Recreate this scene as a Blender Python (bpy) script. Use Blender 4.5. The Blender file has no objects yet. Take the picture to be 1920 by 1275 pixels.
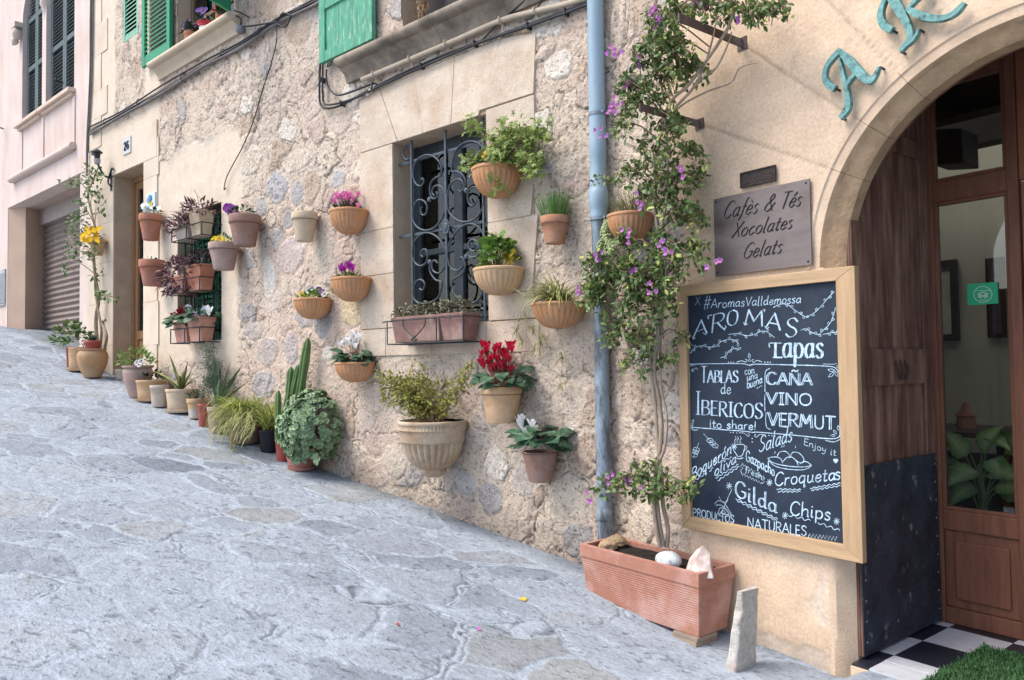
import bpy, math, random
import numpy as np
from mathutils import Vector, Matrix

random.seed(11)
rng = np.random.default_rng(11)
scene = bpy.context.scene
col = scene.collection
R = math.radians

# ------------------------------------------------------------------ camera
# World frame: X runs along the long stone wall (to the right), Y goes into the wall, Z up.
CAM = np.array([2.80072, -4.13047, 1.5])
CR = np.array([0.74704, 0.66463, -0.01404])
CU = np.array([0.03282, -0.01578, 0.99934])
CF = np.array([-0.66397, 0.747, 0.0336])
FPX = 1422.4
cd = bpy.data.cameras.new("Camera")
cam = bpy.data.objects.new("Camera", cd)
col.objects.link(cam)
cd.sensor_width = 36.0
cd.lens = FPX / 1920.0 * 36.0
cd.clip_start = 0.05
cd.clip_end = 600
cam.matrix_world = Matrix(((CR[0], CU[0], -CF[0], CAM[0]), (CR[1], CU[1], -CF[1], CAM[1]),
                           (CR[2], CU[2], -CF[2], CAM[2]), (0, 0, 0, 1)))
scene.camera = cam

# ------------------------------------------------------------------ light: open shade under a bright hazy sky
SUN_EL, SUN_AZ = R(58), None
world = bpy.data.worlds.new("World")
scene.world = world
world.use_nodes = True
nt = world.node_tree
nt.nodes.clear()
wo = nt.nodes.new("ShaderNodeOutputWorld")
bg = nt.nodes.new("ShaderNodeBackground")
sky = nt.nodes.new("ShaderNodeTexSky")
sky.sky_type = 'NISHITA'
sky.sun_disc = False
sun_dir = Vector((-0.42, -0.55, 1.0)).normalized()      # towards the sun: from the left, the street side, high
sky.sun_elevation = math.asin(sun_dir.z)
sky.sun_rotation = math.atan2(sun_dir.x, sun_dir.y)
sky.air_density = 1.0
sky.dust_density = 3.0
sky.ozone_density = 1.0
bg.inputs[1].default_value = 0.15
nt.links.new(sky.outputs[0], bg.inputs[0])
nt.links.new(bg.outputs[0], wo.inputs[0])
sd = bpy.data.lights.new("Sun", 'SUN')
sd.energy = 1.4
sd.angle = R(30)
sd.color = (1.0, 0.945, 0.875)
sun = bpy.data.objects.new("Sun", sd)
col.objects.link(sun)
sun.location = (0, 0, 20)
sun.rotation_euler = sun_dir.to_track_quat('Z', 'Y').to_euler()
scene.view_settings.view_transform = 'Standard'
scene.view_settings.look = 'None'
scene.view_settings.exposure = 1.0
scene.view_settings.gamma = 1.0
try:
    scene.view_settings.use_curve_mapping = False
except Exception:
    pass
scene.cycles.max_bounces = 8
scene.cycles.transparent_max_bounces = 12

# ------------------------------------------------------------------ photo pixel <-> place
RA = -R(10.45964)                       # the cafe front turns this much towards the street
RC, RS = math.cos(RA), math.sin(RA)
MR = Matrix.Rotation(RA, 4, 'Z')
MI = Matrix.Identity(4)


def ray(px, py):
    return CR * ((px - 960.0) / FPX) - CU * ((py - 637.5) / FPX) + CF


def toR(p):
    return np.array([RC * p[0] + RS * p[1], -RS * p[0] + RC * p[1], p[2]])


def fromR(p):
    return np.array([RC * p[0] - RS * p[1], RS * p[0] + RC * p[1], p[2]])


def P(px, py, off=0.0, fr='M'):
    """point of the wall plane (moved out by off towards the street) seen at a photo pixel, in that wall's frame"""
    d, c = ray(px, py), CAM
    if fr == 'R':
        d, c = toR(d), toR(c)
    t = (-off - c[1]) / d[1]
    return c + d * t


def proj(p, fr='M'):
    p = np.asarray(p, float)
    if fr == 'R':
        p = fromR(p)
    v = p - CAM
    z = v @ CF
    return np.array([960 + FPX * (v @ CR) / z, 637.5 - FPX * (v @ CU) / z, z])


GX = np.array([-60, -30, -20, -13.4, -11.26, -9.6, -8.4, -6.7, -5.5, -4.44, -3.3, -1.8, -0.25, 0.9, 1.5, 3.0, 6, 12, 60])
GZ = np.array([5.0, 4.2, 3.35, 2.36, 2.08, 1.77, 1.50, 1.19, .96, .755, .56, .373, .152, -.003, -.045, -.14, -.4, -.8, -2.0])


def _slopes():
    d = np.diff(GZ) / np.diff(GX)
    m = np.zeros(len(GX))
    m[1:-1] = (d[1:] + d[:-1]) / 2
    m[0], m[-1] = d[0], d[-1]
    return m


GM = _slopes()


def gz(x, y=0.0):
    x = np.asarray(x, float)
    i = np.clip(np.searchsorted(GX, x) - 1, 0, len(GX) - 2)
    h = GX[i + 1] - GX[i]
    t = (x - GX[i]) / h
    return ((2 * t**3 - 3 * t**2 + 1) * GZ[i] + (t**3 - 2 * t**2 + t) * h * GM[i]
            + (-2 * t**3 + 3 * t**2) * GZ[i + 1] + (t**3 - t**2) * h * GM[i + 1])


def G(px, py):
    d = ray(px, py)
    t = 1.0
    for k in range(4000):
        p = CAM + d * t
        if p[2] <= float(gz(p[0], p[1])):
            break
        t += 0.004
    return p


# ------------------------------------------------------------------ noise
def _hash(ix, iy, seed):
    h = (ix.astype(np.int64) * 374761393 + iy.astype(np.int64) * 668265263 + seed * 974711) & 0xFFFFFFFF
    h = ((h ^ (h >> 13)) * 1274126177) & 0xFFFFFFFF
    h = ((h ^ (h >> 16)) * 2246822519) & 0xFFFFFFFF
    return ((h ^ (h >> 15)) & 0xFFFFFF) / float(0xFFFFFF)


def vnoise(x, y, seed=0):
    ix, iy = np.floor(x), np.floor(y)
    fx, fy = x - ix, y - iy
    ux, uy = fx * fx * (3 - 2 * fx), fy * fy * (3 - 2 * fy)
    a, b = _hash(ix, iy, seed), _hash(ix + 1, iy, seed)
    c, d = _hash(ix, iy + 1, seed), _hash(ix + 1, iy + 1, seed)
    return (a + (b - a) * ux) * (1 - uy) + (c + (d - c) * ux) * uy


def fbm(x, y, seed=0, o=4):
    s, a, n = 0.0, 0.5, 0.0
    for k in range(o):
        s = s + a * vnoise(x * 2**k + 17.3 * k, y * 2**k - 9.1 * k, seed + k)
        n += a
        a *= 0.5
    return s / n


def sstep(a, b, x):
    t = np.clip((x - a) / (b - a), 0, 1)
    return t * t * (3 - 2 * t)


def cells(x, y, cw, ch, seed, jit=0.8, wvar=0.35):
    """weighted Voronoi on a jittered brick grid: distance gap to the next cell, own id randoms"""
    X, Y = x / cw, y / ch
    jy = np.floor(Y)
    f1 = np.full(x.shape, 9.0)
    f2 = np.full(x.shape, 9.0)
    i1 = np.zeros(x.shape)
    j1 = np.zeros(x.shape)
    for dj in (-2, -1, 0, 1, 2):
        cj = jy + dj
        sh = 0.5 * (cj % 2)
        ix = np.floor(X - sh)
        for di in (-2, -1, 0, 1, 2):
            ci = ix + di
            px = ci + sh + 0.5 + jit * (_hash(ci, cj, seed) - 0.5)
            py = cj + 0.5 + jit * (_hash(ci, cj, seed + 1) - 0.5)
            w = wvar * (_hash(ci, cj, seed + 2) - 0.5)
            d = np.hypot(X - px, Y - py) - w
            m = d < f1
            f2 = np.where(m, f1, np.minimum(f2, d))
            i1 = np.where(m, ci, i1)
            j1 = np.where(m, cj, j1)
            f1 = np.where(m, d, f1)
    return f2 - f1, f1, i1, j1


# ------------------------------------------------------------------ materials
_mats = {}


def mat(name, c, rough=.8, var=.18, vs=6.0, bump=.2, bs=70.0, c2=None, c2s=3.0, c2t=.55, c2w=.12, island=0.0,
        metal=0.0, attr=False, stretch=None, spec=.3, trans=0.0, fine=None, bump2=0.0, bs2=12.0, coat=0.0, amask=None, pit=None):
    if name in _mats:
        return _mats[name]
    m = bpy.data.materials.new(name)
    m.use_nodes = True
    t = m.node_tree
    N, L = t.nodes, t.links
    N.clear()
    out = N.new("ShaderNodeOutputMaterial")
    pb = N.new("ShaderNodeBsdfPrincipled")
    pb.inputs["Roughness"].default_value = rough
    pb.inputs["Metallic"].default_value = metal
    pb.inputs["Specular IOR Level"].default_value = spec
    if coat:
        pb.inputs["Coat Weight"].default_value = coat
    tc = N.new("ShaderNodeTexCoord")
    mp = N.new("ShaderNodeMapping")
    L.new(tc.outputs["Object"], mp.inputs[0])
    if stretch:
        mp.inputs["Scale"].default_value = stretch

    def noise(scale, det=4.0, rgh=.55):
        n = N.new("ShaderNodeTexNoise")
        n.inputs["Scale"].default_value = scale
        n.inputs["Detail"].default_value = det
        n.inputs["Roughness"].default_value = rgh
        L.new(mp.outputs[0], n.inputs["Vector"])
        return n.outputs["Fac"]

    def mixc(fac, a, b, bt='MIX'):
        x = N.new("ShaderNodeMix")
        x.data_type = 'RGBA'
        x.blend_type = bt
        for s, v in ((0, fac), (6, a), (7, b)):
            if hasattr(v, "is_output"):
                L.new(v, x.inputs[s])
            else:
                x.inputs[s].default_value = v if s == 0 else (*v, 1)
        return x.outputs[2]

    def ramp(fac, a, b, va=0.0, vb=1.0):
        r = N.new("ShaderNodeMapRange")
        r.inputs[1].default_value = a
        r.inputs[2].default_value = b
        r.inputs[3].default_value = va
        r.inputs[4].default_value = vb
        L.new(fac, r.inputs[0])
        return r.outputs[0]

    def scale(colr, fac):
        x = N.new("ShaderNodeVectorMath")
        x.operation = 'SCALE'
        L.new(colr, x.inputs[0])
        L.new(fac, x.inputs[3])
        return x.outputs[0]
    if attr:
        a = N.new("ShaderNodeAttribute")
        a.attribute_name = "Col"
        base = a.outputs["Color"]
    else:
        rgb = N.new("ShaderNodeRGB")
        rgb.outputs[0].default_value = (*c, 1)
        base = rgb.outputs[0]
    if c2 is not None:
        base = mixc(ramp(noise(c2s, 6, .65), c2t - c2w, c2t + c2w), base, c2)
    base = scale(base, ramp(noise(vs, 5, .6), .25, .75, 1 - var, 1 + var))
    if fine:
        base = scale(base, ramp(noise(fine[0], 3, .7), .3, .7, 1 - fine[1], 1 + fine[1]))
    pf = None
    if pit:                                   # small dark holes: scale, from, to, how dark
        pf = ramp(noise(pit[0], 2.5, .55), pit[1], pit[2])
        if amask is not None:
            mm = N.new("ShaderNodeMath")
            mm.operation = 'MULTIPLY'
            L.new(pf, mm.inputs[0])
            L.new(a.outputs["Alpha"], mm.inputs[1])
            pf = mm.outputs[0]
        base = scale(base, ramp(pf, 0, 1, 1, 1 - pit[3]))
    if island:
        g = N.new("ShaderNodeNewGeometry")
        base = scale(base, ramp(g.outputs["Random Per Island"], 0, 1, 1 - island, 1 + island))
    L.new(base, pb.inputs["Base Color"])
    if bump:
        b = N.new("ShaderNodeBump")
        b.inputs["Strength"].default_value = bump
        b.inputs["Distance"].default_value = 0.01
        L.new(noise(bs, 5, .6), b.inputs["Height"])
        if amask is not None:
            L.new(ramp(a.outputs["Alpha"], 0, 1, amask * bump, bump), b.inputs["Strength"])
        if bump2:
            b2 = N.new("ShaderNodeBump")
            b2.inputs["Strength"].default_value = bump2
            b2.inputs["Distance"].default_value = 0.03
            L.new(noise(bs2, 4, .5), b2.inputs["Height"])
            if amask is not None:
                L.new(ramp(a.outputs["Alpha"], 0, 1, amask * bump2, bump2), b2.inputs["Strength"])
            L.new(b2.outputs[0], b.inputs["Normal"])
        if pit:
            b3 = N.new("ShaderNodeBump")
            b3.invert = True
            b3.inputs["Strength"].default_value = .7
            b3.inputs["Distance"].default_value = 0.006
            L.new(pf, b3.inputs["Height"])
            if bump2:
                L.new(b2.outputs[0], b3.inputs["Normal"])
            L.new(b3.outputs[0], b.inputs["Normal"])
        L.new(b.outputs[0], pb.inputs["Normal"])
    sh = pb.outputs[0]
    if trans:
        tr = N.new("ShaderNodeBsdfTranslucent")
        L.new(scale(base, ramp(noise(1, 0, 0), 0, 1, 1.2, 1.2)), tr.inputs[0])
        mx = N.new("ShaderNodeMixShader")
        mx.inputs[0].default_value = trans
        L.new(sh, mx.inputs[1])
        L.new(tr.outputs[0], mx.inputs[2])
        sh = mx.outputs[0]
    L.new(sh, out.inputs[0])
    _mats[name] = m
    return m


def glass_mat(name, tint=(.93, .96, .94), refl=.015):
    m = bpy.data.materials.new(name)
    m.use_nodes = True
    t = m.node_tree
    N, L = t.nodes, t.links
    N.clear()
    out = N.new("ShaderNodeOutputMaterial")
    tr = N.new("ShaderNodeBsdfTransparent")
    tr.inputs[0].default_value = (*tint, 1)
    gl = N.new("ShaderNodeBsdfGlossy")
    gl.inputs["Roughness"].default_value = .03
    fr = N.new("ShaderNodeFresnel")
    fr.inputs[0].default_value = 1.5
    ad = N.new("ShaderNodeMath")
    ad.operation = 'ADD'
    ad.inputs[1].default_value = refl
    L.new(fr.outputs[0], ad.inputs[0])
    mx = N.new("ShaderNodeMixShader")
    L.new(ad.outputs[0], mx.inputs[0])
    L.new(tr.outputs[0], mx.inputs[1])
    L.new(gl.outputs[0], mx.inputs[2])
    L.new(mx.outputs[0], out.inputs[0])
    return m


# ------------------------------------------------------------------ mesh building
class MB:
    def __init__(self):
        self.V, self.n, self.F, self.C = [], 0, [], []
        self.soft = False

    def add(self, V, F, C=None):
        V = np.asarray(V, float).reshape(-1, 3)
        if isinstance(F, np.ndarray):
            self.F.append(F.astype(np.int64) + self.n)
        else:
            self.F.append([[i + self.n for i in f] for f in F])
        self.V.append(V)
        if C is not None:
            C = np.asarray(C, float)
            if C.ndim == 1:
                C = np.tile(C, (len(V), 1))
        self.C.append(C)
        self.n += len(V)
        return self

    def box(self, x0, x1, y0, y1, z0, z1):
        v = [(x, y, z) for z in (z0, z1) for y in (y0, y1) for x in (x0, x1)]
        return self.add(v, [[0, 2, 3, 1], [4, 5, 7, 6], [0, 1, 5, 4], [2, 6, 7, 3], [0, 4, 6, 2], [1, 3, 7, 5]])

    def hexa(self, v):
        """8 corners in box order"""
        return self.add(v, [[0, 2, 3, 1], [4, 5, 7, 6], [0, 1, 5, 4], [2, 6, 7, 3], [0, 4, 6, 2], [1, 3, 7, 5]])

    def bar(self, a, b, w, h, up=(0, 0, 1)):
        a, b, up = np.array(a, float), np.array(b, float), np.array(up, float)
        d = b - a
        d /= np.linalg.norm(d)
        s = np.cross(d, up)
        s /= np.linalg.norm(s)
        u = np.cross(s, d)
        v = [p + s * i * w / 2 + u * j * h / 2 for j in (-1, 1) for p in (a, b) for i in (-1, 1)]
        return self.hexa(v)

    def tube(self, pts, r, n=8, cap=True):
        pts = np.asarray(pts, float)
        m = len(pts)
        r = np.broadcast_to(np.asarray(r, float), (m,))
        T = np.gradient(pts, axis=0)
        T /= np.linalg.norm(T, axis=1)[:, None] + 1e-12
        ref = np.array([0, 0, 1.0]) if abs(T[0][2]) < .9 else np.array([1.0, 0, 0])
        u = np.cross(T[0], ref)
        u /= np.linalg.norm(u)
        a = np.arange(n) * 2 * np.pi / n
        V = []
        for k in range(m):
            u = u - T[k] * (u @ T[k])
            u /= np.linalg.norm(u) + 1e-12
            w = np.cross(T[k], u)
            V.append(pts[k] + r[k] * (np.cos(a)[:, None] * u + np.sin(a)[:, None] * w))
        V = np.concatenate(V)
        i = np.arange(n)
        j = (i + 1) % n
        F = np.concatenate([np.stack([k * n + i, k * n + j, (k + 1) * n + j, (k + 1) * n + i], 1) for k in range(m - 1)])
        self.add(V, F)
        if cap:
            self.F.append([[self.n - len(V) + q for q in range(n)][::-1], [self.n - n + q for q in range(n)]])
        return self

    def lathe(self, prof, n=32, c=(0, 0, 0), a0=0.0, a1=2 * math.pi, flute=None, sq=(1, 1)):
        """prof: (r, z) list; flute(theta, k) multiplies r"""
        prof = np.asarray(prof, float)
        full = abs(a1 - a0 - 2 * math.pi) < 1e-6
        a = np.linspace(a0, a1, n, endpoint=not full)
        V = []
        for k, (r, z) in enumerate(prof):
            rr = np.full(n, r) * (flute(a, k) if flute else 1)
            V.append(np.stack([c[0] + rr * np.cos(a) * sq[0], c[1] + rr * np.sin(a) * sq[1], np.full(n, c[2] + z)], 1))
        i = np.arange(n if full else n - 1)
        j = (i + 1) % n
        F = np.concatenate([np.stack([k * n + i, k * n + j, (k + 1) * n + j, (k + 1) * n + i], 1) for k in range(len(prof) - 1)])
        return self.add(np.concatenate(V), F)

    def disc(self, c, r, n=24, a0=0.0, a1=2 * math.pi, jit=0.0):
        full = abs(a1 - a0 - 2 * math.pi) < 1e-6
        a = np.linspace(a0, a1, n, endpoint=not full)
        V = [c] + [(c[0] + r * math.cos(t), c[1] + r * math.sin(t), c[2] + jit * (random.random() - .5)) for t in a]
        m = n if full else n - 1
        return self.add(V, [[0, 1 + i, 1 + (i + 1) % n] for i in range(m)])

    def prism(self, poly, y0, y1):
        """outline in (x, z), extruded from y0 to y1"""
        n = len(poly)
        V = [(x, y0, z) for x, z in poly] + [(x, y1, z) for x, z in poly]
        F = [list(range(n)), list(range(2 * n - 1, n - 1, -1))] + [[i, i + n, (i + 1) % n + n, (i + 1) % n] for i in range(n)]
        return self.add(V, F)

    def blob(self, c, r, seed=0, n=12, m=16, amp=.2, fr=1.5):
        th = np.linspace(0, np.pi, n)
        ph = np.arange(m) * 2 * np.pi / m
        T, Q = np.meshgrid(th, ph, indexing='ij')
        d = np.stack([np.sin(T) * np.cos(Q), np.sin(T) * np.sin(Q), np.cos(T)], -1)
        k = 1 + amp * (fbm(d[..., 0] * fr + 5 + d[..., 2] * fr, d[..., 1] * fr + 3 - d[..., 2] * fr * .7, seed, 3) - .5) * 2
        k[0], k[-1] = k[0].mean(), k[-1].mean()
        V = np.array(c) + d * k[..., None] * np.array(r)
        i = np.arange(m)
        j = (i + 1) % m
        F = np.concatenate([np.stack([a * m + i, (a + 1) * m + i, (a + 1) * m + j, a * m + j], 1) for a in range(n - 1)])
        return self.add(V.reshape(-1, 3), F)

    # flat leaves: arrays of base points, axis directions, normals
    def leaves(self, P0, D, Nn, L, W, kind='oval', colr=None):
        P0 = np.asarray(P0, float).reshape(-1, 3)
        k = len(P0)
        self.soft = True
        if k == 0:
            return self
        D = np.broadcast_to(np.asarray(D, float), (k, 3)).copy()
        Nn = np.broadcast_to(np.asarray(Nn, float), (k, 3)).copy()
        D /= np.linalg.norm(D, axis=1)[:, None] + 1e-9
        S = np.cross(D, Nn)
        S /= np.linalg.norm(S, axis=1)[:, None] + 1e-9
        Nn = np.cross(S, D)
        L = np.broadcast_to(np.asarray(L, float), (k,))[:, None, None]
        W = np.broadcast_to(np.asarray(W, float), (k,))[:, None, None]
        tv, tf = TEMPL[kind]
        V = P0[:, None, :] + L * tv[None, :, 0:1] * D[:, None, :] + W * tv[None, :, 1:2] * S[:, None, :] + L * tv[None, :, 2:3] * Nn[:, None, :]
        nv = len(tv)
        V = V.reshape(-1, 3)
        base = (np.arange(k) * nv)[:, None, None]
        for w in (3, 4):
            fs = np.array([f for f in tf if len(f) == w])
            if len(fs):
                self.F.append((fs[None] + base).reshape(-1, w) + self.n)
        self.V.append(V)
        if colr is not None:
            colr = np.asarray(colr, float)
            self.C.append(np.tile(colr, (k, 1)) if colr.ndim == 2 and len(colr) == nv else
                          (np.repeat(colr, nv, 0) if colr.ndim == 2 else np.tile(colr, (len(V), 1))))
        else:
            self.C.append(None)
        self.n += len(V)
        return self

    def blade(self, p, d, L, w, droop, n=6, twist=0.0, fold=0.15):
        p, d = np.array(p, float), np.array(d, float)
        d /= np.linalg.norm(d)
        self.soft = True
        s = np.cross(d, (0, 0, 1.0))
        if np.linalg.norm(s) < .05:
            s = np.array([1.0, 0, 0])
        s /= np.linalg.norm(s)
        V, q = [], p.copy()
        for i in range(n + 1):
            t = i / n
            ww = w * (1 - t**2.2) * (.55 + .45 * min(1, t * 4)) + 1e-4
            u = np.cross(s, d)
            u /= np.linalg.norm(u)
            ss = s * math.cos(twist * t) + u * math.sin(twist * t)
            V += [q - ss * ww / 2 + u * ww * fold, q.copy(), q + ss * ww / 2 + u * ww * fold]
            d = d + np.array([0, 0, -droop / n * (0.4 + 1.4 * t)])
            d /= np.linalg.norm(d)
            q = q + d * L / n
        F = []
        for i in range(n):
            a = i * 3
            F += [[a, a + 1, a + 4, a + 3], [a + 1, a + 2, a + 5, a + 4]]
        return self.add(V, np.array(F))

    def mesh(self, name, base=(0, 0, 0), smooth=None):
        V = np.concatenate(self.V) - np.asarray(base, float)
        loops, tot = [], []
        for f in self.F:
            if isinstance(f, np.ndarray):
                loops.append(f.reshape(-1))
                tot.append(np.full(len(f), f.shape[1]))
            else:
                for g in f:
                    loops.append(np.array(g))
                    tot.append(np.array([len(g)]))
        loops, tot = np.concatenate(loops), np.concatenate(tot)
        me = bpy.data.meshes.new(name)
        me.vertices.add(len(V))
        me.vertices.foreach_set("co", V.reshape(-1))
        me.loops.add(len(loops))
        me.loops.foreach_set("vertex_index", loops.astype(np.int32))
        me.polygons.add(len(tot))
        me.polygons.foreach_set("loop_start", (np.cumsum(tot) - tot).astype(np.int32))
        if any(c is not None for c in self.C):
            cc = np.concatenate([c if c is not None else np.ones((len(v), 3)) * .5 for c, v in zip(self.C, self.V)])
            if cc.shape[1] == 3:
                cc = np.concatenate([cc, np.ones((len(cc), 1))], 1)
            a = me.color_attributes.new("Col", 'FLOAT_COLOR', 'POINT')
            a.data.foreach_set("color", cc.reshape(-1).astype(np.float32))
        me.update(calc_edges=True)
        me.validate()
        if smooth is None and self.soft:
            smooth = 180
        me.polygons.foreach_set("use_smooth", np.full(len(me.polygons), smooth is not None, bool))
        if smooth is not None:
            if smooth < 179:
                me.set_sharp_from_angle(angle=R(smooth))
        return me


def rows_template(ts, ws, zs, fold=.12):
    V, F = [], []
    for t, w, z in zip(ts, ws, zs):
        V += [(t, -w / 2, z + fold * w * .35), (t, 0, z), (t, w / 2, z + fold * w * .35)]
    for i in range(len(ts) - 1):
        a = i * 3
        F += [[a, a + 1, a + 4, a + 3], [a + 1, a + 2, a + 5, a + 4]]
    return np.array(V, float), F


def lobed_template(lobes=7, depth=.25, n=28):
    V, F = [(0.5, 0, 0.06)], []
    for i in range(n):
        a = math.pi + (i + .5) / n * 2 * math.pi
        r = .5 * (1 - depth * (.5 + .5 * math.cos(lobes * a)))
        V.append((.5 + r * math.cos(a), r * math.sin(a) * 1.05, .04 * math.cos(lobes * a)))
    F = [[0, 1 + i, 1 + (i + 1) % n] for i in range(n)]
    return np.array(V, float), F


TEMPL = {
    'oval': rows_template([0, .2, .5, .8, 1], [.05, .75, 1, .55, .02], [0, .02, .03, 0, -.09]),
    'long': rows_template([0, .15, .45, .75, 1], [.3, .85, 1, .7, .02], [0, .05, .06, -.02, -.18]),
    'heart': rows_template([-.08, .05, .3, .6, .85, 1], [.5, .95, 1.05, .8, .4, .03], [0.0, .04, .05, .02, -.06, -.14], .05),
    'lance': rows_template([0, .2, .45, .75, 1], [.08, .75, 1, .62, .02], [0, .07, .08, .0, -.18], .3),
    'petal': rows_template([0, .3, .65, .9, 1], [.2, .7, 1, .85, .45], [0, .0, .02, .06, .1], -.1),
    'round': rows_template([0, .12, .4, .7, .92, 1], [.35, .8, 1, .95, .6, .25], [0, .02, .05, .05, .02, 0], .1),
    'tiny': (np.array([(0, 0, 0), (.5, -.5, .05), (1, 0, 0), (.5, .5, .05)], float), [[0, 1, 2, 3]]),
    'lobed': lobed_template(7, .28),
    'cut': lobed_template(5, .6, 30),
}


def spl(pts, k=8):
    """Catmull-Rom through the points"""
    p = np.asarray(pts, float)
    if len(p) < 3:
        t = np.linspace(0, 1, k + 1)[:, None]
        return p[0] + (p[-1] - p[0]) * t
    q = np.concatenate([[2 * p[0] - p[1]], p, [2 * p[-1] - p[-2]]])
    out = []
    for i in range(1, len(q) - 2):
        for j in range(k):
            t = j / k
            out.append(.5 * ((2 * q[i]) + (-q[i - 1] + q[i + 1]) * t + (2 * q[i - 1] - 5 * q[i] + 4 * q[i + 1] - q[i + 2]) * t * t
                             + (-q[i - 1] + 3 * q[i] - 3 * q[i + 1] + q[i + 2]) * t**3))
    out.append(p[-1])
    return np.array(out)


# ------------------------------------------------------------------ things and parts
class Thing:
    def __init__(self, name, label, cat, base=(0, 0, 0), fr='M', group=None):
        self.b = np.asarray(base, float)
        o = bpy.data.objects.new(name, None)
        o.empty_display_size = .1
        col.objects.link(o)
        o.matrix_world = (MR if fr == 'R' else MI) @ Matrix.Translation(Vector(self.b))
        o["label"] = label
        o["category"] = cat
        if group:
            o["group"] = group
        self.o = o

    def part(self, name, mb, m, parent=None, smooth=None, bevel=0, label=None, thick=0, kind=None):
        me = mb.mesh(name, self.b, smooth)
        me.materials.append(m)
        o = bpy.data.objects.new(name, me)
        col.objects.link(o)
        o.parent = parent or self.o
        if thick:
            s = o.modifiers.new("thickness", 'SOLIDIFY')
            s.thickness = thick
            s.offset = 0
        if bevel:
            b = o.modifiers.new("bevel", 'BEVEL')
            b.width = bevel
            b.segments = 2
            b.limit_method = 'ANGLE'
            b.angle_limit = R(40)
        if label:
            o["label"] = label
        if kind:
            o["kind"] = kind
        return o


def struct(name, mb, m, kind='structure', smooth=None):
    me = mb.mesh(name, (0, 0, 0), smooth)
    me.materials.append(m)
    o = bpy.data.objects.new(name, me)
    col.objects.link(o)
    o["kind"] = kind
    return o


def single(name, label, cat, mb, m, base, fr='M', group=None, smooth=None, bevel=0):
    me = mb.mesh(name, base, smooth)
    me.materials.append(m)
    o = bpy.data.objects.new(name, me)
    col.objects.link(o)
    o.matrix_world = (MR if fr == 'R' else MI) @ Matrix.Translation(Vector(base))
    o["label"] = label
    o["category"] = cat
    if group:
        o["group"] = group
    if bevel:
        b = o.modifiers.new("bevel", 'BEVEL')
        b.width = bevel
        b.segments = 2
        b.limit_method = 'ANGLE'
    return o
# ================================================================== THE STREET
def geo_lines(segs):
    out = []
    for a, b, st in segs:
        n = max(1, int(round((b - a) / st)))
        out += list(a + (b - a) * np.arange(n) / n)
    out.append(segs[-1][1])
    return np.array(out)


M_PAVE = mat("paving_stone", (.4, .42, .46), rough=.82, var=.14, vs=9, bump=.75, bs=60, attr=True, fine=(44, .2), bump2=.35, bs2=17, stretch=(.7, 1.15, 1), pit=(34, .60, .70, .30))


def pave(x, y):
    # long flags lie roughly along the fall line of the photograph: turned a little against the wall
    ca, sa = math.cos(R(-24)), math.sin(R(-24))
    u, v = ca * x - sa * y, sa * x + ca * y
    wu = u + .16 * (fbm(u * 2.2, v * 2.2, 31) - .5) * 2 + .035 * (fbm(u * 11, v * 11, 35) - .5) * 2
    wv = v + .13 * (fbm(u * 2.2, v * 2.2, 41) - .5) * 2 + .030 * (fbm(u * 11, v * 11, 45) - .5) * 2
    e, f1, ci, cj = cells(wu, wv, .50, .30, 50, .9, .6)
    h1, h2, h3 = _hash(ci, cj, 60), _hash(ci, cj, 61), _hash(ci, cj, 62)
    nz = fbm(x * 1.3, y * 1.3, 70)
    film = sstep(.36, .60, nz * .5 + h3 * .55)                # old lime film smeared over some flags
    inside = sstep(.075, .135, e + .05 * (fbm(x * 22, y * 22, 75) - .5))
    m = inside * (1 - .62 * film)
    grey = np.array([.300, .315, .350])
    pal = [(.30, .315, .345), (.335, .345, .375), (.245, .26, .29), (.33, .325, .315), (.35, .337, .315), (.18, .20, .235)]
    cut = [0, .34, .62, .76, .87, .955, 1.01]
    c = np.zeros(x.shape + (3,))
    for k, p in enumerate(pal):
        c[(h1 >= cut[k]) & (h1 < cut[k + 1])] = p
    c *= (.9 + .2 * h2)[..., None]
    c = c * .72 + np.array([.325, .34, .368]) * .28
    mort = np.array([.420, .445, .485])
    c = mort * (1 - m[..., None]) + c * m[..., None]
    # worn bleached patches, dark pits and open cracks along some joints
    bl = sstep(.5, .75, fbm(x * 3.1 + 4, y * 3.1, 90))
    c = c * (1 - .28 * bl[..., None]) + np.array([.47, .495, .54]) * .28 * bl[..., None]
    crk = np.exp(-((e - .055) / .020)**2) * sstep(.48, .58, fbm(x * 2.6, y * 2.6, 95))
    pit = sstep(.70, .80, fbm(u * 16, v * 34, 97, 3)) * (.35 + .65 * inside)
    c *= (1 - .62 * crk - .42 * pit)[..., None]
    rd = fbm(u * 2.0 + 9, v * 4.2, 111, 4)
    ck2 = np.exp(-((rd - .5) / .0065)**2) * sstep(.46, .58, fbm(x * 1.5, y * 1.5, 115))
    c *= (1 - .32 * ck2)[..., None]
    crk = np.maximum(crk, .7 * ck2)
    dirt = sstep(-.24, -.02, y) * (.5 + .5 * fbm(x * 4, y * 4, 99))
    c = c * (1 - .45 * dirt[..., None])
    h = .007 * m * (.5 + h2) + .010 * (fbm(x * 2.3, y * 2.3, 101) - .5) + .007 * (fbm(x * 14, y * 14, 103) - .5) - .008 * crk - .003 * pit
    h += .02 * (fbm(x * .7, y * .7, 107) - .5)
    c = c * np.array([.80, .865, .905])
    return h, np.clip(c, .02, .9)


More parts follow.
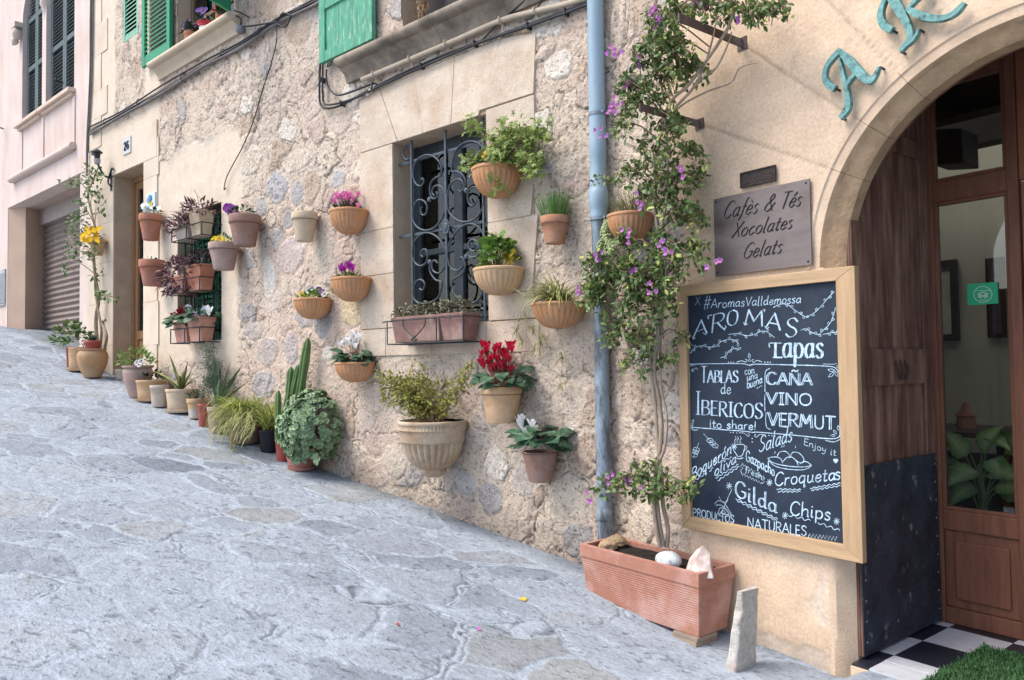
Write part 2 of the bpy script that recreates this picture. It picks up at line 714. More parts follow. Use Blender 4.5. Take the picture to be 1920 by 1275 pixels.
gx = geo_lines([(-200, -60, 20), (-60, -16, 4), (-16, -13.5, .25), (-13.5, -8, .04), (-8, -4, .022), (-4, -2, .012), (-2, 1.7, .0085), (1.7, 3.2, .025), (3.2, 8, .2), (8, 40, 4), (40, 200, 20)])
gy = geo_lines([(-200, -40, 20), (-40, -8, 2), (-8, -4, .25), (-4, -3.2, .03), (-3.2, -.02, .0085), (-.02, .5, .05), (.5, 4, .5), (4, 40, 4), (40, 200, 20)])
X, Y = np.meshgrid(gx, gy, indexing='ij')
hh, cc = pave(X, Y)
near = ((X > -16) & (X < 8) & (Y > -8)).astype(float)
Z = gz(np.clip(X, -60, 60), Y) + hh * near
sR, yR = RC * X + RS * Y, -RS * X + RC * Y            # the paving rises to the cafe threshold
Z = Z + sstep(1.50, 1.66, sR) * (1 - sstep(3.3, 3.6, sR)) * sstep(-.50, -.03, yR) * (1 - sstep(.3, .4, yR)) * (.030 - Z)
Z = Z - .12 * sstep(.45, 1.2, Y)
b = MB()
nx, ny = len(gx), len(gy)
ii, jj = np.meshgrid(np.arange(nx - 1), np.arange(ny - 1), indexing='ij')
q = (ii * ny + jj).reshape(-1)
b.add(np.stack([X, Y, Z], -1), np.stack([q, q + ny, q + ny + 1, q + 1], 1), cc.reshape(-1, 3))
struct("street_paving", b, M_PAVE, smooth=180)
del X, Y, Z, hh, cc


def ground_at(x, y):
    h, _ = pave(np.array([float(x)]), np.array([float(y)]))
    return float(gz(x, y)) + float(h[0])


# ================================================================== WALLS
M_RUB = mat("rubble_masonry", (.5, .4, .3), rough=.9, var=.12, vs=7, bump=1.0, bs=75, attr=True, fine=(55, .15), bump2=.6, bs2=26, amask=.16, pit=(46, .60, .67, .5))
M_ASH = mat("cut_limestone", (.60, .505, .40), rough=.88, var=.13, vs=4.5, bump=.5, bs=80, island=.06, c2=(.49, .365, .26), c2s=2.6, c2t=.56, fine=(70, .09), pit=(60, .64, .70, .35), bump2=.2, bs2=18)
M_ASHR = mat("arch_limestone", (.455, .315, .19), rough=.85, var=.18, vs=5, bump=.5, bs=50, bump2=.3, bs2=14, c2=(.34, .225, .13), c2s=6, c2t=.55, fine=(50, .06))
M_PINK = mat("pink_render", (.64, .535, .485), rough=.9, var=.08, vs=2.5, bump=.3, bs=90, stretch=(1, 1, .4), c2=(.57, .435, .37), c2s=2.2, c2t=.56, fine=(70, .04))
M_DARK = mat("dark_interior", (.012, .012, .014), rough=.9, bump=0)
M_GREYSHUT = mat("grey_green_shutter_paint", (.085, .115, .115), rough=.6, var=.2, vs=14, bump=.1)
M_GREENSHUT = mat("green_shutter_paint", (.02, .25, .12), rough=.5, var=.16, vs=9, bump=.12, bs=90)
M_SAGE = mat("pale_green_frame_paint", (.20, .42, .29), rough=.55, var=.2, vs=9, bump=.12)
M_IRON = mat("wrought_iron", (.030, .036, .042), rough=.5, var=.3, vs=20, bump=.2, metal=.3)
M_IRONB = mat("blue_grey_painted_iron", (.075, .095, .115), rough=.5, var=.25, vs=25, bump=.25, metal=.2)
M_WOOD = mat("brown_door_wood", (.165, .068, .04), rough=.5, var=.28, vs=5, bump=.25, bs=30, stretch=(8, 8, .8))
M_OAK = mat("honey_oak", (.52, .33, .165), rough=.55, var=.24, vs=4, bump=.2, bs=25, stretch=(3, 3, 3), fine=(30, .08))
M_GLASS = glass_mat("window_glass")

GREY, CREAM, PINKS, WHITE, YEL, TAN = (.33, .325, .335), (.63, .535, .42), (.50, .385, .32), (.70, .645, .565), (.62, .50, .31), (.46, .35, .26)
# stones one can pick out in the photograph: pixel centre, half width, half height, colour
MARKED = [(575, 590, 19, 27, GREY), (606, 606, 16, 28, (.27, .275, .29)), (519, 350, 18, 29, (.38, .38, .40)), (556, 362, 12, 20, (.37, .375, .395)), (539, 413, 10, 18, (.33, .33, .34)),
          (633, 335, 13, 17, (.42, .42, .43)), (661, 583, 19, 27, YEL), (600, 470, 24, 40, CREAM), (1043, 125, 26, 28, WHITE), (391, 283, 13, 27, (.37, .365, .375)),
          (365, 290, 12, 26, WHITE), (345, 300, 9, 24, (.38, .375, .38)), (440, 290, 13, 19, (.37, .375, .39)), (490, 388, 13, 17, (.41, .4, .40)), (920, 928, 20, 34, (.30, .295, .31)),
          (870, 905, 24, 26, (.46, .43, .40)), (545, 480, 24, 34, (.52, .44, .41)), (505, 520, 12, 40, WHITE), (470, 300, 20, 24, CREAM), (585, 350, 16, 34, TAN), (555, 300, 26, 20, CREAM),
          (500, 660, 20, 24, (.42, .37, .35)), (545, 655, 14, 30, (.43, .38, .38)), (475, 620, 18, 18, (.45, .40, .37)), (495, 720, 22, 30, (.40, .38, .40)), (640, 760, 16, 40, (.50, .40, .33)),
          (1010, 735, 26, 26, (.52, .43, .36)), (1040, 800, 22, 28, TAN), (890, 830, 30, 20, (.50, .44, .40)), (980, 900, 22, 26, (.47, .42, .39)), (840, 960, 36, 26, (.48, .40, .34)),
          (700, 890, 30, 26, (.50, .40, .32)), (740, 860, 22, 30, CREAM), (1025, 320, 14, 10, (.45, .43, .43)), (1060, 300, 20, 34, CREAM), (1090, 130, 12, 26, TAN), (990, 90, 24, 18, CREAM),
          (640, 230, 20, 22, (.55, .45, .38)), (585, 200, 20, 24, (.57, .46, .38)), (520, 170, 22, 26, (.56, .46, .38)), (460, 150, 20, 30, (.58, .48, .40)), (620, 30, 1, 1, TAN), (560, 60, 22, 24, TAN)]


def rubble(s, z, seed, expo0, marked=()):
    ws = s + .055 * (fbm(s * 4.5, z * 4.5, seed + 20) - .5) * 2 + .022 * (fbm(s * 16, z * 16, seed + 24) - .5) * 2
    wz = z + .055 * (fbm(s * 4.5, z * 4.5, seed + 30) - .5) * 2 + .022 * (fbm(s * 16, z * 16, seed + 34) - .5) * 2
    e, f1, ci, cj = cells(ws, wz, .27, .225, seed, .85, .55)
    h1, h2, h3 = _hash(ci, cj, seed + 5), _hash(ci, cj, seed + 6), _hash(ci, cj, seed + 7)
    ex = sstep(.40, .66, h3 * .55 + fbm(s * .9, z * .9, seed + 40) * .5 + expo0)
    inside = sstep(.12, .18, e + .08 * (fbm(s * 26, z * 26, seed + 44) - .5))
    m = inside * ex
    pal = [CREAM, PINKS, (.56, .46, .375), TAN, (.395, .375, .365), WHITE]
    cut = [0, .26, .45, .66, .80, .90, 1.01]
    c = np.zeros(s.shape + (3,))
    for k, p in enumerate(pal):
        c[(h1 >= cut[k]) & (h1 < cut[k + 1])] = p
    mort = np.array([.60, .495, .395]) * (1 + .20 * (fbm(s * 1.1, z * 1.1, seed + 50) - .5))[..., None]
    tint = sstep(.45, .7, fbm(s * .6 + 3, z * .8, seed + 52))[..., None]
    mort = mort * (1 - .5 * tint) + np.array([.575, .43, .345]) * .5 * tint
    c = mort * (1 - .78 * m[..., None]) + c * .78 * m[..., None]
    d = .011 * m * (.4 + h2) * (1 - .4 * np.clip(f1, 0, 1))
    keep = np.ones(s.shape)
    for k, (px, py, rx, ry, k2) in enumerate(marked):
        p = P(px, py)
        q1, q2 = P(px - rx, py), P(px, py - ry)
        a, b2 = abs(p[0] - q1[0]), abs(q2[2] - p[2])
        r = np.hypot((ws - p[0]) / a, (wz - p[2]) / b2) + .25 * (fbm(s * 6, z * 6, 300 + k) - .5)
        w = 1 - sstep(.92, 1.03, r)
        ring = np.exp(-((r - 1.1) / .12)**2)
        out = 1 - sstep(1.0, 1.5, r)
        c = c * (1 - (.7 * out * (1 - w))[..., None]) + mort * (.7 * out * (1 - w))[..., None]
        c = c * (1 - .74 * w[..., None]) + np.array(k2) * .74 * w[..., None]
        d = d * (1 - out) + .006 * w - .003 * ring
        keep *= 1 - out
    rough = fbm(s * 9, z * 9, seed + 60)
    pit = sstep(.58, .70, fbm(s * 27, z * 27, seed + 64, 3)) * (.35 + .65 * sstep(.42, .6, fbm(s * 1.7, z * 1.7, seed + 66)))
    crk = np.exp(-((e - .105) / .026)**2) * sstep(.46, .54, fbm(s * 2.6, z * 2.6, seed + 68)) * keep * (.25 + .75 * ex)
    rd = fbm(s * 2.6 + 5, z * 2.6, seed + 80, 4)
    crk = np.maximum(crk, .9 * np.exp(-((rd - .5) / .007)**2) * sstep(.46, .56, fbm(s * 1.4, z * 1.4, seed + 84)) * keep)
    d = d + .013 * (rough - .5) + .005 * (fbm(s * 30, z * 30, seed + 72) - .5) - .007 * pit - .013 * crk
    d += .02 * (fbm(s * 1.6, z * 1.6, seed + 76) - .5)
    c = c * (1 - .28 * pit - .58 * crk)[..., None] * (.93 + .14 * rough)[..., None]
    c = np.concatenate([c, np.ones(s.shape + (1,))], -1)
    return d, c


def grid_wall(sl, zl, fn, holes, hole_fn=None):
    sl, zl = np.array(sl), np.array(zl)
    for (a, b2, c, d) in holes:
        for arr, vals in ((sl, (a, b2)), (zl, (c, d))):
            for v in vals:
                if arr[0] < v < arr[-1]:
                    arr[np.argmin(abs(arr - v))] = v
    S, Zz = np.meshgrid(sl, zl, indexing='ij')
    h, c = fn(S, Zz)
    n2 = len(zl)
    i, j = np.meshgrid(np.arange(len(sl) - 1), np.arange(n2 - 1), indexing='ij')
    mS, mZ = (sl[:-1] + sl[1:])[:, None] / 2 + 0 * j, (zl[:-1] + zl[1:])[None] / 2 + 0 * i
    ok = np.ones(i.shape, bool)
    for (a, b2, c0, d0) in holes:
        ok &= ~((mS > a) & (mS < b2) & (mZ > c0) & (mZ < d0))
    if hole_fn is not None:
        ok &= ~hole_fn(mS, mZ)
    q = (i * n2 + j)[ok]
    mb = MB()
    mb.add(np.stack([S, -h, Zz], -1), np.stack([q, q + n2, q + n2 + 1, q + 1], 1), np.concatenate([np.clip(c[..., :3], .02, .9), c[..., 3:]], -1).reshape(-1, 4))
    return mb


def reveal(mb, s0, s1, z0, z1, d, y0=-.004, bottom=True, top=True, sides=(True, True)):
    """lining of an opening, as four slabs behind the wall face"""
    t = .06
    if sides[0]:
        mb.box(s0 - t, s0, y0, d, z0 - t, z1 + t)
    if sides[1]:
        mb.box(s1, s1 + t, y0, d, z0 - t, z1 + t)
    if top:
        mb.box(s0, s1, y0, d, z1, z1 + t)
    if bottom:
        mb.box(s0, s1, y0, d, z0 - t, z0)


# ------------------------------------------------------------------ the long stone house
IW = (-2.19, -1.09, 1.835, 3.405)       # window with the iron grille
GW = (-6.235, -5.165, 1.83, 3.365)      # window with the green grille
DR = (-8.16, -7.175, 1.40, 4.185)       # house door
W1 = (-6.24, -4.86, 5.30, 6.95)         # upper window behind the bright shutters
W2 = (-2.06, -0.90, 4.30, 6.0)          # upper window behind the old shutter
SW = (-7.86, -7.38, 5.95, 7.2)          # small shuttered window

stone_house = Thing("stone_house", "long pale rubble stone house hung with flower pots beside the sloping street", "house", (-4.5, 0, .8))


def house_fn(s, z):
    d, c = rubble(s, z, 200, .05, MARKED)
    c = c[..., :3]
    # smooth rendered stretches: round the green window and the door, and the quoins at the far end
    n = .14 * (fbm(s * 2, z * 2, 230) - .5) * 2
    k = sstep(-6.95, -6.75, s + n * .3) * (1 - sstep(-4.85, -4.70, s + n)) * (1 - sstep(4.0, 4.25, z + n)) * sstep(1.5, 1.62, z + n)
    k = np.maximum(k, 1 - sstep(-8.2, -8.1, s + n * .6) * (1 - sstep(-7.2, -7.1, s)) - sstep(-6.8, -6.7, s))
    k = np.maximum(k, (1 - sstep(-6.85, -6.75, s)) * (1 - sstep(4.75, 4.9, z)))
    k = np.maximum(k, (1 - sstep(-8.55, -8.35, s + n)))
    k = np.clip(k, 0, 1)
    sm = np.array([.635, .535, .420]) * (1 + .12 * (fbm(s * 1.4, z * 1.4, 240) - .5))[..., None]
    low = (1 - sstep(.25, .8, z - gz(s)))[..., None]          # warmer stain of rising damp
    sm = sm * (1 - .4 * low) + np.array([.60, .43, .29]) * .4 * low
    # flat bed under the cut-stone window surround
    u = ((s > -2.62) & (s < -.63) & (z > 1.61) & (z < 3.93)).astype(float)
    kk = np.maximum(k, u)
    d = d * (1 - kk) + kk * .004 * (fbm(s * 8, z * 8, 250) - .5)
    c = c * (1 - k[..., None]) + sm * k[..., None]
    c = c * (1 - u[..., None]) + np.array([.40, .31, .23]) * u[..., None]
    grime_shade = (1 - sstep(.0, .35, z - gz(s) + .25 * (fbm(s * 3, z * 3, 260) - .5)))[..., None]  # wall-foot grime, with contact shade painted into the same darkening
    c = c * (1 - .34 * grime_shade)
    run = sstep(.62, .8, fbm(s * 9, z * .7, 270)) * sstep(3.3, 4.0, z) * (1 - sstep(4.0, 4.5, z)) * (s > -3) * .25
    c *= (1 - run)[..., None]
    return d, np.concatenate([c, (1 - k)[..., None]], -1)


sl = geo_lines([(-9.12, -5, .016), (-5, .06, .0085)])
zl = geo_lines([(-.3, 4.6, .0092), (4.6, 7.6, .02)])
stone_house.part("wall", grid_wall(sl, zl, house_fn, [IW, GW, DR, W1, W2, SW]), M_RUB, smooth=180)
for w_, d_ in ((IW, .34), (GW, .30), (DR, .40), (W1, .35), (W2, .35), (SW, .2)):
    b = MB()
    reveal(b, *w_, d_, y0=.004, bottom=w_ is not DR)
    stone_house.part("window_reveal" if w_ is not DR else "door_reveal", b, mat("reveal_stone", (.46, .35, .25), rough=.9, var=.15, vs=5, bump=.3))
for w in (IW, GW, W1, W2, SW):
    b = MB()
    b.box(w[0] - .4, w[1] + .4, 1.3, 1.34, w[2] - .4, w[3] + .4)
    b.box(w[0] - .46, w[0] - .4, .36, 1.3, w[2] - .4, w[3] + .4)
    b.box(w[1] + .4, w[1] + .46, .36, 1.3, w[2] - .4, w[3] + .4)
    b.box(w[0] - .4, w[1] + .4, .36, 1.3, w[3] + .4, w[3] + .46)
    b.box(w[0] - .4, w[1] + .4, .36, 1.3, w[2] - .46, w[2] - .4)
    stone_house.part("room_shell", b, M_DARK)
b = MB()
b.box(DR[0] - .3, DR[1] + .3, .62, .66, DR[2] - .3, DR[3] + .3)
stone_house.part("hall_shell", b, M_DARK)

# cut-stone surround of the iron window
b = MB()
g = .0018
yf, yb = -.014, .05


def blk(poly):
    cx = sum(p[0] for p in poly) / len(poly)
    cz = sum(p[1] for p in poly) / len(poly)
    jf = random.uniform(-.003, .003)
    b.prism([(x + (g if x < cx else -g), z + (g if z < cz else -g)) for x, z in poly], yf + jf, yb)


L, Rr, T = -2.635, -.62, 3.93
i0, i1 = IW[0], IW[1]
for z0, z1, r in ((1.835, 2.30, -.60), (2.30, 2.69, -.63), (2.69, 3.405, -.60)):
    blk([(L + random.uniform(-.05, .04), z0), (i0, z0), (i0, z1), (L + random.uniform(-.05, .04), z1)])
for z0, z1 in ((1.835, 2.03), (2.03, 2.57), (2.57, 3.12), (3.12, 3.43)):
    blk([(i1, z0), (Rr + random.uniform(-.05, .04), z0), (Rr + random.uniform(-.05, .04), z1), (i1, z1)])
xs_b = [L, -2.36, i0 + .02, -1.86, -1.55, -1.30, i1 - .0, Rr]
xs_t = [L + .05, -2.52, -2.34, -1.94, -1.56, -1.18, -.86, Rr + .05]
xs_b = [L, i0 + .07, -1.80, -1.47, -1.17, Rr]
xs_t = [L, -2.36, -1.90, -1.42, -.93, Rr + .03]
for k in range(5):
    zb0 = 3.405 if xs_b[k] >= i0 - .5 and xs_b[k + 1] <= i1 + .01 else 3.405
    if k == 4:
        blk([(xs_b[k], 3.44), (xs_b[k + 1], 3.44), (xs_t[k + 1], T - .06), (xs_t[k], T)])
    else:
        blk([(xs_b[k], zb0), (xs_b[k + 1], zb0), (xs_t[k + 1], T + .0), (xs_t[k], T - .05 * (k == 0))])
for x0, x1 in ((L - .02, -2.30), (-2.30, -1.72), (-1.72, -1.12), (-1.12, Rr + .02)):
    blk([(x0, 1.597), (x1, 1.597), (x1, 1.83), (x0, 1.83)])
stone_house.part("window_surround", b, M_ASH, bevel=.0025)

# cut stones round the door and at the far corner
b = MB()
z = 1.30
k = 0
while z < 4.1:
    h = random.uniform(.42, .62)
    b.box(DR[1] + .002, -6.775 + .04 * (k % 2), -.016, .05, z, min(z + h, 4.60) - .0025)
    z += h
    k += 1
b.box(DR[0] - .14, -6.78, -.020, .05, 4.19, 4.66)
z, k = 1.25, 0
while z < 4.15:
    h = random.uniform(.42, .6)
    b.box(-9.10, DR[0] - .002, -.012, .05, z, min(z + h, 4.18) - .0025)
    z += h
    k += 1
z = 4.70
while z < 7.4:
    h = random.uniform(.38, .55)
    b.box(-9.10, -8.62 + .22 * (k % 2), -.012, .05, z, z + h - .0025)
    z += h
    k += 1
stone_house.part("corner_stones", b, mat("pale_quoin_stone", (.645, .55, .44), rough=.88, var=.10, vs=3, bump=.28, island=.05, c2=(.58, .44, .32), c2s=1.6, c2t=.6), bevel=.002)

# moulded sills of the two upper windows
for s0, s1, zt, m, lab in ((-6.72, -4.72, 5.33, mat("pale_sill_stone", (.60, .48, .35), var=.12, vs=5, bump=.3), None),
                           (-2.81, -.30, 4.275, mat("weathered_sill_stone", (.34, .275, .21), var=.35, vs=5, bump=.5, c2=(.17, .14, .11), c2s=4, c2t=.5), "weathered grey sill")):
    prof = [(.02, 0), (-.115, 0)]
    for a in np.linspace(90, 270, 9):
        prof.append((-.13 + .04 * math.cos(R(a)), -.04 + .04 * math.sin(R(a))))
    prof += [(-.10, -.085), (-.095, -.10), (-.055, -.125), (-.035, -.165), (-.03, -.20), (.02, -.20)]
    b = MB()
    n = len(prof)
    for x0, x1 in ((s0, (s0 + s1) / 2 - .002), ((s0 + s1) / 2 + .002, s1)):
        V = [(x0, y, zt + z) for y, z in prof] + [(x1, y, zt + z) for y, z in prof]
        b.add(V, [list(range(n))[::-1], list(range(n, 2 * n))] + [[i, (i + 1) % n, (i + 1) % n + n, i + n] for i in range(n)])
    stone_house.part("window_sill", b, m, smooth=40, label=lab)


# ---- shutters
def louvre(th, x0, x1, z0, z1, y0, m, n, fw=.06, t=.035, mid=True, parent=None, rot=None, back=None, name="shutter", gap=.9):
    """louvred shutter: frame as one part, its slats as a sub-part; rot = (hinge x, hinge y, angle)"""
    f, s = MB(), MB()
    f.box(x0, x0 + fw, y0 - t, y0, z0, z1)
    f.box(x1 - fw, x1, y0 - t, y0, z0, z1)
    f.box(x0 + fw, x1 - fw, y0 - t + .002, y0 - .002, z0, z0 + fw * 1.3)
    f.box(x0 + fw, x1 - fw, y0 - t + .002, y0 - .002, z1 - fw, z1)
    zm = (z0 + z1) / 2
    if mid:
        f.box(x0 + fw, x1 - fw, y0 - t + .002, y0 - .002, zm - fw / 2, zm + fw / 2)
    za, zb = z0 + fw * 1.3, z1 - fw
    st = (zb - za) / n
    for k in range(n):
        zc = za + st * (k + .5)
        if mid and abs(zc - zm) < fw / 2:
            continue
        h = st * gap
        s.hexa([(x0 + fw, y0 - t + .004, zc - h / 2), (x1 - fw, y0 - t + .004, zc - h / 2), (x0 + fw, y0 - .004, zc + h / 2 - .008), (x1 - fw, y0 - .004, zc + h / 2 - .008),
                (x0 + fw, y0 - t + .004, zc - h / 2 + .008), (x1 - fw, y0 - t + .004, zc - h / 2 + .008), (x0 + fw, y0 - .004, zc + h / 2), (x1 - fw, y0 - .004, zc + h / 2)])
    if rot:
        for mb in (f, s):
            ca, sa = math.cos(rot[2]), math.sin(rot[2])
            for v in mb.V:
                dx, dy = v[:, 0] - rot[0], v[:, 1] - rot[1]
                v[:, 0], v[:, 1] = rot[0] + ca * dx - sa * dy, rot[1] + sa * dx + ca * dy
    fo = th.part(name, f, m, parent=parent, bevel=.003)
    th.part("slats", s, m, parent=fo)
    return fo


louvre(stone_house, -7.075, -6.275, 5.375, 6.95, -.045, M_GREENSHUT, 24, fw=.085, t=.04, mid=False)
louvre(stone_house, -4.86, -4.06, 5.40, 6.95, -.045, M_GREENSHUT, 24, fw=.085, t=.04, mid=False, rot=(-4.86, -.045, R(-68)))
louvre(stone_house, SW[0], SW[1], SW[2], SW[3], .03, M_SAGE, 20, fw=.055, mid=False)
b = MB()
b.box(SW[0] + .02, SW[1] - .02, .05, .06, SW[2], SW[3])
stone_house.part("shutter_backing", b, mat("night_blue_backing", (.02, .028, .04), bump=0))

# the old boarded shutter, paint flaking
M_OLDGREEN = mat("flaking_turquoise_paint", (.085, .32, .205), rough=.65, var=.28, vs=10, bump=.5, bs=40, c2=(.30, .42, .33), c2s=16, c2t=.60, c2w=.05, stretch=(1.6, 1.6, .45), fine=(50, .12))
x0, x1, z0, z1 = -3.155, -2.365, 4.335, 6.0
b = MB()
y0, y1 = -.085, -.04
b.box(x0, x0 + .09, y0, y1, z0, z1)
b.box(x1 - .10, x1, y0, y1, z0, z1)
b.box(x0 + .09, x1 - .10, y0 + .002, y1, z0, z0 + .10)
b.box(x0 + .09, x1 - .10, y0 + .002, y1, z0 + .49, z0 + .58)
b.box(x0 + .09, x1 - .10, y0 + .002, y1, z0 + 1.1, z0 + 1.2)
old = stone_house.part("shutter", b, M_OLDGREEN, bevel=.004, label="old boarded turquoise shutter with flaking paint")
b = MB()
w = (x1 - x0 - .19) / 3
for k in range(3):
    b.box(x0 + .09 + k * w + .002, x0 + .09 + (k + 1) * w - .002, y0 + .018, y1 - .004, z0 + .1, z1 - .02)
stone_house.part("boards", b, M_OLDGREEN, parent=old)
b = MB()
b.tube(spl([(x1 - .06, -.05, z0 - .01), (x1 - .05, -.08, z0 - .05), (x1 - .02, -.08, z0 - .06), (x1 - .03, -.08, z0 - .03)]), .006, 6)
stone_house.part("shutter_hook", b, M_IRON)
b = MB()
b.tube(spl([(x0 + .1, -.05, z0 - .01), (x0 + .12, -.08, z0 - .06), (x0 + .17, -.08, z0 - .05), (x0 + .14, -.08, z0 - .025)]), .007, 6)
stone_house.part("shutter_hook", b, M_IRON)

# what is inside the upper openings
b = MB()
for k in range(5):
    b.box(W2[0] + .12 + .22 * k, W2[0] + .12 + .22 * k + .214, .16, .20, W2[2], W2[3])
stone_house.part("inner_shutter", b, mat("dark_grey_boards", (.05, .045, .048), rough=.7, var=.35, vs=6, bump=.4, bs=30, stretch=(5, 5, .6)))
b = MB()
b.box(W1[0], W1[0] + .07, .16, .22, W1[2], W1[3])
b.box(W1[1] - .07, W1[1], .16, .22, W1[2], W1[3])
b.box((W1[0] + W1[1]) / 2 - .06, (W1[0] + W1[1]) / 2 + .06, .15, .21, W1[2], W1[3])
for zz in (5.30, 5.72, 6.14, 6.56):
    b.box(W1[0] + .07, W1[1] - .07, .165, .21, zz, zz + .05)
wf = stone_house.part("window_frame", b, mat("old_window_wood", (.16, .10, .07), var=.25, vs=8, bump=.3), bevel=.004)
b = MB()
b.box(W1[0] + .07, W1[1] - .07, .185, .19, W1[2] + .05, W1[3])
stone_house.part("pane", b, M_GLASS, parent=wf)

# ---- iron grille window
xm = (IW[0] + IW[1]) / 2
b = MB()
yw = .25
for xx in (IW[0], xm - .05, IW[1] - .08):
    b.box(xx, xx + (.08 if xx != xm - .05 else .10), yw - .03, yw + .03, IW[2], IW[3])
for zz in (IW[2], 2.45, IW[3] - .10):
    b.box(IW[0] + .08, xm - .05, yw - .025, yw + .025, zz, zz + (.05 if zz == 2.45 else .1))
    b.box(xm + .05, IW[1] - .08, yw - .025, yw + .025, zz, zz + (.05 if zz == 2.45 else .1))
wf = stone_house.part("window_frame", b, mat("dark_window_paint", (.035, .048, .058), rough=.45, var=.3, vs=10, bump=.2), bevel=.005)
b = MB()
b.box(IW[0] + .08, xm - .05, yw, yw + .004, IW[2] + .1, IW[3] - .1)
b.box(xm + .05, IW[1] - .08, yw, yw + .004, IW[2] + .1, IW[3] - .1)
stone_house.part("pane", b, M_GLASS, parent=wf)
b = MB()
for x0, x1, wv in ((IW[0] + .05, IW[0] + .42, .03), (IW[1] - .36, IW[1] - .05, .03)):
    n = 60
    xs = np.linspace(x0, x1, n)
    ys = .36 + wv * np.sin(xs * 95) + .012 * np.sin(xs * 31)
    V = np.concatenate([np.stack([xs, ys, np.full(n, IW[2])], 1), np.stack([xs, ys, np.full(n, IW[3])], 1)])
    i = np.arange(n - 1)
    b.add(V, np.stack([i, i + 1, i + 1 + n, i + n], 1))
stone_house.part("curtain", b, mat("grey_curtain", (.13, .14, .15), rough=.95, bump=.1), smooth=180)
b = MB()
p = P(853, 490, -.9)
b.box(p[0] - .14, p[0] + .14, .88, .9, p[2] - .22, p[2] + .22)
stone_house.part("amber_glow_panel", b, mat("amber_glow_tone", (.55, .25, .05), var=.3, vs=12, bump=.1))  # panel added inside; its amber colour stands in for an orange glow

grille = Thing("window_grille", "blue-grey wrought iron scroll grille over the large cut-stone window", "window grille", ((IW[0] + IW[1]) / 2, .05, IW[2]))
OFF = -.045


def zp(x, y, ox, oy, sc, off, fr='M'):
    return P(ox + x / sc, oy + y / sc, off, fr)


def scr(mb, pts, off=OFF, r=.0085, sc=2.898, ox=600, oy=200, k=6, fr='M', n=6):
    mb.tube(spl([zp(x, y, ox, oy, sc, off, fr) for x, y in pts], k), r, n)


b = MB()
xv = [P(600 + 500 / 2.898, 400, OFF)[0], P(600 + 686 / 2.898, 400, OFF)[0], P(600 + 890 / 2.898, 400, OFF)[0]]
for xx in xv:
    b.box(xx - .010, xx + .010, -OFF - .008, -OFF + .008, IW[2] + .01, IW[3] - .004)
for yy, xl in ((240, 450), (660, 450), (1078, 760)):
    zc = P(600 + 686 / 2.898, 200 + yy / 2.898, OFF)[2]
    b.box(IW[0] - .004, IW[1] + .004, -OFF + .009, -OFF + .019, zc - .011, zc + .011)
b.box(xv[1] + .0, IW[1], -OFF + .009, -OFF + .019, IW[2] + .03, IW[2] + .048)
grille.part("bars", b, M_IRONB, bevel=.002)
SCROLLS = [
    [(548, 400), (557, 390), (564, 406), (550, 430), (528, 425), (511, 397), (506, 350), (520, 300), (560, 268), (605, 265), (645, 295), (662, 340), (655, 375), (630, 385), (605, 410), (597, 450), (605, 490), (625, 500), (640, 480), (632, 462)],
    [(555, 545), (548, 562), (556, 588), (575, 582), (583, 545), (565, 512), (530, 510), (508, 550), (504, 610), (530, 655), (575, 672), (625, 655), (665, 600), (681, 530), (675, 460), (650, 430), (620, 435), (610, 465), (622, 485)],
    [(752, 448), (765, 462), (782, 440), (775, 405), (745, 395), (708, 425), (692, 490), (697, 560), (730, 605), (780, 626), (840, 612), (880, 560), (889, 500), (870, 450), (835, 437), (805, 465), (806, 515), (826, 540), (846, 520), (838, 502)],
    [(783, 452), (792, 410), (775, 370), (745, 352), (718, 350), (722, 290), (745, 230), (790, 195), (840, 190), (878, 215), (890, 260)],
    [(560, 818), (548, 804), (555, 780), (576, 776), (586, 805), (575, 850), (545, 865), (515, 845), (502, 800), (510, 740), (545, 697), (590, 686), (640, 710), (675, 760), (686, 820), (672, 880), (645, 905), (615, 890), (608, 850), (625, 835), (640, 850)],
    [(602, 842), (597, 890), (625, 938), (660, 955), (655, 1010), (635, 1045), (590, 1066), (540, 1068), (510, 1040), (506, 1000), (520, 955), (548, 940), (570, 962), (560, 995), (540, 990)],
    [(838, 760), (850, 745), (858, 765), (838, 786), (812, 770), (810, 740), (830, 722), (855, 738), (868, 780), (850, 815), (815, 815), (800, 790)],
    [(800, 822), (830, 824), (865, 805), (890, 750), (886, 690), (850, 645), (800, 638), (745, 675), (705, 740), (693, 810), (710, 870), (745, 890), (775, 870), (785, 840), (770, 818), (755, 830)],
    [(778, 825), (790, 865), (770, 910), (720, 945), (725, 1000), (760, 1050), (810, 1070), (860, 1050), (885, 1000), (889, 940), (868, 912), (840, 912), (828, 935), (842, 958), (856, 940)],
    [(495, 250), (488, 222), (473, 212), (458, 225), (450, 250), (458, 278), (473, 288), (489, 278), (496, 250)],
    [(905, 1140), (895, 1110), (880, 1095), (868, 1115), (880, 1140)],
]
for k, pts in enumerate(SCROLLS):
    b = MB()
    scr(b, pts, off=OFF - .003 * (k % 2) + .004)
    grille.part("scroll", b, M_IRONB, smooth=60)
b = MB()
c = P(600 + 685 / 2.898, 200 + 655 / 2.898, OFF + .02)
for k in range(14):
    a = k * 2 * math.pi / 14
    b.blob((c[0] + .034 * math.cos(a), c[1], c[2] + .052 * math.sin(a)), (.012, .01, .014), n=5, m=8, amp=0)
b.blob((c[0], c[1], c[2]), (.028, .016, .045), n=8, m=12, amp=0)
for x, y in ((595, 505), (795, 455), (597, 845), (795, 815)):
    q = zp(x, y, 600, 200, 2.898, OFF + .005)
    b.blob(q, (.024, .016, .024), n=6, m=10, amp=.1)
grille.part("rosette", b, M_IRONB, smooth=50)

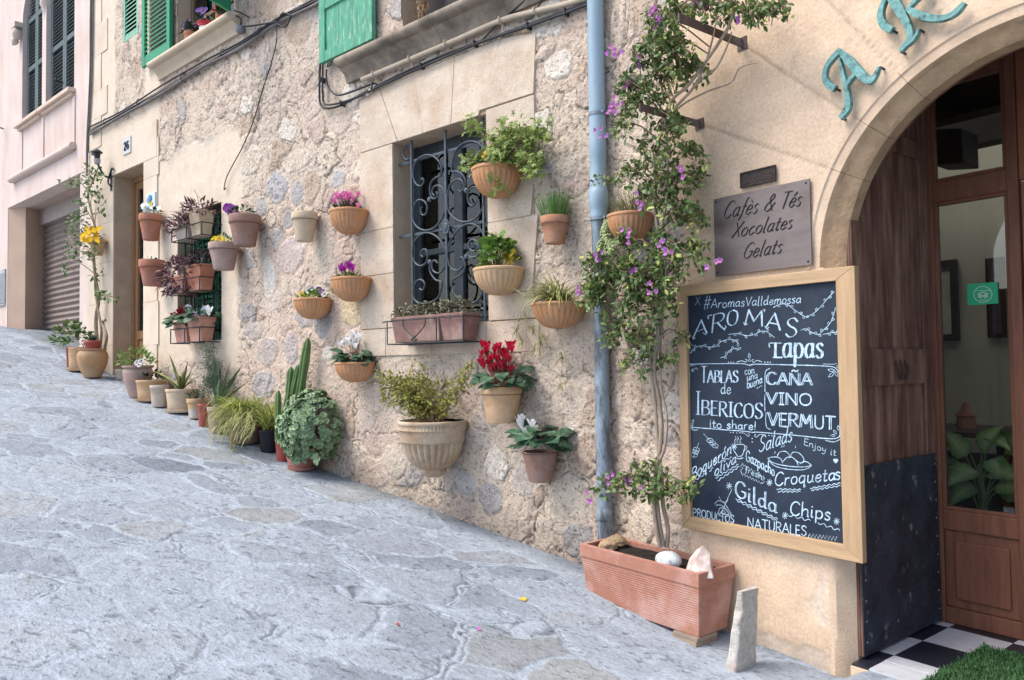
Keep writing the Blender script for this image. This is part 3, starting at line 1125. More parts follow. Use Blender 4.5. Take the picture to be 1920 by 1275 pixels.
# ---- green grille window
M_GRNSH = mat("deep_green_louvre_paint", (.012, .115, .062), rough=.45, var=.2, vs=9, bump=.15)
louvre(stone_house, GW[0] + .02, (GW[0] + GW[1]) / 2 - .003, GW[2], GW[3], .25, M_GRNSH, 22, fw=.06, mid=True)
louvre(stone_house, (GW[0] + GW[1]) / 2 + .003, GW[1] - .002, GW[2], GW[3], .25, M_GRNSH, 22, fw=.06, mid=True)
ggr = Thing("window_grille", "dark green scrolled iron grille in front of green louvred shutters", "window grille", ((GW[0] + GW[1]) / 2, .06, GW[2]))
M_GIRON = mat("green_black_iron", (.022, .05, .04), rough=.5, var=.2, bump=.15)
b = MB()
for k in range(5):
    xx = GW[0] + .06 + (GW[1] - GW[0] - .12) * k / 4
    b.box(xx - .008, xx + .008, .052, .068, GW[2] + .01, GW[3] - .01)
for zz in (GW[2] + .12, 2.6, GW[3] - .14):
    b.box(GW[0], GW[1], .069, .078, zz - .01, zz + .01)
ggr.part("bars", b, M_GIRON)


def spiral(cx, cz, r, a0, turns, y, n=26):
    t = np.linspace(0, 1, n)
    a = a0 + turns * 2 * np.pi * t
    rr = r * (1 - .82 * t)
    return np.stack([cx + rr * np.cos(a), np.full(n, y), cz + rr * np.sin(a)], 1)


for row in range(5):
    for k in range(4):
        xx = GW[0] + .06 + (GW[1] - GW[0] - .12) * (k + .5) / 4
        zz = GW[2] + .24 + row * .29
        sg = 1 if (row + k) % 2 else -1
        a1 = spiral(xx + .02 * sg, zz + .06, .075, R(-90), 1.4 * sg, .06)[::-1]
        a2 = spiral(xx - .02 * sg, zz - .09, .075, R(90), 1.4 * sg, .06)
        b = MB()
        b.tube(np.concatenate([a1, a2]), .006, 5)
        ggr.part("scroll", b, M_GIRON, smooth=60)

# ---- house door
M_DOORW = mat("light_brown_door_wood", (.33, .185, .095), rough=.5, var=.2, vs=5, bump=.2, bs=30, stretch=(6, 6, .7))
b = MB()
y0, y1 = .26, .32
for x0, x1, z0, z1 in ((DR[0], DR[0] + .06, 1.4, DR[3]), (DR[1] - .06, DR[1], 1.4, DR[3]), (DR[0] + .06, DR[1] - .06, DR[3] - .07, DR[3])):
    b.box(x0, x1, y0 - .03, y1, z0, z1)
xm = (DR[0] + DR[1]) / 2
for x0, x1 in ((DR[0] + .06, xm - .002), (xm + .002, DR[1] - .06)):
    b.box(x0, x0 + .07, y0, y1, 1.4, DR[3] - .07)
    b.box(x1 - .07, x1, y0, y1, 1.4, DR[3] - .07)
    for z0, z1 in ((1.42, 1.56), (1.93, 2.05), (DR[3] - .17, DR[3] - .07)):
        b.box(x0 + .07, x1 - .07, y0 + .002, y1 - .002, z0, z1)
    b.box(x0 + .10, x1 - .10, y0 + .012, y1 - .004, 1.60, 1.89)
    b.box(x0 + .07, x1 - .07, y0 + .025, y1 - .01, 1.56, 1.93)
dr = stone_house.part("house_door", b, M_DOORW, bevel=.005)
b = MB()
for x0, x1 in ((DR[0] + .13, xm - .072), (xm + .072, DR[1] - .13)):
    b.box(x0, x1, .30, .304, 2.05, DR[3] - .17)
stone_house.part("pane", b, M_GLASS, parent=dr)
b = MB()
for x0, x1 in ((DR[0] + .13, xm - .072), (xm + .072, DR[1] - .13)):
    n = 40
    xs = np.linspace(x0, x1, n)
    for za, zb in ((2.05, 2.9), (2.9, DR[3] - .17)):
        V = np.concatenate([np.stack([xs, .36 + .02 * np.sin(xs * 120), np.full(n, za)], 1), np.stack([xs, .36 + .02 * np.sin(xs * 120), np.full(n, zb)], 1)])
        i = np.arange(n - 1)
        b.add(V, np.stack([i, i + 1, i + 1 + n, i + n], 1))
stone_house.part("curtain", b, mat("blue_grey_door_curtain", (.15, .16, .20), rough=.95, bump=.1), smooth=180, parent=dr)
b = MB()
for x0, x1 in ((DR[0] + .13, xm - .072), (xm + .072, DR[1] - .13)):
    xc = (x0 + x1) / 2
    for k in range(6):
        zc = 2.2 + k * .31
        for sg in (1, -1):
            b.tube(spl([(xc, .285, zc - .15), (xc + sg * .09, .285, zc), (xc, .285, zc + .15)], 6), .006, 5)
    b.box(x0 + .03, x0 + .042, .28, .292, 2.05, DR[3] - .17)
    b.box(x1 - .042, x1 - .03, .28, .292, 2.05, DR[3] - .17)
stone_house.part("door_grille", b, M_IRON, parent=dr)
b = MB()
b.box(DR[0] - .05, DR[1] + .05, -.06, .34, 1.30, 1.40)
stone_house.part("doorstep", b, M_ASH, bevel=.01)
# ================================================================== THE PINK HOUSE
pink = Thing("pink_house", "pale pink rendered house with grey louvred arched windows above a roller garage door", "house", (-11.5, 0, 2.1))
GA = (-12.98, -9.45, 1.7, 4.462)
PW = [(-12.22, -11.19, 5.80, 7.62), (-11.0, -9.72, 5.80, 7.62)]
xL = -22.0
aa = P(47.5, 500, -.20)
bb2 = P(77, 500, -.55)
b = MB()
T = .25
ZT = 9.0


def wallbox(x0, x1, z0, z1):
    b.box(x0, x1, .006, T, z0, z1)


wallbox(xL, GA[0], -1, 5.80)
wallbox(GA[1], -9.105, -1, 4.462)
wallbox(GA[0], -9.105, 4.462, 5.80)
wallbox(xL, PW[0][0], 5.80, ZT)
wallbox(PW[0][1], PW[1][0], 5.80, 7.62)
wallbox(PW[1][1], -9.105, 5.80, ZT)
# arched heads over the two lights
for (x0, x1, z0, z1) in PW:
    xc, r = (x0 + x1) / 2, (x1 - x0) / 2
    a = np.linspace(np.pi, 0, 17)
    for k in range(16):
        xa, xb = xc + r * math.cos(a[k]), xc + r * math.cos(a[k + 1])
        za, zb = z1 + r * math.sin(a[k]), z1 + r * math.sin(a[k + 1])
        b.hexa([(xa, .006, za), (xb, .006, zb), (xa, T, za), (xb, T, zb), (xa, .006, ZT), (xb, .006, ZT), (xa, T, ZT), (xb, T, ZT)])
wallbox(PW[0][1], PW[1][0], 7.62, ZT)
pw = pink.part("wall", b, M_PINK)
# garage recess: splayed jamb, inner jamb, soffit, right side
b = MB()
z0, z1 = 1.5, 4.462
b.hexa([(GA[0] - .1, .02, z0), (GA[0], .012, z0), (aa[0] - .1, .28, z0), (aa[0], .20, z0), (GA[0] - .1, .02, z1), (GA[0], .012, z1), (aa[0] - .1, .28, z1), (aa[0], .20, z1)])
pink.part("garage_splay", b, mat("ochre_pink_render", (.56, .40, .30), rough=.9, var=.08, vs=3, bump=.2))
b = MB()
b.hexa([(aa[0] - .12, .21, z0), (aa[0], .202, z0), (bb2[0] - .12, .75, z0), (bb2[0], .75, z0), (aa[0] - .12, .21, z1), (aa[0], .202, z1), (bb2[0] - .12, .75, z1), (bb2[0], .75, z1)])
pink.part("garage_jamb", b, mat("ochre_pink_render", (.56, .40, .30)))
b = MB()
b.box(GA[1], GA[1] + .2, T, .75, z0, z1)
pink.part("garage_jamb", b, mat("ochre_pink_render", (.56, .40, .30), rough=.9, var=.08, vs=3, bump=.2))
b = MB()
b.box(GA[0] - .3, GA[1] + .2, T, 1.3, 4.463, 4.6)
pink.part("garage_soffit", b, mat("soffit_render", (.50, .37, .30), rough=.9, var=.08, vs=3, bump=.2))
b = MB()
xa, xb = bb2[0], GA[1] + .02
n = 60
zz = np.linspace(1.75, 4.18, n * 6)
ph = (zz - 1.75) / .1 % 1
yy = .55 + .018 * np.cos(ph * 2 * np.pi)
V = np.concatenate([np.stack([np.full(len(zz), xa), yy, zz], 1), np.stack([np.full(len(zz), xb), yy, zz], 1)])
i = np.arange(len(zz) - 1)
m = len(zz)
b.add(V, np.stack([i, i + m, i + m + 1, i + 1], 1))
gd = pink.part("garage_door", b, mat("brown_roller_door", (.25, .20, .175), rough=.55, var=.15, vs=3, bump=.1, metal=.1), smooth=60)
b = MB()
b.box(xa - .02, xb, .46, .66, 4.18, 4.461)
pink.part("roller_housing", b, mat("roller_housing_grey", (.36, .30, .27), rough=.6, var=.15, bump=.1), parent=gd)
b = MB()
b.box(xa, xb, .52, .58, 1.70, 1.78)
pink.part("bottom_rail", b, mat("brown_roller_door", (.2, .15, .13)), parent=gd)
# ledge and sills
b = MB()
b.tube([(-12.66, -.04, 4.905), (-9.62, -.04, 4.905)], .055, 10)
b.box(-12.60, -9.68, -.03, .0, 4.84, 4.95)
pink.part("ledge", b, mat("ledge_render", (.60, .48, .41), var=.1, bump=.2), smooth=40)
for (x0, x1, z0, z1) in PW:
    b = MB()
    b.box(x0 - .10, x1 + .06, -.10, .20, z0 - .06, z0)
    b.box(x0 - .06, x1 + .03, -.05, .20, z0 - .11, z0 - .061)
    pink.part("window_sill", b, mat("pink_sill_stone", (.62, .48, .38), var=.1, bump=.25), bevel=.008)
b = MB()
for k, (xx, w) in enumerate(((-12.2, .02), (-11.10, .02), (-9.70, .02))):
    b.box(xx - .05, xx + .05, -.012, .01, 4.95, 5.68)
pink.part("panel_bands", b, M_PINK, bevel=.004)
# column between the lights, with a capital
b = MB()
b.lathe([(.085, 5.80), (.085, 5.86), (.06, 5.90), (.055, 7.30), (.065, 7.34), (.06, 7.37), (.10, 7.52), (.12, 7.56), (.12, 7.62)], 16, (-11.095, .06, 0))
pink.part("column", b, mat("column_stone", (.60, .50, .42), var=.12, bump=.25), smooth=50)
b = MB()
b.blob((-12.30, -.06, 7.42), (.10, .09, .10), 5, 8, 10, .35, 2)
b.box(-12.42, -12.20, -.12, .006, 7.52, 7.60)
b.blob((-12.36, -.07, 7.30), (.06, .06, .08), 8, 8, 10, .35, 2)
pink.part("bracket", b, mat("column_stone", (.6, .5, .42)), smooth=60)
# arched louvred shutters, two leaves in each light
for (x0, x1, z0, z1) in PW:
    xc, r = (x0 + x1) / 2, (x1 - x0) / 2
    for lo, hi, sg in ((x0 + .01, xc - .003, -1), (xc + .003, x1 - .01, 1)):
        f, s = MB(), MB()
        ya, yb = .075, .115
        fw = .075
        for xx in (lo, hi - fw):
            xm = xx + fw / 2
            zt = z1 + math.sqrt(max(.0004, r * r - (max(abs(xm - xc) - fw / 2, 0) + (fw if (xx == lo) == (sg < 0) else 0))**2))
            f.box(xx, xx + fw, ya, yb, z0, zt)
        f.box(lo + fw, hi - fw, ya + .002, yb - .002, z0, z0 + .12)
        f.box(lo + fw, hi - fw, ya + .002, yb - .002, 6.72, 6.80)
        f.box(lo + fw, hi - fw, ya + .002, yb - .002, 7.58, 7.66)
        zc = z0 + .15
        while zc < z1 + r - .1:
            half = math.sqrt(max(0, r * r - max(0, zc - z1)**2))
            a, c = max(lo + fw, xc - half), min(hi - fw, xc + half)
            if c - a > .03 and not (6.70 < zc < 6.81) and not (7.56 < zc < 7.67):
                s.hexa([(a, ya + .004, zc - .022), (c, ya + .004, zc - .022), (a, yb - .004, zc + .012), (c, yb - .004, zc + .012),
                        (a, ya + .004, zc - .012), (c, ya + .004, zc - .012), (a, yb - .004, zc + .022), (c, yb - .004, zc + .022)])
            zc += .058
        fo = pink.part("shutter", f, M_GREYSHUT, bevel=.003)
        pink.part("slats", s, M_GREYSHUT, parent=fo)
b = MB()
b.box(-12.4, -9.5, .13, .16, 5.6, 8.9)
pink.part("shutter_backing", b, mat("night_blue_backing", (.02, .028, .04), bump=0))
# small iron stays and a grated vent
for px, py in ((6, 243), (118, 158)):
    b = MB()
    p = P(px, py, .0)
    b.tube(spl([(p[0], 0, p[2] + .02), (p[0] + .12, -.14, p[2]), (p[0] + .22, -.16, p[2] - .01)]), .012, 6)
    b.tube(spl([(p[0] + .20, -.16, p[2] - .05), (p[0] + .23, -.16, p[2] + .05)]), .012, 6)
    pink.part("shutter_stay", b, M_IRON)
b = MB()
va, vb = P(-14, 512), P(10.5, 572)
b.box(va[0], vb[0], -.02, .01, vb[2], va[2])
for k in range(14):
    zz = vb[2] + (va[2] - vb[2]) * (k + 1) / 16
    b.box(va[0] + .05, vb[0] - .05, -.03, -.02, zz, zz + .012)
pink.part("vent_grating", b, mat("grey_metal_vent", (.36, .36, .38), rough=.5, bump=.1, var=.15))

# ================================================================== THE CAFE FRONT (its own, slightly turned wall)
AC, AZ, RO, RI = 2.404, 1.965, 1.0, .845
cafe = Thing("cafe_building", "sandy limestone cafe front with a moulded stone arch doorway at the right", "building", (2.4, 0, 0), 'R')
xl, xr, D0, D1, FZ = AC - .875, AC + .875, .16, .96, .040
JOINTS = [((1460, 129), (1630, 238)), ((1558, 8), (1697, 151)), ((1758, 24), (1791, 86)), ((1312, 233), (1562, 318)), ((1392, 82), (1460, 129)), ((1500, 411), (1536, 414)), ((1480, -60), (1558, 8)),
          ((1700, -90), (1758, 24)), ((1196, 205), (1312, 233))]
JOINTS = [(P(*a, fr='R'), P(*c, fr='R')) for a, c in JOINTS]


def cafe_fn(s, z):
    d, c = rubble(s, z, 500, .06)
    c = c[..., :3]
    n = .1 * (fbm(s * 2.4, z * 2.4, 530) - .5) * 2
    k = sstep(.54, .66, s + n * .7 + .10 * sstep(2.2, 3.2, z))
    sm = np.array([.645, .485, .345]) * (1 + .14 * (fbm(s * 1.3, z * 1.3, 540) - .5))[..., None]
    ros = sstep(.45, .7, fbm(s * 1.1 + 7, z * 1.1, 545))[..., None]
    sm = sm * (1 - .45 * ros) + np.array([.655, .515, .39]) * .45 * ros
    # rough base of the pier, plaster worn off
    base = (1 - sstep(.28, .55, z + n * 2)) * sstep(.55, .66, s)
    worn = sstep(.48, .6, fbm(s * 4, z * 4, 550)) * base
    sm = sm * (1 - .3 * base[..., None]) + np.array([.60, .45, .31]) * .3 * base[..., None]
    sm = sm * (1 - .5 * worn[..., None]) + np.array([.62, .55, .47]) * .5 * worn[..., None]
    sp = sstep(.66, .74, fbm(s * 11, z * 11, 555)) * sstep(2.3, 2.6, z) * .25
    ds = .004 * (fbm(s * 7, z * 7, 560) - .5) - .006 * worn - .003 * sp
    for a, b2 in JOINTS:
        vx, vz = b2[0] - a[0], b2[2] - a[2]
        L2 = vx * vx + vz * vz
        t = np.clip(((s - a[0]) * vx + (z - a[2]) * vz) / L2, 0, 1)
        dist = np.hypot(s - a[0] - t * vx, z - a[2] - t * vz) + .006 * (fbm(s * 20, z * 20, 565) - .5)
        jn = np.exp(-(dist / .0055)**2)
        ds = ds - .006 * jn
        sm = sm * (1 - .36 * jn[..., None])
    sm *= (1 - .3 * sp)[..., None]
    d = d * (1 - k) + ds * k
    c = c * (1 - k[..., None]) + sm * k[..., None]
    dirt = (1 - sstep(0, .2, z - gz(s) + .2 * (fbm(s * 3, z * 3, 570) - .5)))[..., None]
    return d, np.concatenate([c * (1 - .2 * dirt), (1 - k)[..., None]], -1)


def arch_hole(s, z):
    r = np.hypot(s - AC, z - AZ)
    return ((z > AZ) & (r < RO + .0)) | ((z <= AZ) & (abs(s - AC) < .926))


sl = geo_lines([(-.02, 1.7, .0105), (1.7, 3.4, .02), (3.4, 7.0, .1)])
zl = geo_lines([(-.9, -.25, .05), (-.25, 3.6, .0115), (3.6, 6.0, .08)])
cafe.part("wall", grid_wall(sl, zl, cafe_fn, [], arch_hole), M_RUB, smooth=180)

# moulded arch ring, swept along jamb - arch - jamb in voussoir lengths
PROF = [(1.012, .012), (1.012, -.006), (.992, -.006), (.984, .002), (.945, .006), (.932, .018), (.925, .030), (.905, .044), (.882, .060), (.862, .070), (RI, .085), (RI, .16), (1.012, .16)]


PROF_B = [p for p in PROF if p[0] >= .945 and p[1] < .1] + [(.945, .16), (1.012, .16)]
PROF_C = [(.945, .0065)] + [p for p in PROF if p[0] < .945] [:-1] + [(RI, .16), (.944, .16)]


def ring(mb, path, prof):
    V = []
    for kind, v in path:
        for r, y in prof:
            if r < .93 and y < .1:
                y = y + .012 * (fbm(np.array([v * (9 if kind == 'a' else 6)]), np.array([r * 40]), 600)[0] - .5)
            if kind == 'a':
                r = r + .028 * math.sin(v) * max(0, .945 - r) / .1
                V.append((AC + r * math.cos(v), y, AZ + r * math.sin(v)))
            else:
                V.append((AC + (-r if kind == 'l' else r), y, v))
    n = len(prof)
    m = len(path)
    F = [[k * n + i, k * n + (i + 1) % n, (k + 1) * n + (i + 1) % n, (k + 1) * n + i] for k in range(m - 1) for i in range(n)]
    F += [list(range(n))[::-1], [(m - 1) * n + i for i in range(n)]]
    mb.add(V, F)


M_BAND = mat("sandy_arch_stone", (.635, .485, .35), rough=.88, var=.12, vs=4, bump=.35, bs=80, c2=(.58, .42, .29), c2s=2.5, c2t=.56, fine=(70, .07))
PROF_J = [(.938, .03), (.938, -.0025), (.918, -.0025), (.905, .006), (.875, .045), (RI, .085), (RI, .16), (.938, .16)]
edges = [180, 157, 134, 110.5, 86, 62, 40, 20, 0]
for _i, _j in ((1, 3), (2, 0), (3, 1)):
    edges[_i] = 180 - math.degrees(math.atan2(JOINTS[_j][1][2] - AZ, AC - JOINTS[_j][1][0]))
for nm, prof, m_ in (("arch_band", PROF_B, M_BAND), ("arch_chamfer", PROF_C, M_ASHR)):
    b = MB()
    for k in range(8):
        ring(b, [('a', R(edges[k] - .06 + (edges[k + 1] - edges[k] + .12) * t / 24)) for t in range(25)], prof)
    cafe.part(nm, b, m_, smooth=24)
for sd_ in 'lr':
    b = MB()
    ring(b, [(sd_, -.2 + (AZ + .2) * t / 40) for t in range(41)], PROF_J)
    cafe.part("jamb_stone", b, M_BAND, smooth=24)
b = MB()
b.box(AC - RI + .006, AC + RI - .006, -.002, .0115, -.15, FZ - .012)
cafe.part("threshold_edge", b, M_BAND)
# recess behind the arch
b = MB()
b.box(xl - .3, xl, D0 + .001, 1.02, -.3, 3.35)
b.box(xr, xr + .3, D0 + .001, 1.02, -.3, 3.35)
b.box(xl, xr, D0 + .001, 1.02, 3.12, 3.35)
cafe.part("doorway_recess", b, mat("brown_recess_plaster", (.16, .10, .07), var=.2, bump=.2))
# wall over the arch behind the face, so that no sky shows through the recess
b = MB()
for k in range(24):
    a0, a1 = math.pi * k / 24, math.pi * (k + 1) / 24
    b.hexa([(AC + .895 * math.cos(a0), .161, AZ + .895 * math.sin(a0)), (AC + .895 * math.cos(a1), .161, AZ + .895 * math.sin(a1)), (AC + .895 * math.cos(a0), .23, AZ + .895 * math.sin(a0)), (AC + .895 * math.cos(a1), .23, AZ + .895 * math.sin(a1)),
            (AC + .91 * math.cos(a0), .161, 3.13), (AC + .91 * math.cos(a1), .161, 3.13), (AC + .91 * math.cos(a0), .23, 3.13), (AC + .91 * math.cos(a1), .23, 3.13)])
cafe.part("arch_backing", b, mat("brown_recess_plaster", (.16, .1, .07)))

# open leaf of the old street door, lying along the left reveal, lower half sheathed black
M_OLDW = mat("worn_dark_brown_door", (.115, .056, .042), rough=.6, var=.45, vs=4, bump=.35, bs=30, stretch=(6, 6, .8), c2=(.30, .18, .125), c2s=1.8, c2t=.54, c2w=.14, fine=(40, .15))
M_BLACK = mat("scuffed_black_sheet", (.026, .036, .052), rough=.5, var=.6, vs=7, bump=.7, bs=24, c2=(.20, .20, .21), c2s=11, c2t=.64, c2w=.04, fine=(45, .25))
sx, sy0, sy1 = 1.577, .088, .945
b = MB()
lt = 3.0
b.box(sx - .04, sx - .004, sy0, sy1, FZ + .012, lt)
for y0, y1 in ((sy0, sy0 + .11), (sy1 - .10, sy1)):
    b.box(sx - .0035, sx + .008, y0, y1, FZ + .012, lt)
for z0, z1 in ((1.37, 1.56), (2.62, 2.72)):
    b.box(sx - .0035, sx + .013, sy0 + .11, sy1 - .10, z0, z1)
ym = (sy0 + sy1) / 2
dl = cafe.part("door_leaf", b, M_OLDW, bevel=.004, label="old brown door leaf folded open with a black lower half")
b = MB()
b.box(sx + .0085, sx + .012, sy0 + .002, sy1 - .002, FZ + .014, .978)
cafe.part("kick_plate", b, M_BLACK, parent=dl)
b = MB()
for k in range(9):
    for yy in (sy0 + .03, sy1 - .03):
        b.blob((sx + .013, yy, .12 + k * .1), (.004, .006, .006), n=5, m=8, amp=0)
cafe.part("nails", b, mat("dull_nail", (.2, .2, .2), bump=0), parent=dl)
b = MB()
for yy in (.52, .57):
    b.tube(spl([(sx + .012, yy - .02, 1.50), (sx + .03, yy - .036, 1.45), (sx + .026, yy, 1.40), (sx + .03, yy + .036, 1.45), (sx + .012, yy + .02, 1.50)]), .006, 8)
cafe.part("door_knocker", b, mat("rusty_brown_iron", (.06, .035, .028), rough=.6, bump=.2), parent=dl, smooth=60)

# inner glazed door: fixed stile, transom, door leaf
b = MB()
yd, yt = .955, 1.0
zA, zB = 2.385, 2.50
sL, sR = xl, xr
q = lambda x, y: P(x, y, -.95, 'R')
x1 = q(1887, 340)[0]
b.box(sL, 1.605, yd, yt, FZ, 3.12)
b.box(1.605, x1, yd, yt, zA, zB)
b.box(x1, x1 + .055, yd - .012, yt, FZ, 3.12)
b.box(1.605, x1, yd, yt, 3.05, 3.12)
b.box(1.605, x1, yd, yt, .555, .665)
b.box(1.605, x1, yd, yt, FZ, .13)
b.box(1.605, x1, yd + .015, yt - .01, .13, .555)
b.box(1.66, x1 - .05, yd + .002, yt - .005, .18, .50)
gf = cafe.part("glazed_door_frame", b, M_WOOD, bevel=.006)
b = MB()
for a, c, z0, z1 in ((1.605, x1, .665, zA), (1.605, x1, zB, 3.05)):
    for u0, u1, v0, v1 in ((a, a + .02, z0, z1), (c - .02, c, z0, z1), (a + .02, c - .02, z0, z0 + .02), (a + .02, c - .02, z1 - .02, z1)):
        b.box(u0, u1, yd + .008, yt - .004, v0, v1)
cafe.part("glazing_bead", b, M_WOOD, parent=gf, bevel=.003)
b = MB()
b.box(1.61, x1 - .005, .974, .978, .67, zA)
b.box(1.61, x1 - .005, .974, .978, zB, 3.045)
cafe.part("pane", b, M_GLASS, parent=gf)
# door leaf to the right of the post
b = MB()
a = x1 + .06
c = a + .72
b.box(a, a + .095, yd + .004, yt, FZ + .01, 2.42)
b.box(c - .095, c, yd + .004, yt, FZ + .01, 2.42)
for z0, z1 in ((FZ + .01, .16), (.55, .68), (2.31, 2.42)):
    b.box(a + .095, c - .095, yd + .006, yt - .002, z0, z1)
b.box(a + .095, c - .095, yd + .02, yt - .01, .16, .55)
b.box(c, sR, yd, yt, FZ, 3.12)
b.box(x1 + .055, sR, yd, yt, 2.43, 3.12)
cd2 = cafe.part("entrance_door", b, mat("reddish_door_wood", (.26, .10, .055), rough=.45, var=.25, vs=5, bump=.2, bs=30, stretch=(8, 8, .8)), bevel=.006)
b = MB()
b.box(a + .09, c - .09, .974, .978, .68, 2.31)
cafe.part("pane", b, M_GLASS, parent=cd2)

# room behind
b = MB()
b.box(-.4, -.3, 1.02, 4.6, -.3, 3.6)
b.box(5.0, 5.1, 1.02, 4.6, -.3, 3.6)
b.box(-.4, 5.1, 4.6, 4.7, -.3, 3.6)
b.box(-.3, xl - .3, 1.02, 1.10, -.3, 3.6)
b.box(xr + .3, 5.0, 1.02, 1.10, -.3, 3.6)
b.box(xl - .3, xr + .3, 1.02, 1.10, 3.12, 3.6)
cafe.part("inner_wall", b, mat("cream_inner_plaster", (.38, .355, .28), rough=.9, var=.06, vs=2, bump=.1))
b = MB()
b.box(-.3, 5.0, 1.02, 4.6, -.05, .03)
cafe.part("inner_floor", b, mat("brown_inner_floor", (.16, .10, .07), rough=.5, var=.15, bump=.1))
b = MB()
for k in range(2):
    b.box(-.3, 5.0, 1.30 + k * .75, 1.45 + k * .75, 2.95, 3.2)
cafe.part("ceiling_beam", b, mat("black_beam", (.02, .017, .016), rough=.7, var=.3, bump=.3))
b = MB()
b.box(-.3, 5.0, 1.11, 1.75, 3.201, 3.25)  # ceiling cut short; the open rest lets skylight into the room
cafe.part("ceiling", b, mat("grey_ceiling", (.72, .70, .64), bump=.1))

# chequered threshold floor
def floor_at(px, py):
    d = ray(px, py)
    return toR(CAM + d * ((FZ - CAM[2]) / d[2]))


TLX, TLY = -1.34, -.57
def checker_mat():
    m = bpy.data.materials.new("black_and_white_tiles")
    m.use_nodes = True
    t = m.node_tree
    pb = t.nodes["Principled BSDF"]
    pb.inputs["Roughness"].default_value = .35
    tc = t.nodes.new("ShaderNodeTexCoord")
    mp = t.nodes.new("ShaderNodeMapping")
    ch = t.nodes.new("ShaderNodeTexChecker")
    br = t.nodes.new("ShaderNodeTexNoise")
    br.inputs["Scale"].default_value = 14
    mx = t.nodes.new("ShaderNodeMix")
    mx.data_type = 'RGBA'
    mx.blend_type = 'MULTIPLY'
    mx.inputs[0].default_value = .35
    ch.inputs["Scale"].default_value = 1.0 / .31
    ch.inputs["Color1"].default_value = (.62, .64, .68, 1)
    ch.inputs["Color2"].default_value = (.018, .022, .035, 1)
    mp.inputs["Location"].default_value = (TILE[0], TILE[1], .05)
    t.links.new(tc.outputs["Object"], mp.inputs[0])
    t.links.new(mp.outputs[0], ch.inputs["Vector"])
    t.links.new(mp.outputs[0], br.inputs["Vector"])
    t.links.new(ch.outputs[0], mx.inputs[6])
    t.links.new(br.outputs[0], mx.inputs[7])
    t.links.new(mx.outputs[2], pb.inputs["Base Color"])
    return m


TILE = (TLX, TLY)
b = MB()
b.box(xl + .001, xr - .001, .161, .953, -.15, FZ)
b.box(AC - RI + .006, AC + RI - .006, .012, .1605, -.15, FZ - .002)
fl = b.mesh("threshold_floor")
fl.materials.append(checker_mat())
o = bpy.data.objects.new("threshold_floor", fl)
col.objects.link(o)
o.matrix_world = MR
o["kind"] = "structure"
# ================================================================== POTS AND PLANTS
def terra(name, c, **k):
    a = dict(rough=.85, var=.18, vs=9, bump=.35, bs=110, c2=tuple(min(1, .74 * v + .09) for v in c), c2s=7, c2t=.57, c2w=.12, fine=(60, .09))
    a.update(k)
    return mat(name, c, **a)


T_RED = terra("terracotta_red", (.42, .17, .105))
T_ORANGE = terra("terracotta_orange", (.52, .255, .115))
T_TAN = terra("terracotta_tan", (.55, .36, .20))
T_BEIGE = terra("terracotta_beige", (.56, .44, .30))
T_BROWN = terra("terracotta_brown", (.285, .165, .125))
T_LILAC = terra("terracotta_lilac_grey", (.38, .265, .225))
T_GREY = terra("pale_grey_clay", (.52, .44, .36))
T_URN = terra("weathered_stone_clay", (.50, .40, .29), c2=(.36, .22, .13), c2s=5, c2t=.55)
T_JAR = terra("ochre_jar_clay", (.44, .27, .14))
P_RED = mat("red_plastic_pot", (.36, .085, .07), rough=.5, var=.12, bump=.08)
P_BLACK = mat("black_plastic_pot", (.016, .02, .028), rough=.45, var=.25, bump=.08)
P_TERRA = mat("terracotta_plastic", (.50, .235, .16), rough=.55, var=.12, vs=7, bump=.1, c2=(.56, .31, .24), c2s=4, fine=(50, .05))
SOIL = mat("dark_soil", (.022, .017, .014), rough=.95, var=.5, vs=40, bump=1.0, bs=60)
DRYSOIL = mat("dry_soil", (.12, .085, .06), rough=.95, var=.4, vs=40, bump=.8, bs=60)
PETAL = mat("flower_petals", (.5, .5, .5), rough=.6, var=.08, vs=60, bump=0, attr=True, trans=.25, island=.12)
G_MID = mat("leaf_mid_green", (.075, .145, .035), rough=.5, var=.2, vs=30, bump=.1, island=.38, trans=.18)
G_FRESH = mat("leaf_fresh_green", (.13, .24, .045), rough=.5, var=.2, vs=30, bump=.1, island=.35, trans=.2)
G_DARK = mat("leaf_dark_green", (.032, .070, .032), rough=.45, var=.2, vs=30, bump=.1, island=.35, trans=.12)
G_YEL = mat("leaf_yellow_green", (.35, .39, .11), rough=.55, var=.2, vs=30, bump=.1, island=.35, trans=.2)
G_STRAW = mat("leaf_pale_straw_green", (.36, .37, .15), rough=.55, var=.2, vs=30, bump=.1, island=.35, trans=.2)
G_BLUE = mat("leaf_blue_green", (.22, .32, .175), rough=.5, var=.2, vs=30, bump=.1, island=.28, trans=.1)
G_FERN = mat("fern_grey_green", (.085, .125, .085), rough=.6, var=.2, vs=30, bump=0, island=.35, trans=.15)
G_PURPLE = mat("tradescantia_purple", (.15, .075, .085), rough=.5, var=.3, vs=30, bump=.05, island=.5, trans=.12)
G_CACT = mat("cactus_green", (.11, .185, .06), rough=.5, var=.25, vs=9, bump=.15, bs=60)
G_CYC = mat("cyclamen_leaf", (.04, .09, .05), rough=.45, var=.15, vs=40, bump=.1, attr=True, island=.25, trans=.08)
G_SEDUM = mat("sedum_grey_red", (.21, .20, .13), rough=.6, var=.3, vs=30, bump=.05, island=.45, trans=.1)
G_BURRO = mat("burro_tail_green", (.38, .45, .22), rough=.55, var=.15, bump=0, island=.2)
DRYTWIG = mat("dry_twig", (.20, .135, .085), rough=.9, var=.3, vs=20, bump=.3)
STEM = mat("green_stem", (.12, .15, .06), rough=.7, var=.2, bump=0)
FLW_STEM = mat("reddish_stem", (.20, .08, .06), rough=.7, var=.2, bump=0)
RNG = np.random.default_rng(5)
U = RNG.uniform


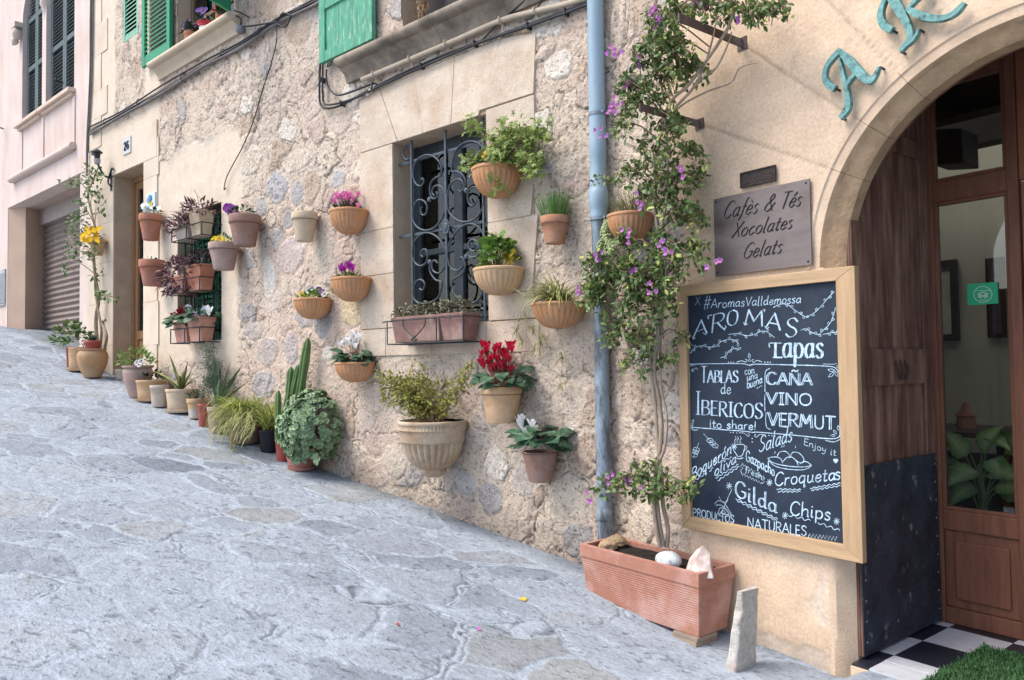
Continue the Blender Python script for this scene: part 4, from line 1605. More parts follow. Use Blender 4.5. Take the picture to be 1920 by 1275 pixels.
def hemi(n, lo=.0, hi=1.0):
    z = U(lo, hi, n)
    a = U(0, 2 * np.pi, n)
    r = np.sqrt(np.clip(1 - z * z, 0, 1))
    return np.stack([r * np.cos(a), r * np.sin(a), z], 1)


def unit(v):
    v = np.asarray(v, float)
    return v / (np.linalg.norm(v, axis=-1, keepdims=True) + 1e-9)


def clampwall(p, y=-.015):
    p = np.array(p, float)
    p[..., 1] = np.minimum(p[..., 1], y)
    return p


def mound(mb, c, rad, n, L, W, kind='oval', wall=None, lo=-.1, tilt=.6, colr=None, inner=.35, upn=.8):
    d = hemi(n, lo, 1)
    k = U(inner, 1, n)[:, None]**.6
    p = np.array(c) + d * k * np.array(rad)
    if wall is not None:
        p[:, 1] = np.minimum(p[:, 1], wall)
    D = unit(d * np.array([1, 1, .7]) + U(-tilt, tilt, (n, 3)))
    Nn = unit(np.array([0, 0, upn]) + d * .6 + U(-.5, .5, (n, 3)))
    mb.leaves(p, D, Nn, L * U(.7, 1.2, n), W * U(.7, 1.2, n), kind, colr)
    return p


def stems_to(mb, c, pts, r=.003, n=5, spread=.02):
    for p in pts:
        c0 = np.array(c) + np.array([U(-spread, spread), U(-spread, spread) * .6, 0])
        m = (c0 + p) / 2 + np.array([0, 0, .25 * abs(p[2] - c0[2])])
        mb.tube(spl([c0, m, p], 3), r, n, cap=False)


def pansy(th, c, face, size, pc, ec=(.75, .55, .02), eye=(.03, .01, .04), name="flower", par=None):
    """flat five-petalled face looking along face"""
    f = unit(face)
    s = unit(np.cross(f, [0, 0, 1.0]))
    u = np.cross(s, f)
    mb = MB()
    nv = len(TEMPL['petal'][0])
    cols = np.zeros((nv, 3))
    t = TEMPL['petal'][0][:, 0]
    for k in range(nv):
        cols[k] = ec if t[k] < .1 else (eye if t[k] < .4 and eye is not None else pc)
    for k, a in enumerate((90 + 38, 90 - 38, 190, -10, 270)):
        d = s * math.cos(R(a)) + u * math.sin(R(a))
        mb.leaves([np.array(c) + f * .002 * (k + 1)], [d], [f], size * .56, size * (.58 if k < 4 else .68), 'petal', cols)
    return th.part(name, mb, PETAL, parent=par, smooth=180)


def cyclamen(th, root, top, size, pc, n=5, wd=.40):
    mb = MB()
    top, root = np.array(top, float), np.array(root, float)
    nv = len(TEMPL['petal'][0])
    t = TEMPL['petal'][0][:, 0]
    cols = np.array([np.array(pc) * (.55 if q < .1 else 1.0) for q in t])
    a0 = U(0, 6)
    lean = np.array([U(-.3, .3), U(-.3, .3), 0])
    for k in range(n):
        a = a0 + k * 2 * np.pi / n
        d = unit(np.array([.42 * math.cos(a), .42 * math.sin(a), 1.0]) + lean)
        nn = unit(np.array([math.cos(a), math.sin(a), -.3]))
        mb.leaves([top], [d], [nn], size * U(.8, 1.15), size * wd, 'petal', cols)
    fo = th.part("flower", mb, PETAL, smooth=180)
    sb = MB()
    sb.tube(spl([root, (root + top) / 2 + np.array([U(-.01, .01), U(-.01, .01), .02]), top + np.array([0, 0, .012]), top], 3), .0022, 5, cap=False)
    th.part("flower_stem", sb, FLW_STEM, parent=fo)


def cyc_leaves(mb, c, rad, n, L, wall=None, lo=-.1):
    tv = TEMPL['heart'][0]
    cols = np.zeros((len(tv), 3))
    for k, (t, w, z) in enumerate(tv):
        mid = abs(w) < .01
        cols[k] = (.035, .085, .045) if (t < .1 or t > .8) else ((.055, .12, .06) if mid else (.15, .235, .16))
        if not mid and (t > .55):
            cols[k] = (.03, .075, .04)
    d = hemi(n, lo, .8)
    p = np.array(c) + d * np.array(rad) * (U(.45, 1, n)[:, None])
    if wall is not None:
        p[:, 1] = np.minimum(p[:, 1], wall)
    D = unit(d * np.array([1, 1, .25]) + U(-.35, .35, (n, 3)) + np.array([0, 0, -.15]))
    Nn = unit(np.array([0, 0, 1.0]) + d * .7 + np.array([.25, -.45, 0]) + U(-.25, .25, (n, 3)))
    mb.leaves(p, D, Nn, L * U(.75, 1.2, n), L * .95 * U(.75, 1.15, n), 'heart', cols)


# ------------------------------------------------------------------ fitting pots to the place they hang or stand
def fit_wall_round(xl, xr, yr, yb, gap=.015, rb=.68, fr='M'):
    r = .12
    for _ in range(8):
        c = P((xl + xr) / 2, yr, r + gap, fr)
        r = (xr - xl) / 2 * proj(c, fr)[2] / FPX
    zb = P((xl + xr) / 2, yb, r * (1 + rb) + gap, fr)[2]
    return c, r, c[2] - zb


def fit_ground(xl, xr, yr, yb, rb=.7):
    f = G((xl + xr) / 2, yb)
    h = np.array([f[0] - CAM[0], f[1] - CAM[1], 0])
    h /= np.linalg.norm(h)
    r = .1
    for _ in range(8):
        c = f + h * r * rb
        r = (xr - xl) / 2 * proj(c)[2] / FPX
    if c[1] > -(r + .01):                     # never through the wall: slide along the sight line
        pass
    z0 = float(gz(c[0], c[1])) + .004
    d = ray((xl + xr) / 2, yr)
    t = ((c - CAM) @ h) / (d @ h)
    zt = (CAM + d * t)[2]
    return np.array([c[0], c[1], z0]), r, zt - z0


def fit_half(xl, xr, yr, yb, fr='M'):
    c = P((xl + xr) / 2, yr, 0, fr)
    r = .2
    th = np.linspace(0, 2 * np.pi, 80, endpoint=False)
    for _ in range(40):
        q = [proj((c[0] + r * math.cos(a), min(-.62 * r - r * math.sin(a), -.004), c[2]), fr) for a in th]
        xs = np.array([v[0] for v in q])
        k = int(np.argmin(xs))
        a, b2 = xs.min(), xs.max()
        sc = FPX / q[20][2]
        r *= 1 + .6 * ((xr - xl) / (b2 - a) - 1)
        c[0] += .6 * ((xl + xr) / 2 - (a + b2) / 2) / sc / .75
        c[2] -= .6 * (yr - (q[k][1] + q[int(np.argmax(xs))][1]) / 2) / sc
    zb = P((xl + xr) / 2, yb, r * .8, fr)[2]
    return c, r, c[2] - zb


def pot_body(c, r, h, rb=.7, rim=.2, lip=1.06, n=36, ribs=0, wob=0.0):
    """open tapered pot with a rim band, c at the rim centre height"""
    mb = MB()
    z0 = -h
    ri = r / lip
    zr = -rim * h
    prof = [(.001, z0), (r * rb * .96, z0), (r * rb, z0 + .006), (ri * (rb + (1 - rb) * .5), z0 + (h - rim * h) * .5), (ri, zr - .004)]
    if rim:
        prof += [(r * .985, zr), (r, zr + .006)]
    prof += [(r, -.006), (r - .004, 0), (r - .012, 0), (r - .016, -.008), (r * .86, -.05)]
    fl = (lambda a, k: 1 + .012 * np.cos(ribs * a) * (k in (2, 3))) if ribs else None
    mb.lathe(prof, n, c, flute=fl)
    return mb


def half_bowl_body(c, r, h, ribs=30, n=180):
    mb = MB()
    prof = [(.001, -h)]
    for t in np.linspace(.06, 1, 12):
        prof.append((r * .97 * math.sin(t * math.pi / 2)**.80, -h * .12 - h * .88 * max(0, math.cos(t * math.pi / 2))**1.12))
    prof += [(r * .985, -h * .115), (r, -h * .10), (r, -.004), (r - .004, 0), (r - .011, 0), (r - .014, -.006), (r * .8, -.04), (.002, -.045)]
    m = len(prof)

    def fl(a, k):
        if 2 <= k <= 11:
            w = min(1, (k - 1) / 4) * (1 if k < 11 else .5)
            return 1 - .045 * w * (1 - np.abs(np.cos(ribs * a / 2)))**1.0
        return np.ones_like(a)
    mb.lathe(prof, n, (c[0], c[1] - .62 * r, c[2]), flute=fl)
    for v in mb.V:                            # flattened where it meets the wall
        v[:, 1] = np.minimum(v[:, 1], -.003)
    return mb
    # the bowl's lowest point stands out from the wall; a sloping back closes it
    mb.add([(c[0] + s * p[0], c[1], c[2] + p[1]) for s in (-1, 1) for p in prof[:-3]],
           [[i, i + 1, i + 1 + m - 3, i + m - 3] for i in range(m - 4)])
    for v in mb.V:
        v[:, 1] -= .46 * r * np.clip((c[2] - v[:, 2]) / h, 0, 1)**1.3
        dy = v[:, 1] - c[1]
        v[:, 1] = c[1] + dy * np.where(dy < -.5 * r, 1, 1)
    return mb


GW_ = "terracotta pots hung on the house wall"
GB_ = "half-bowl planters fixed to the house wall"
GG_ = "pots lined up along the foot of the wall"
RINGM = mat("rusty_ring", (.16, .10, .075), rough=.8, var=.3, bump=.2)


def wall_pot(xl, xr, yr, yb, m, label, soil=SOIL, rb=.66, rim=.22, name="wall_pot", lip=1.07, fr='M', group=GW_, cat="flower pot"):
    c, r, h = fit_wall_round(xl, xr, yr, yb, rb=rb, fr=fr)
    th = Thing(name, label, cat, (c[0], c[1], c[2] - h), fr, group)
    pt = th.part("pot", pot_body(c, r, h, rb, rim, lip), m, smooth=45)
    th.part("soil", MB().disc((c[0], c[1], c[2] - .022), r * .93, 24, jit=.01), soil)
    b = MB()
    a = np.linspace(0, 2 * np.pi, 25)
    zz = c[2] - rim * h - .008
    rr = r / lip + .005
    b.tube(np.stack([c[0] + rr * np.cos(a), c[1] + rr * np.sin(a), np.full(25, zz)], 1), .0022, 5, cap=False)
    b.tube([(c[0], c[1] + rr, zz), (c[0], -.0, zz + .004)], .0045, 5)
    th.part("holder_ring", b, RINGM)
    return th, c, r, h


def half_bowl(xl, xr, yr, yb, m, label, fr='M', ribs=26):
    c, r, h = fit_half(xl, xr, yr, yb, fr)
    c = np.array([c[0], -.004, c[2]])
    th = Thing("half_bowl_planter", label, "wall planter", (c[0], 0, c[2] - h), fr, GB_)
    th.part("bowl", half_bowl_body(c, r, h, ribs), m, smooth=50)
    th.part("soil", MB().disc((c[0], c[1] - .62 * r, c[2] - .02), r * .61, 24, jit=.01), SOIL)
    return th, c, r, h


# ------------------------------------------------------------------ wall pots, from the far end to the near end
th, c, r, h = wall_pot(168, 198, 449, 475, T_TAN, "small tan pot of bright yellow flowers by the climbing vine on the far corner", rb=.6, rim=.2)
b = MB()
mound(b, (c[0] - .05, c[1] - .08, c[2]), (.20, .16, .16), 70, .06, .028, 'oval')
th.part("foliage", b, G_DARK)
for k in range(26):
    q = P(150 + U(0, 38), 428 + U(0, 26), r + U(.0, .25))
    pansy(th, q, (.6 + U(-.3, .3), -.8, U(-.1, .4)), .06, (.82, .52, .01), (.75, .35, .01), None)

th, c, r, h = wall_pot(262, 303, 402, 445, T_RED, "red terracotta pot of small pale white pansies under the flower tile", rb=.66, rim=.26)
b = MB()
mound(b, (c[0], c[1], c[2]), (r * 1.0, r * 1.0, .07), 60, .05, .025, 'oval')
th.part("foliage", b, G_DARK)
for k in range(15):
    a = U(0, 6.28)
    q = c + np.array([r * .9 * U(.2, 1) * math.cos(a), r * .9 * U(.2, 1) * math.sin(a), U(.02, .10)])
    pansy(th, q, (.6 + U(-.4, .4), -.8, U(.0, .6)), .062, (.74, .80, .80), (.7, .6, .2), None)

th, c, r, h = wall_pot(262, 308, 488, 532, T_RED, "orange-red terracotta pot with almost bare soil below the white pansies", rb=.66, rim=.28)
b = MB()
mound(b, (c[0] - .03, c[1], c[2] - .01), (r * .6, r * .6, .045), 12, .05, .03, 'oval')
th.part("seedling", b, G_DARK)

th, c, r, h = wall_pot(430, 488, 404, 455, T_BROWN, "brown clay pot with a drooping purple pansy", rb=.68, rim=.26)
b = MB()
mound(b, (c[0] - .05, c[1], c[2] + .01), (r * .8, r * .8, .09), 60, .055, .028, 'oval')
stems_to(b, c, [(c[0] + .10, c[1] - .05, c[2] + .02), (c[0] - .1, c[1] - .06, c[2] + .05)])
th.part("foliage", b, G_DARK)
for px, py in ((432, 392), (441, 394), (436, 398), (428, 390)):
    q = P(px, py, r + .06)
    pansy(th, q, (.5 + U(-.3, .3), -.8, .2), .10, (.21, .03, .26), (.4, .2, .02), (.10, .01, .14))

th, c, r, h = wall_pot(392, 448, 456, 501, T_LILAC, "lilac-grey clay pot with one yellow pansy", rb=.66, rim=.24)
b = MB()
mound(b, (c[0], c[1], c[2] + .01), (r * .8, r * .8, .07), 50, .05, .025, 'oval')
th.part("foliage", b, G_FRESH)
for px, py in ((404, 450), (411, 449), (407, 454), (420, 452)):
    pansy(th, P(px, py, r + .07), (.5, -.8, .3), .085 if px < 415 else .06, (.80, .60, .01), (.7, .4, .01), (.35, .16, .01))

th, c, r, h = wall_pot(547, 595, 399, 448, T_BEIGE, "empty pale beige pot hanging alone on the rubble wall", soil=DRYSOIL, rb=.66, rim=.24)

th, c, r, h = half_bowl(617, 692, 394, 438, T_ORANGE, "half bowl of pale pink cyclamen, upper of the two left of the iron window")
b = MB()
mound(b, (c[0] - .04, c[1] - r * .62, c[2]), (r * .85, r * .55, .06), 110, .055, .032, 'oval', wall=-.02)
th.part("foliage", b, mat("bronze_green_leaf", (.06, .085, .03), rough=.5, island=.35, trans=.12, bump=0))
for k in range(24):
    px, py = U(628, 672), U(368, 392)
    top = P(px, py, U(.05, r * .8))
    cyclamen(th, (c[0] + U(-.06, .06), c[1] - r * .62, c[2]), top, .062, (.72, .22, .47), 5)

th, c, r, h = half_bowl(620, 698, 521, 565, T_ORANGE, "half bowl of purple-magenta cyclamen with trailing green, below the pale pink one")
b = MB()
mound(b, (c[0] - .05, c[1] - r * .65, c[2] - .005), (r * .95, r * .6, .045), 260, .035, .012, 'oval', wall=-.02)
p = np.array([P(635 + U(-12, 12), 525 + U(0, 22), r * .98 + U(0, .02)) for k in range(70)])
b.leaves(p, unit(np.array([0, -.4, -1.0]) + U(-.6, .6, (70, 3))), unit(np.array([0, -1, .3]) + U(-.3, .3, (70, 3))), .035, .012)
th.part("foliage", b, G_MID)
for k in range(9):
    top = P(U(633, 663), U(498, 512), U(.05, r * .8))
    cyclamen(th, (c[0] + U(-.05, .05), c[1] - r * .62, c[2]), top, .065, (.40, .028, .38))

th, c, r, h = half_bowl(550, 623, 560, 598, T_ORANGE, "half bowl of mixed dark and yellow pansies above the tall cactus")
b = MB()
mound(b, (c[0], c[1] - r * .62, c[2]), (r * .8, r * .55, .07), 90, .055, .03, 'oval', wall=-.02)
th.part("foliage", b, G_FRESH)
for px, py, pc in ((565, 551, (.72, .45, .02)), (571, 555, (.6, .4, .05)), (598, 543, (.05, .03, .14)), (604, 547, (.12, .08, .25)), (586, 540, (.55, .5, .65)), (592, 549, (.5, .42, .05)), (609, 552, (.6, .58, .62)), (578, 545, (.6, .6, .6))):
    pansy(th, P(px, py, r * .6), (.4 + U(-.3, .3), -.8, .3), .052, pc, (.7, .5, .02), (.03, .01, .03))

th, c, r, h = half_bowl(627, 704, 679, 717, T_ORANGE, "half bowl of white cyclamen over the green succulent bush")
b = MB()
cyc_leaves(b, (c[0] - .03, c[1] - r * .62, c[2] + .01), (r * .95, r * .7, .12), 46, .10, wall=-.03)
th.part("foliage", b, G_CYC, smooth=180)
for px, py in ((645, 640), (662, 626), (668, 632), (672, 640), (656, 645), (663, 640), (640, 646), (667, 650), (650, 638), (675, 632), (659, 633)):
    cyclamen(th, (c[0] + U(-.05, .05), c[1] - r * .62, c[2]), P(px, py + 6, r * .5 + U(-.05, .05)), .068, (.80, .81, .82))

th, c, r, h = half_bowl(884, 980, 315, 369, T_ORANGE, "half bowl high beside the iron window with a large straggling leafy plant")
b = MB()
fp, tips = [], []
for k in range(34):
    px, py = (U(885, 1012), U(240, 310))
    if px < 915 and py < 290:
        py += 15
    tips.append(P(px, py, U(.06, .26)))
for px, py in ((885, 232), (892, 240), (900, 252), (1012, 244), (1020, 252), (985, 250), (960, 240), (943, 243), (882, 300), (878, 310), (1000, 330), (985, 320), (930, 330), (938, 345)):
    tips.append(P(px, py, .20))
stems_to(b, (c[0], c[1] - r * .65, c[2] - .02), tips, .0035, 5, .06)
th.part("stems", b, DRYTWIG)
b = MB()
for t in tips:
    n = 16
    p = t + RNG.normal(0, .034, (n, 3))
    p[:, 1] = np.minimum(p[:, 1], -.02)
    b.leaves(p, unit(RNG.normal(0, 1, (n, 3)) + np.array([0, -.3, .2])), unit(np.array([.3, -.7, .8]) + U(-.6, .6, (n, 3))), U(.04, .07, n), U(.04, .07, n), 'cut')
th.part("foliage", b, mat("leaf_lime_green", (.215, .285, .075), rough=.5, island=.4, trans=.2, bump=0))
b = MB()
p = np.array([P(903, 291, .2), P(908, 294, .22), P(899, 289, .21)])
b.leaves(p, unit(RNG.normal(0, 1, (3, 3))), [(0, -1, .5)], .05, .04)
th.part("yellow_leaf", b, mat("yellowed_leaf", (.55, .33, .03), bump=0, trans=.2))

th, c, r, h = half_bowl(887, 985, 503, 553, T_TAN, "half bowl of bright green geranium leaves, middle of the column right of the iron window")
b = MB()
p = mound(b, (c[0] - .02, c[1] - r * .6, c[2] + .07), (r * .80, r * .55, .17), 90, .075, .075, 'lobed', wall=-.03, lo=-.1, upn=1.0)
th.part("foliage", b, G_FRESH)
b = MB()
stems_to(b, (c[0], c[1] - r * .62, c[2] - .02), p[::4], .003, 5, .06)
th.part("stems", b, STEM)
b = MB()
p = np.array([P(U(940, 975), U(475, 495), r * .7) for k in range(22)])
b.leaves(p, unit(RNG.normal(0, 1, (22, 3))), unit(np.array([.2, -.8, .5]) + U(-.4, .4, (22, 3))), .045, .045, 'lobed')
th.part("yellow_leaves", b, mat("gold_leaf", (.42, .33, .03), rough=.5, island=.3, bump=0, trans=.2))

th, c, r, h = wall_pot(1013, 1066, 406, 453, terra("terracotta_warm", (.44, .21, .12)), "terracotta pot of upright grassy chives left of the blue drainpipe", rb=.68, rim=.26)
b = MB()
for k in range(230):
    a, q = U(0, 6.28), r * .9 * math.sqrt(U(0, 1))
    b.blade((c[0] + q * math.cos(a), c[1] + q * math.sin(a), c[2] - .02), (.35 * math.cos(a) * q / r + U(-.12, .12), .35 * math.sin(a) * q / r + U(-.12, .12), 1), U(.13, .23), .006, U(.0, .35), 5)
th.part("foliage", b, mat("chive_green", (.14, .26, .07), rough=.5, island=.35, trans=.2, bump=0))

th, c, r, h = half_bowl(996, 1100, 568, 616, T_ORANGE, "half bowl of a striped spider plant with long trailing runners by the drainpipe")
b = MB()
for k in range(150):
    a = U(-3.14, .0)
    b.blade((c[0] + U(-.06, .06), c[1] - r * .62 + U(-.04, .04), c[2] - .02), (math.cos(a) * .9, math.sin(a) * .8, U(.5, 1.6)), U(.20, .38), .017, U(.9, 2.6), 7)
th.part("foliage", b, G_STRAW)
b = MB()
pl = MB()
for pts in (((1030, 575), (1000, 570), (965, 585), (968, 620), (975, 640)), ((1030, 575), (990, 590), (985, 620), (992, 640)), ((1020, 575), (945, 530)),
            ((1050, 580), (1040, 640), (1052, 720)), ((1045, 580), (1012, 610), (1000, 640)), ((1060, 580), (1056, 650), (1058, 660), (1054, 690))):
    q = [P(x, y, max(.03, r * (1 - i * .25))) for i, (x, y) in enumerate(pts)]
    b.tube(spl(q, 5), .002, 5, cap=False)
for px, py, n, L in ((945, 532, 8, .06), (968, 620, 22, .09), (980, 640, 22, .09), (1000, 615, 22, .08), (1012, 640, 22, .09), (985, 590, 16, .07), (1003, 655, 16, .08), (1054, 672, 18, .07), (1053, 722, 20, .08), (1020, 630, 14, .07), (975, 600, 14, .08), (1012, 660, 10, .05)):
    o = P(px, py, .06)
    for k in range(n):
        pl.blade(o, RNG.normal(0, 1, 3) + np.array([0, -.3, .3]), L * U(.6, 1.1), .008, U(.5, 2.2), 5)
th.part("runner", b, mat("pale_runner", (.50, .45, .25), bump=0))
th.part("plantlets", pl, G_STRAW)

# ---- the window box of succulents in its wire rack
zt = P(780, 592, .21)[2]
zb = P(780, 640, .21)[2]
sA, sB, sC = P(733, 597, .22)[0], P(823, 588, .22)[0], P(866, 582, .22)[0]


def trough(mb, x0, x1, y0, y1, z0, z1, tp=.02, rim=.018, rh=.025):
    """tapered trough with a projecting rim (top left open)"""
    mb.hexa([(x0 + tp, y0 + tp, z0), (x1 - tp, y0 + tp, z0), (x0 + tp, y1 - tp, z0), (x1 - tp, y1 - tp, z0),
             (x0, y0, z1 - rh), (x1, y0, z1 - rh), (x0, y1, z1 - rh), (x1, y1, z1 - rh)])
    e = .006
    for a in ((x0 - e, x1 + e, y0 - e, y0 + rim), (x0 - e, x1 + e, y1 - rim, y1 + e), (x0 - e, x0 + rim, y0 + rim, y1 - rim), (x1 - rim, x1 + e, y0 + rim, y1 - rim)):
        mb.box(*a, z1 - rh + .0005, z1)


def soil_sheet(x0, x1, y0, y1, z):
    n, m = 24, 12
    X, Y = np.meshgrid(np.linspace(x0, x1, n), np.linspace(y0, y1, m), indexing='ij')
    Z = z + .02 * (fbm(X * 30, Y * 30, 7) - .5)
    i, j = np.meshgrid(np.arange(n - 1), np.arange(m - 1), indexing='ij')
    q = (i * m + j).reshape(-1)
    return MB().add(np.stack([X, Y, Z], -1), np.stack([q, q + m, q + m + 1, q + 1], 1))


T_OLD = terra("old_brown_trough_clay", (.24, .135, .115), c2=(.36, .25, .21), c2s=5)
rk = Thing("planter_rack", "black wire rack with a heart scroll below the iron window", "rack", ((sA + sC) / 2, -.12, zb))
b = MB()
x0, x1, y0, y1, za, zc2 = sA - .03, sC + .03, -.235, -.02, zb - .015, zt - .03
for z in (za, zc2):
    b.tube([(x0, y1, z), (x0, y0, z), (x1, y0, z), (x1, y1, z), (x0, y1, z)], .005, 6)
for xx in (x0, x1, (x0 + 2 * x1) / 3):
    b.tube([(xx, y0, za), (xx, y0, zc2)], .005, 6)
b.tube([(x0, y0, zc2), (x0 - .16, y0 + .08, zc2 + .002)], .005, 6)
for k in range(4):
    yy = y0 + (y1 - y0) * (k + 1) / 5
    b.tube([(x0, yy, za), (x1, yy, za)], .004, 6)
rk.part("frame", b, M_IRON)
b = MB()
xm = x0 + (x1 - x0) * .38
hz = zc2 - za
for sg in (1, -1):
    b.tube(spl([(xm + sg * .13, y0 - .004, zc2), (xm + sg * .12, y0 - .004, zc2 - hz * .3), (xm + sg * .02, y0 - .004, za + hz * .3), (xm - sg * .035, y0 - .004, za + hz * .15), (xm - sg * .02, y0 - .004, za + .02), (xm + sg * .02, y0 - .004, za + hz * .12), (xm - sg * .01, y0 - .004, za + hz * .3)], 6), .0042, 6)
rk.part("scroll", b, M_IRON, smooth=60)
for (a, c2_, dz, lab) in ((sA, sB - .008, 0, "long brown clay trough of dry succulents in the rack below the iron window"), (sB - .005, sC, .0, "shorter brown clay trough of succulents at the right end of the same rack")):
    th = Thing("planter_trough", lab, "planter", ((a + c2_) / 2, -.12, zb), group="clay troughs below the iron window")
    b = MB()
    trough(b, a, c2_, -.215, -.035, zb - .004, zt + dz)
    th.part("trough", b, T_OLD, bevel=.006)
    th.part("soil", soil_sheet(a + .018, c2_ - .018, -.195, -.055, zt + dz - .015), DRYSOIL)
    b = MB()
    n = int(260 * (c2_ - a) / .3)
    p = np.stack([U(a, c2_, n), U(-.22, -.04, n), zt + dz + U(-.02, .075, n) * (1 + .5 * np.sin(U(0, 6, n)))], 1)
    b.leaves(p, unit(RNG.normal(0, 1, (n, 3)) + np.array([0, -.2, .6])), unit(RNG.normal(0, 1, (n, 3))), U(.02, .045, n), .012, 'long')
    for k in range(int(26 * (c2_ - a) / .3)):
        o = np.array([U(a, c2_), U(-.2, -.06), zt + dz + U(.02, .08)])
        m = 10
        aa2 = U(0, 6.28, m)
        b.leaves(np.tile(o, (m, 1)), np.stack([np.cos(aa2), np.sin(aa2), U(.2, .9, m)], 1), [(0, 0, 1)], .035, .02, 'round')
    th.part("succulents", b, G_SEDUM)

# ---- three racks of planters over the green window
M_RACK = M_IRON


def win_rack(zt_px, zb_px, xl, xr, label, y0=-.23):
    s0, s1 = P(xl, zb_px, .23)[0], P(xr, zb_px - 8, .05)[0]
    z0 = P((xl + xr) / 2, zb_px, .18)[2]
    z1 = P((xl + xr) / 2, zt_px, .18)[2]
    rk = Thing("planter_rack", label, "rack", ((s0 + s1) / 2, -.12, z0), group="wire racks on the green window")
    b = MB()
    for z in (z0, z1):
        b.tube([(s0, .05, z), (s0, y0, z), (s1, y0, z), (s1, .05, z)], .007, 6)
    for xx in (s0, (s0 + s1) / 2, s1):
        b.tube([(xx, y0, z0), (xx, y0, z1)], .007, 6)
        b.tube([(xx, y0, z0), (xx, .05, z0)], .006, 6)
        b.tube([(xx, .05, z0 - .1), (xx, .05, z1 + .1)], .007, 6)
    rk.part("frame", b, M_RACK)
    return s0, s1, z0, z1


def box_planter(a, c2_, z0, z1, m, label, y0=-.215, y1=-.03):
    th = Thing("planter_trough", label, "planter", ((a + c2_) / 2, (y0 + y1) / 2, z0), group="planters on the green window racks")
    b = MB()
    trough(b, a, c2_, y0, y1, z0, z1, .03)
    th.part("trough", b, m, bevel=.006)
    th.part("soil", soil_sheet(a + .02, c2_ - .02, y0 + .02, y1 - .02, z1 - .018), SOIL)
    return th


s0, s1, z0, z1 = win_rack(423, 446, 322, 408, "upper wire rack in front of the green window, holding two pots of purple leaves")
th = box_planter(s0 + .03, (s0 + s1) / 2 - .02, z0 + .006, z0 + .15, T_GREY, "low grey planter of purple tradescantia at the left of the upper rack")
b = MB()
mound(b, ((s0 + s0 + s1) / 3, -.14, z0 + .13), (.30, .20, .20), 170, .10, .028, 'long', lo=-.3)
th.part("foliage", b, G_PURPLE)
th = box_planter((s0 + s1) / 2 + .02, s1 - .10, z0 + .006, z0 + .30, T_BEIGE, "taller beige planter of purple tradescantia at the right of the upper rack")
b = MB()
mound(b, ((s0 + 2 * s1) / 3 + .0, -.13, z0 + .29), (.24, .18, .13), 110, .10, .026, 'long', lo=-.4)
stems_to(b, ((s0 + 2 * s1) / 3, -.13, z0 + .3), [((s0 + 2 * s1) / 3 - .1, -.15, z0 + .55)], .003)
th.part("foliage", b, G_PURPLE)

s0, s1, z0, z1 = win_rack(523, 548, 314, 404, "middle wire rack in front of the green window, spilling purple foliage")
th = box_planter(s0 + .03, (s0 + s1) / 2 - .02, z0 + .006, z0 + .21, P_TERRA, "left planter on the middle rack, hidden under spilling purple tradescantia")
b = MB()
mound(b, (s0 + .22, -.17, z0 + .20), (.36, .22, .24), 330, .10, .03, 'long', lo=-.9)
th.part("foliage", b, G_PURPLE)
th = box_planter((s0 + s1) / 2 + .02, s1 - .03, z0 + .006, z0 + .30, T_RED, "right terracotta planter of purple tradescantia on the middle rack")
b = MB()
mound(b, ((s0 + 3 * s1) / 4, -.13, z0 + .30), (.28, .16, .16), 120, .09, .026, 'long', lo=-.1)
th.part("foliage", b, mat("dark_purple_leaf", (.06, .04, .045), island=.4, bump=0, trans=.1))

s0, s1, z0, z1 = win_rack(615, 642, 320, 404, "bottom wire rack in front of the green window, carrying cyclamen")
for a, c2_, pc, lab, dz, xa, xb in ((s0 + .02, (s0 + s1) / 2 - .01, (.30, .012, .03), "left terracotta trough of red cyclamen on the bottom rack", .0, 320, 352), ((s0 + s1) / 2 + .01, s1 - .02, (.78, .80, .84), "right terracotta trough of white cyclamen on the bottom rack", .04, 350, 398)):
    th = box_planter(a, c2_, z0 + .006, z0 + .24 + dz, P_TERRA, lab)
    b = MB()
    cyc_leaves(b, ((a + c2_) / 2, -.14, z0 + .25 + dz), ((c2_ - a) * .62, .16, .13), 60, .10, lo=-.5)
    th.part("foliage", b, G_CYC, smooth=180)
    for k in range(13 if pc[1] < .5 else 20):
        cyclamen(th, ((a + c2_) / 2 + U(-.1, .1), -.13, z0 + .24), P(U(xa, xb), U(584, 604) - (U(xa, xb) - 350) * .08, U(.05, .22)), .075, pc)

# ---- the big ornamental half urn
c, r, h = fit_half(747, 878, 788, 895)
c = np.array([c[0], -.012, c[2]])
th = Thing("half_urn_planter", "large fluted stone-coloured half urn with a sparse dry shrub on the wall", "wall planter", (c[0], 0, c[2] - h), group=GB_)
prof = [(.001, -h), (r * .22, -h), (r * .33, -h * .96), (r * .40, -h * .90), (r * .37, -h * .87), (r * .38, -h * .845), (r * .46, -h * .83), (r * .56, -h * .79), (r * .70, -h * .70), (r * .80, -h * .58), (r * .865, -h * .45), (r * .885, -h * .385), (r * .905, -h * .375), (r * .912, -h * .36), (r * .935, -h * .20), (r * .95, -h * .175),
        (r * .985, -h * .165), (r * .995, -h * .15), (r * .975, -h * .135), (r * .975, -h * .07), (r * .995, -h * .06), (r, -h * .04), (r, -.006), (r - .006, 0), (r - .018, 0), (r - .022, -.02), (.002, -.05)]


def urn_fl(a, k):
    if 7 <= k <= 11:
        return 1 - .085 * (1 - np.abs(np.cos(a * 13))) * (1 if k < 11 else .6)
    if 18 <= k <= 19:
        return 1 + .02 * np.cos(a * 64 + k)
    return np.ones_like(a)


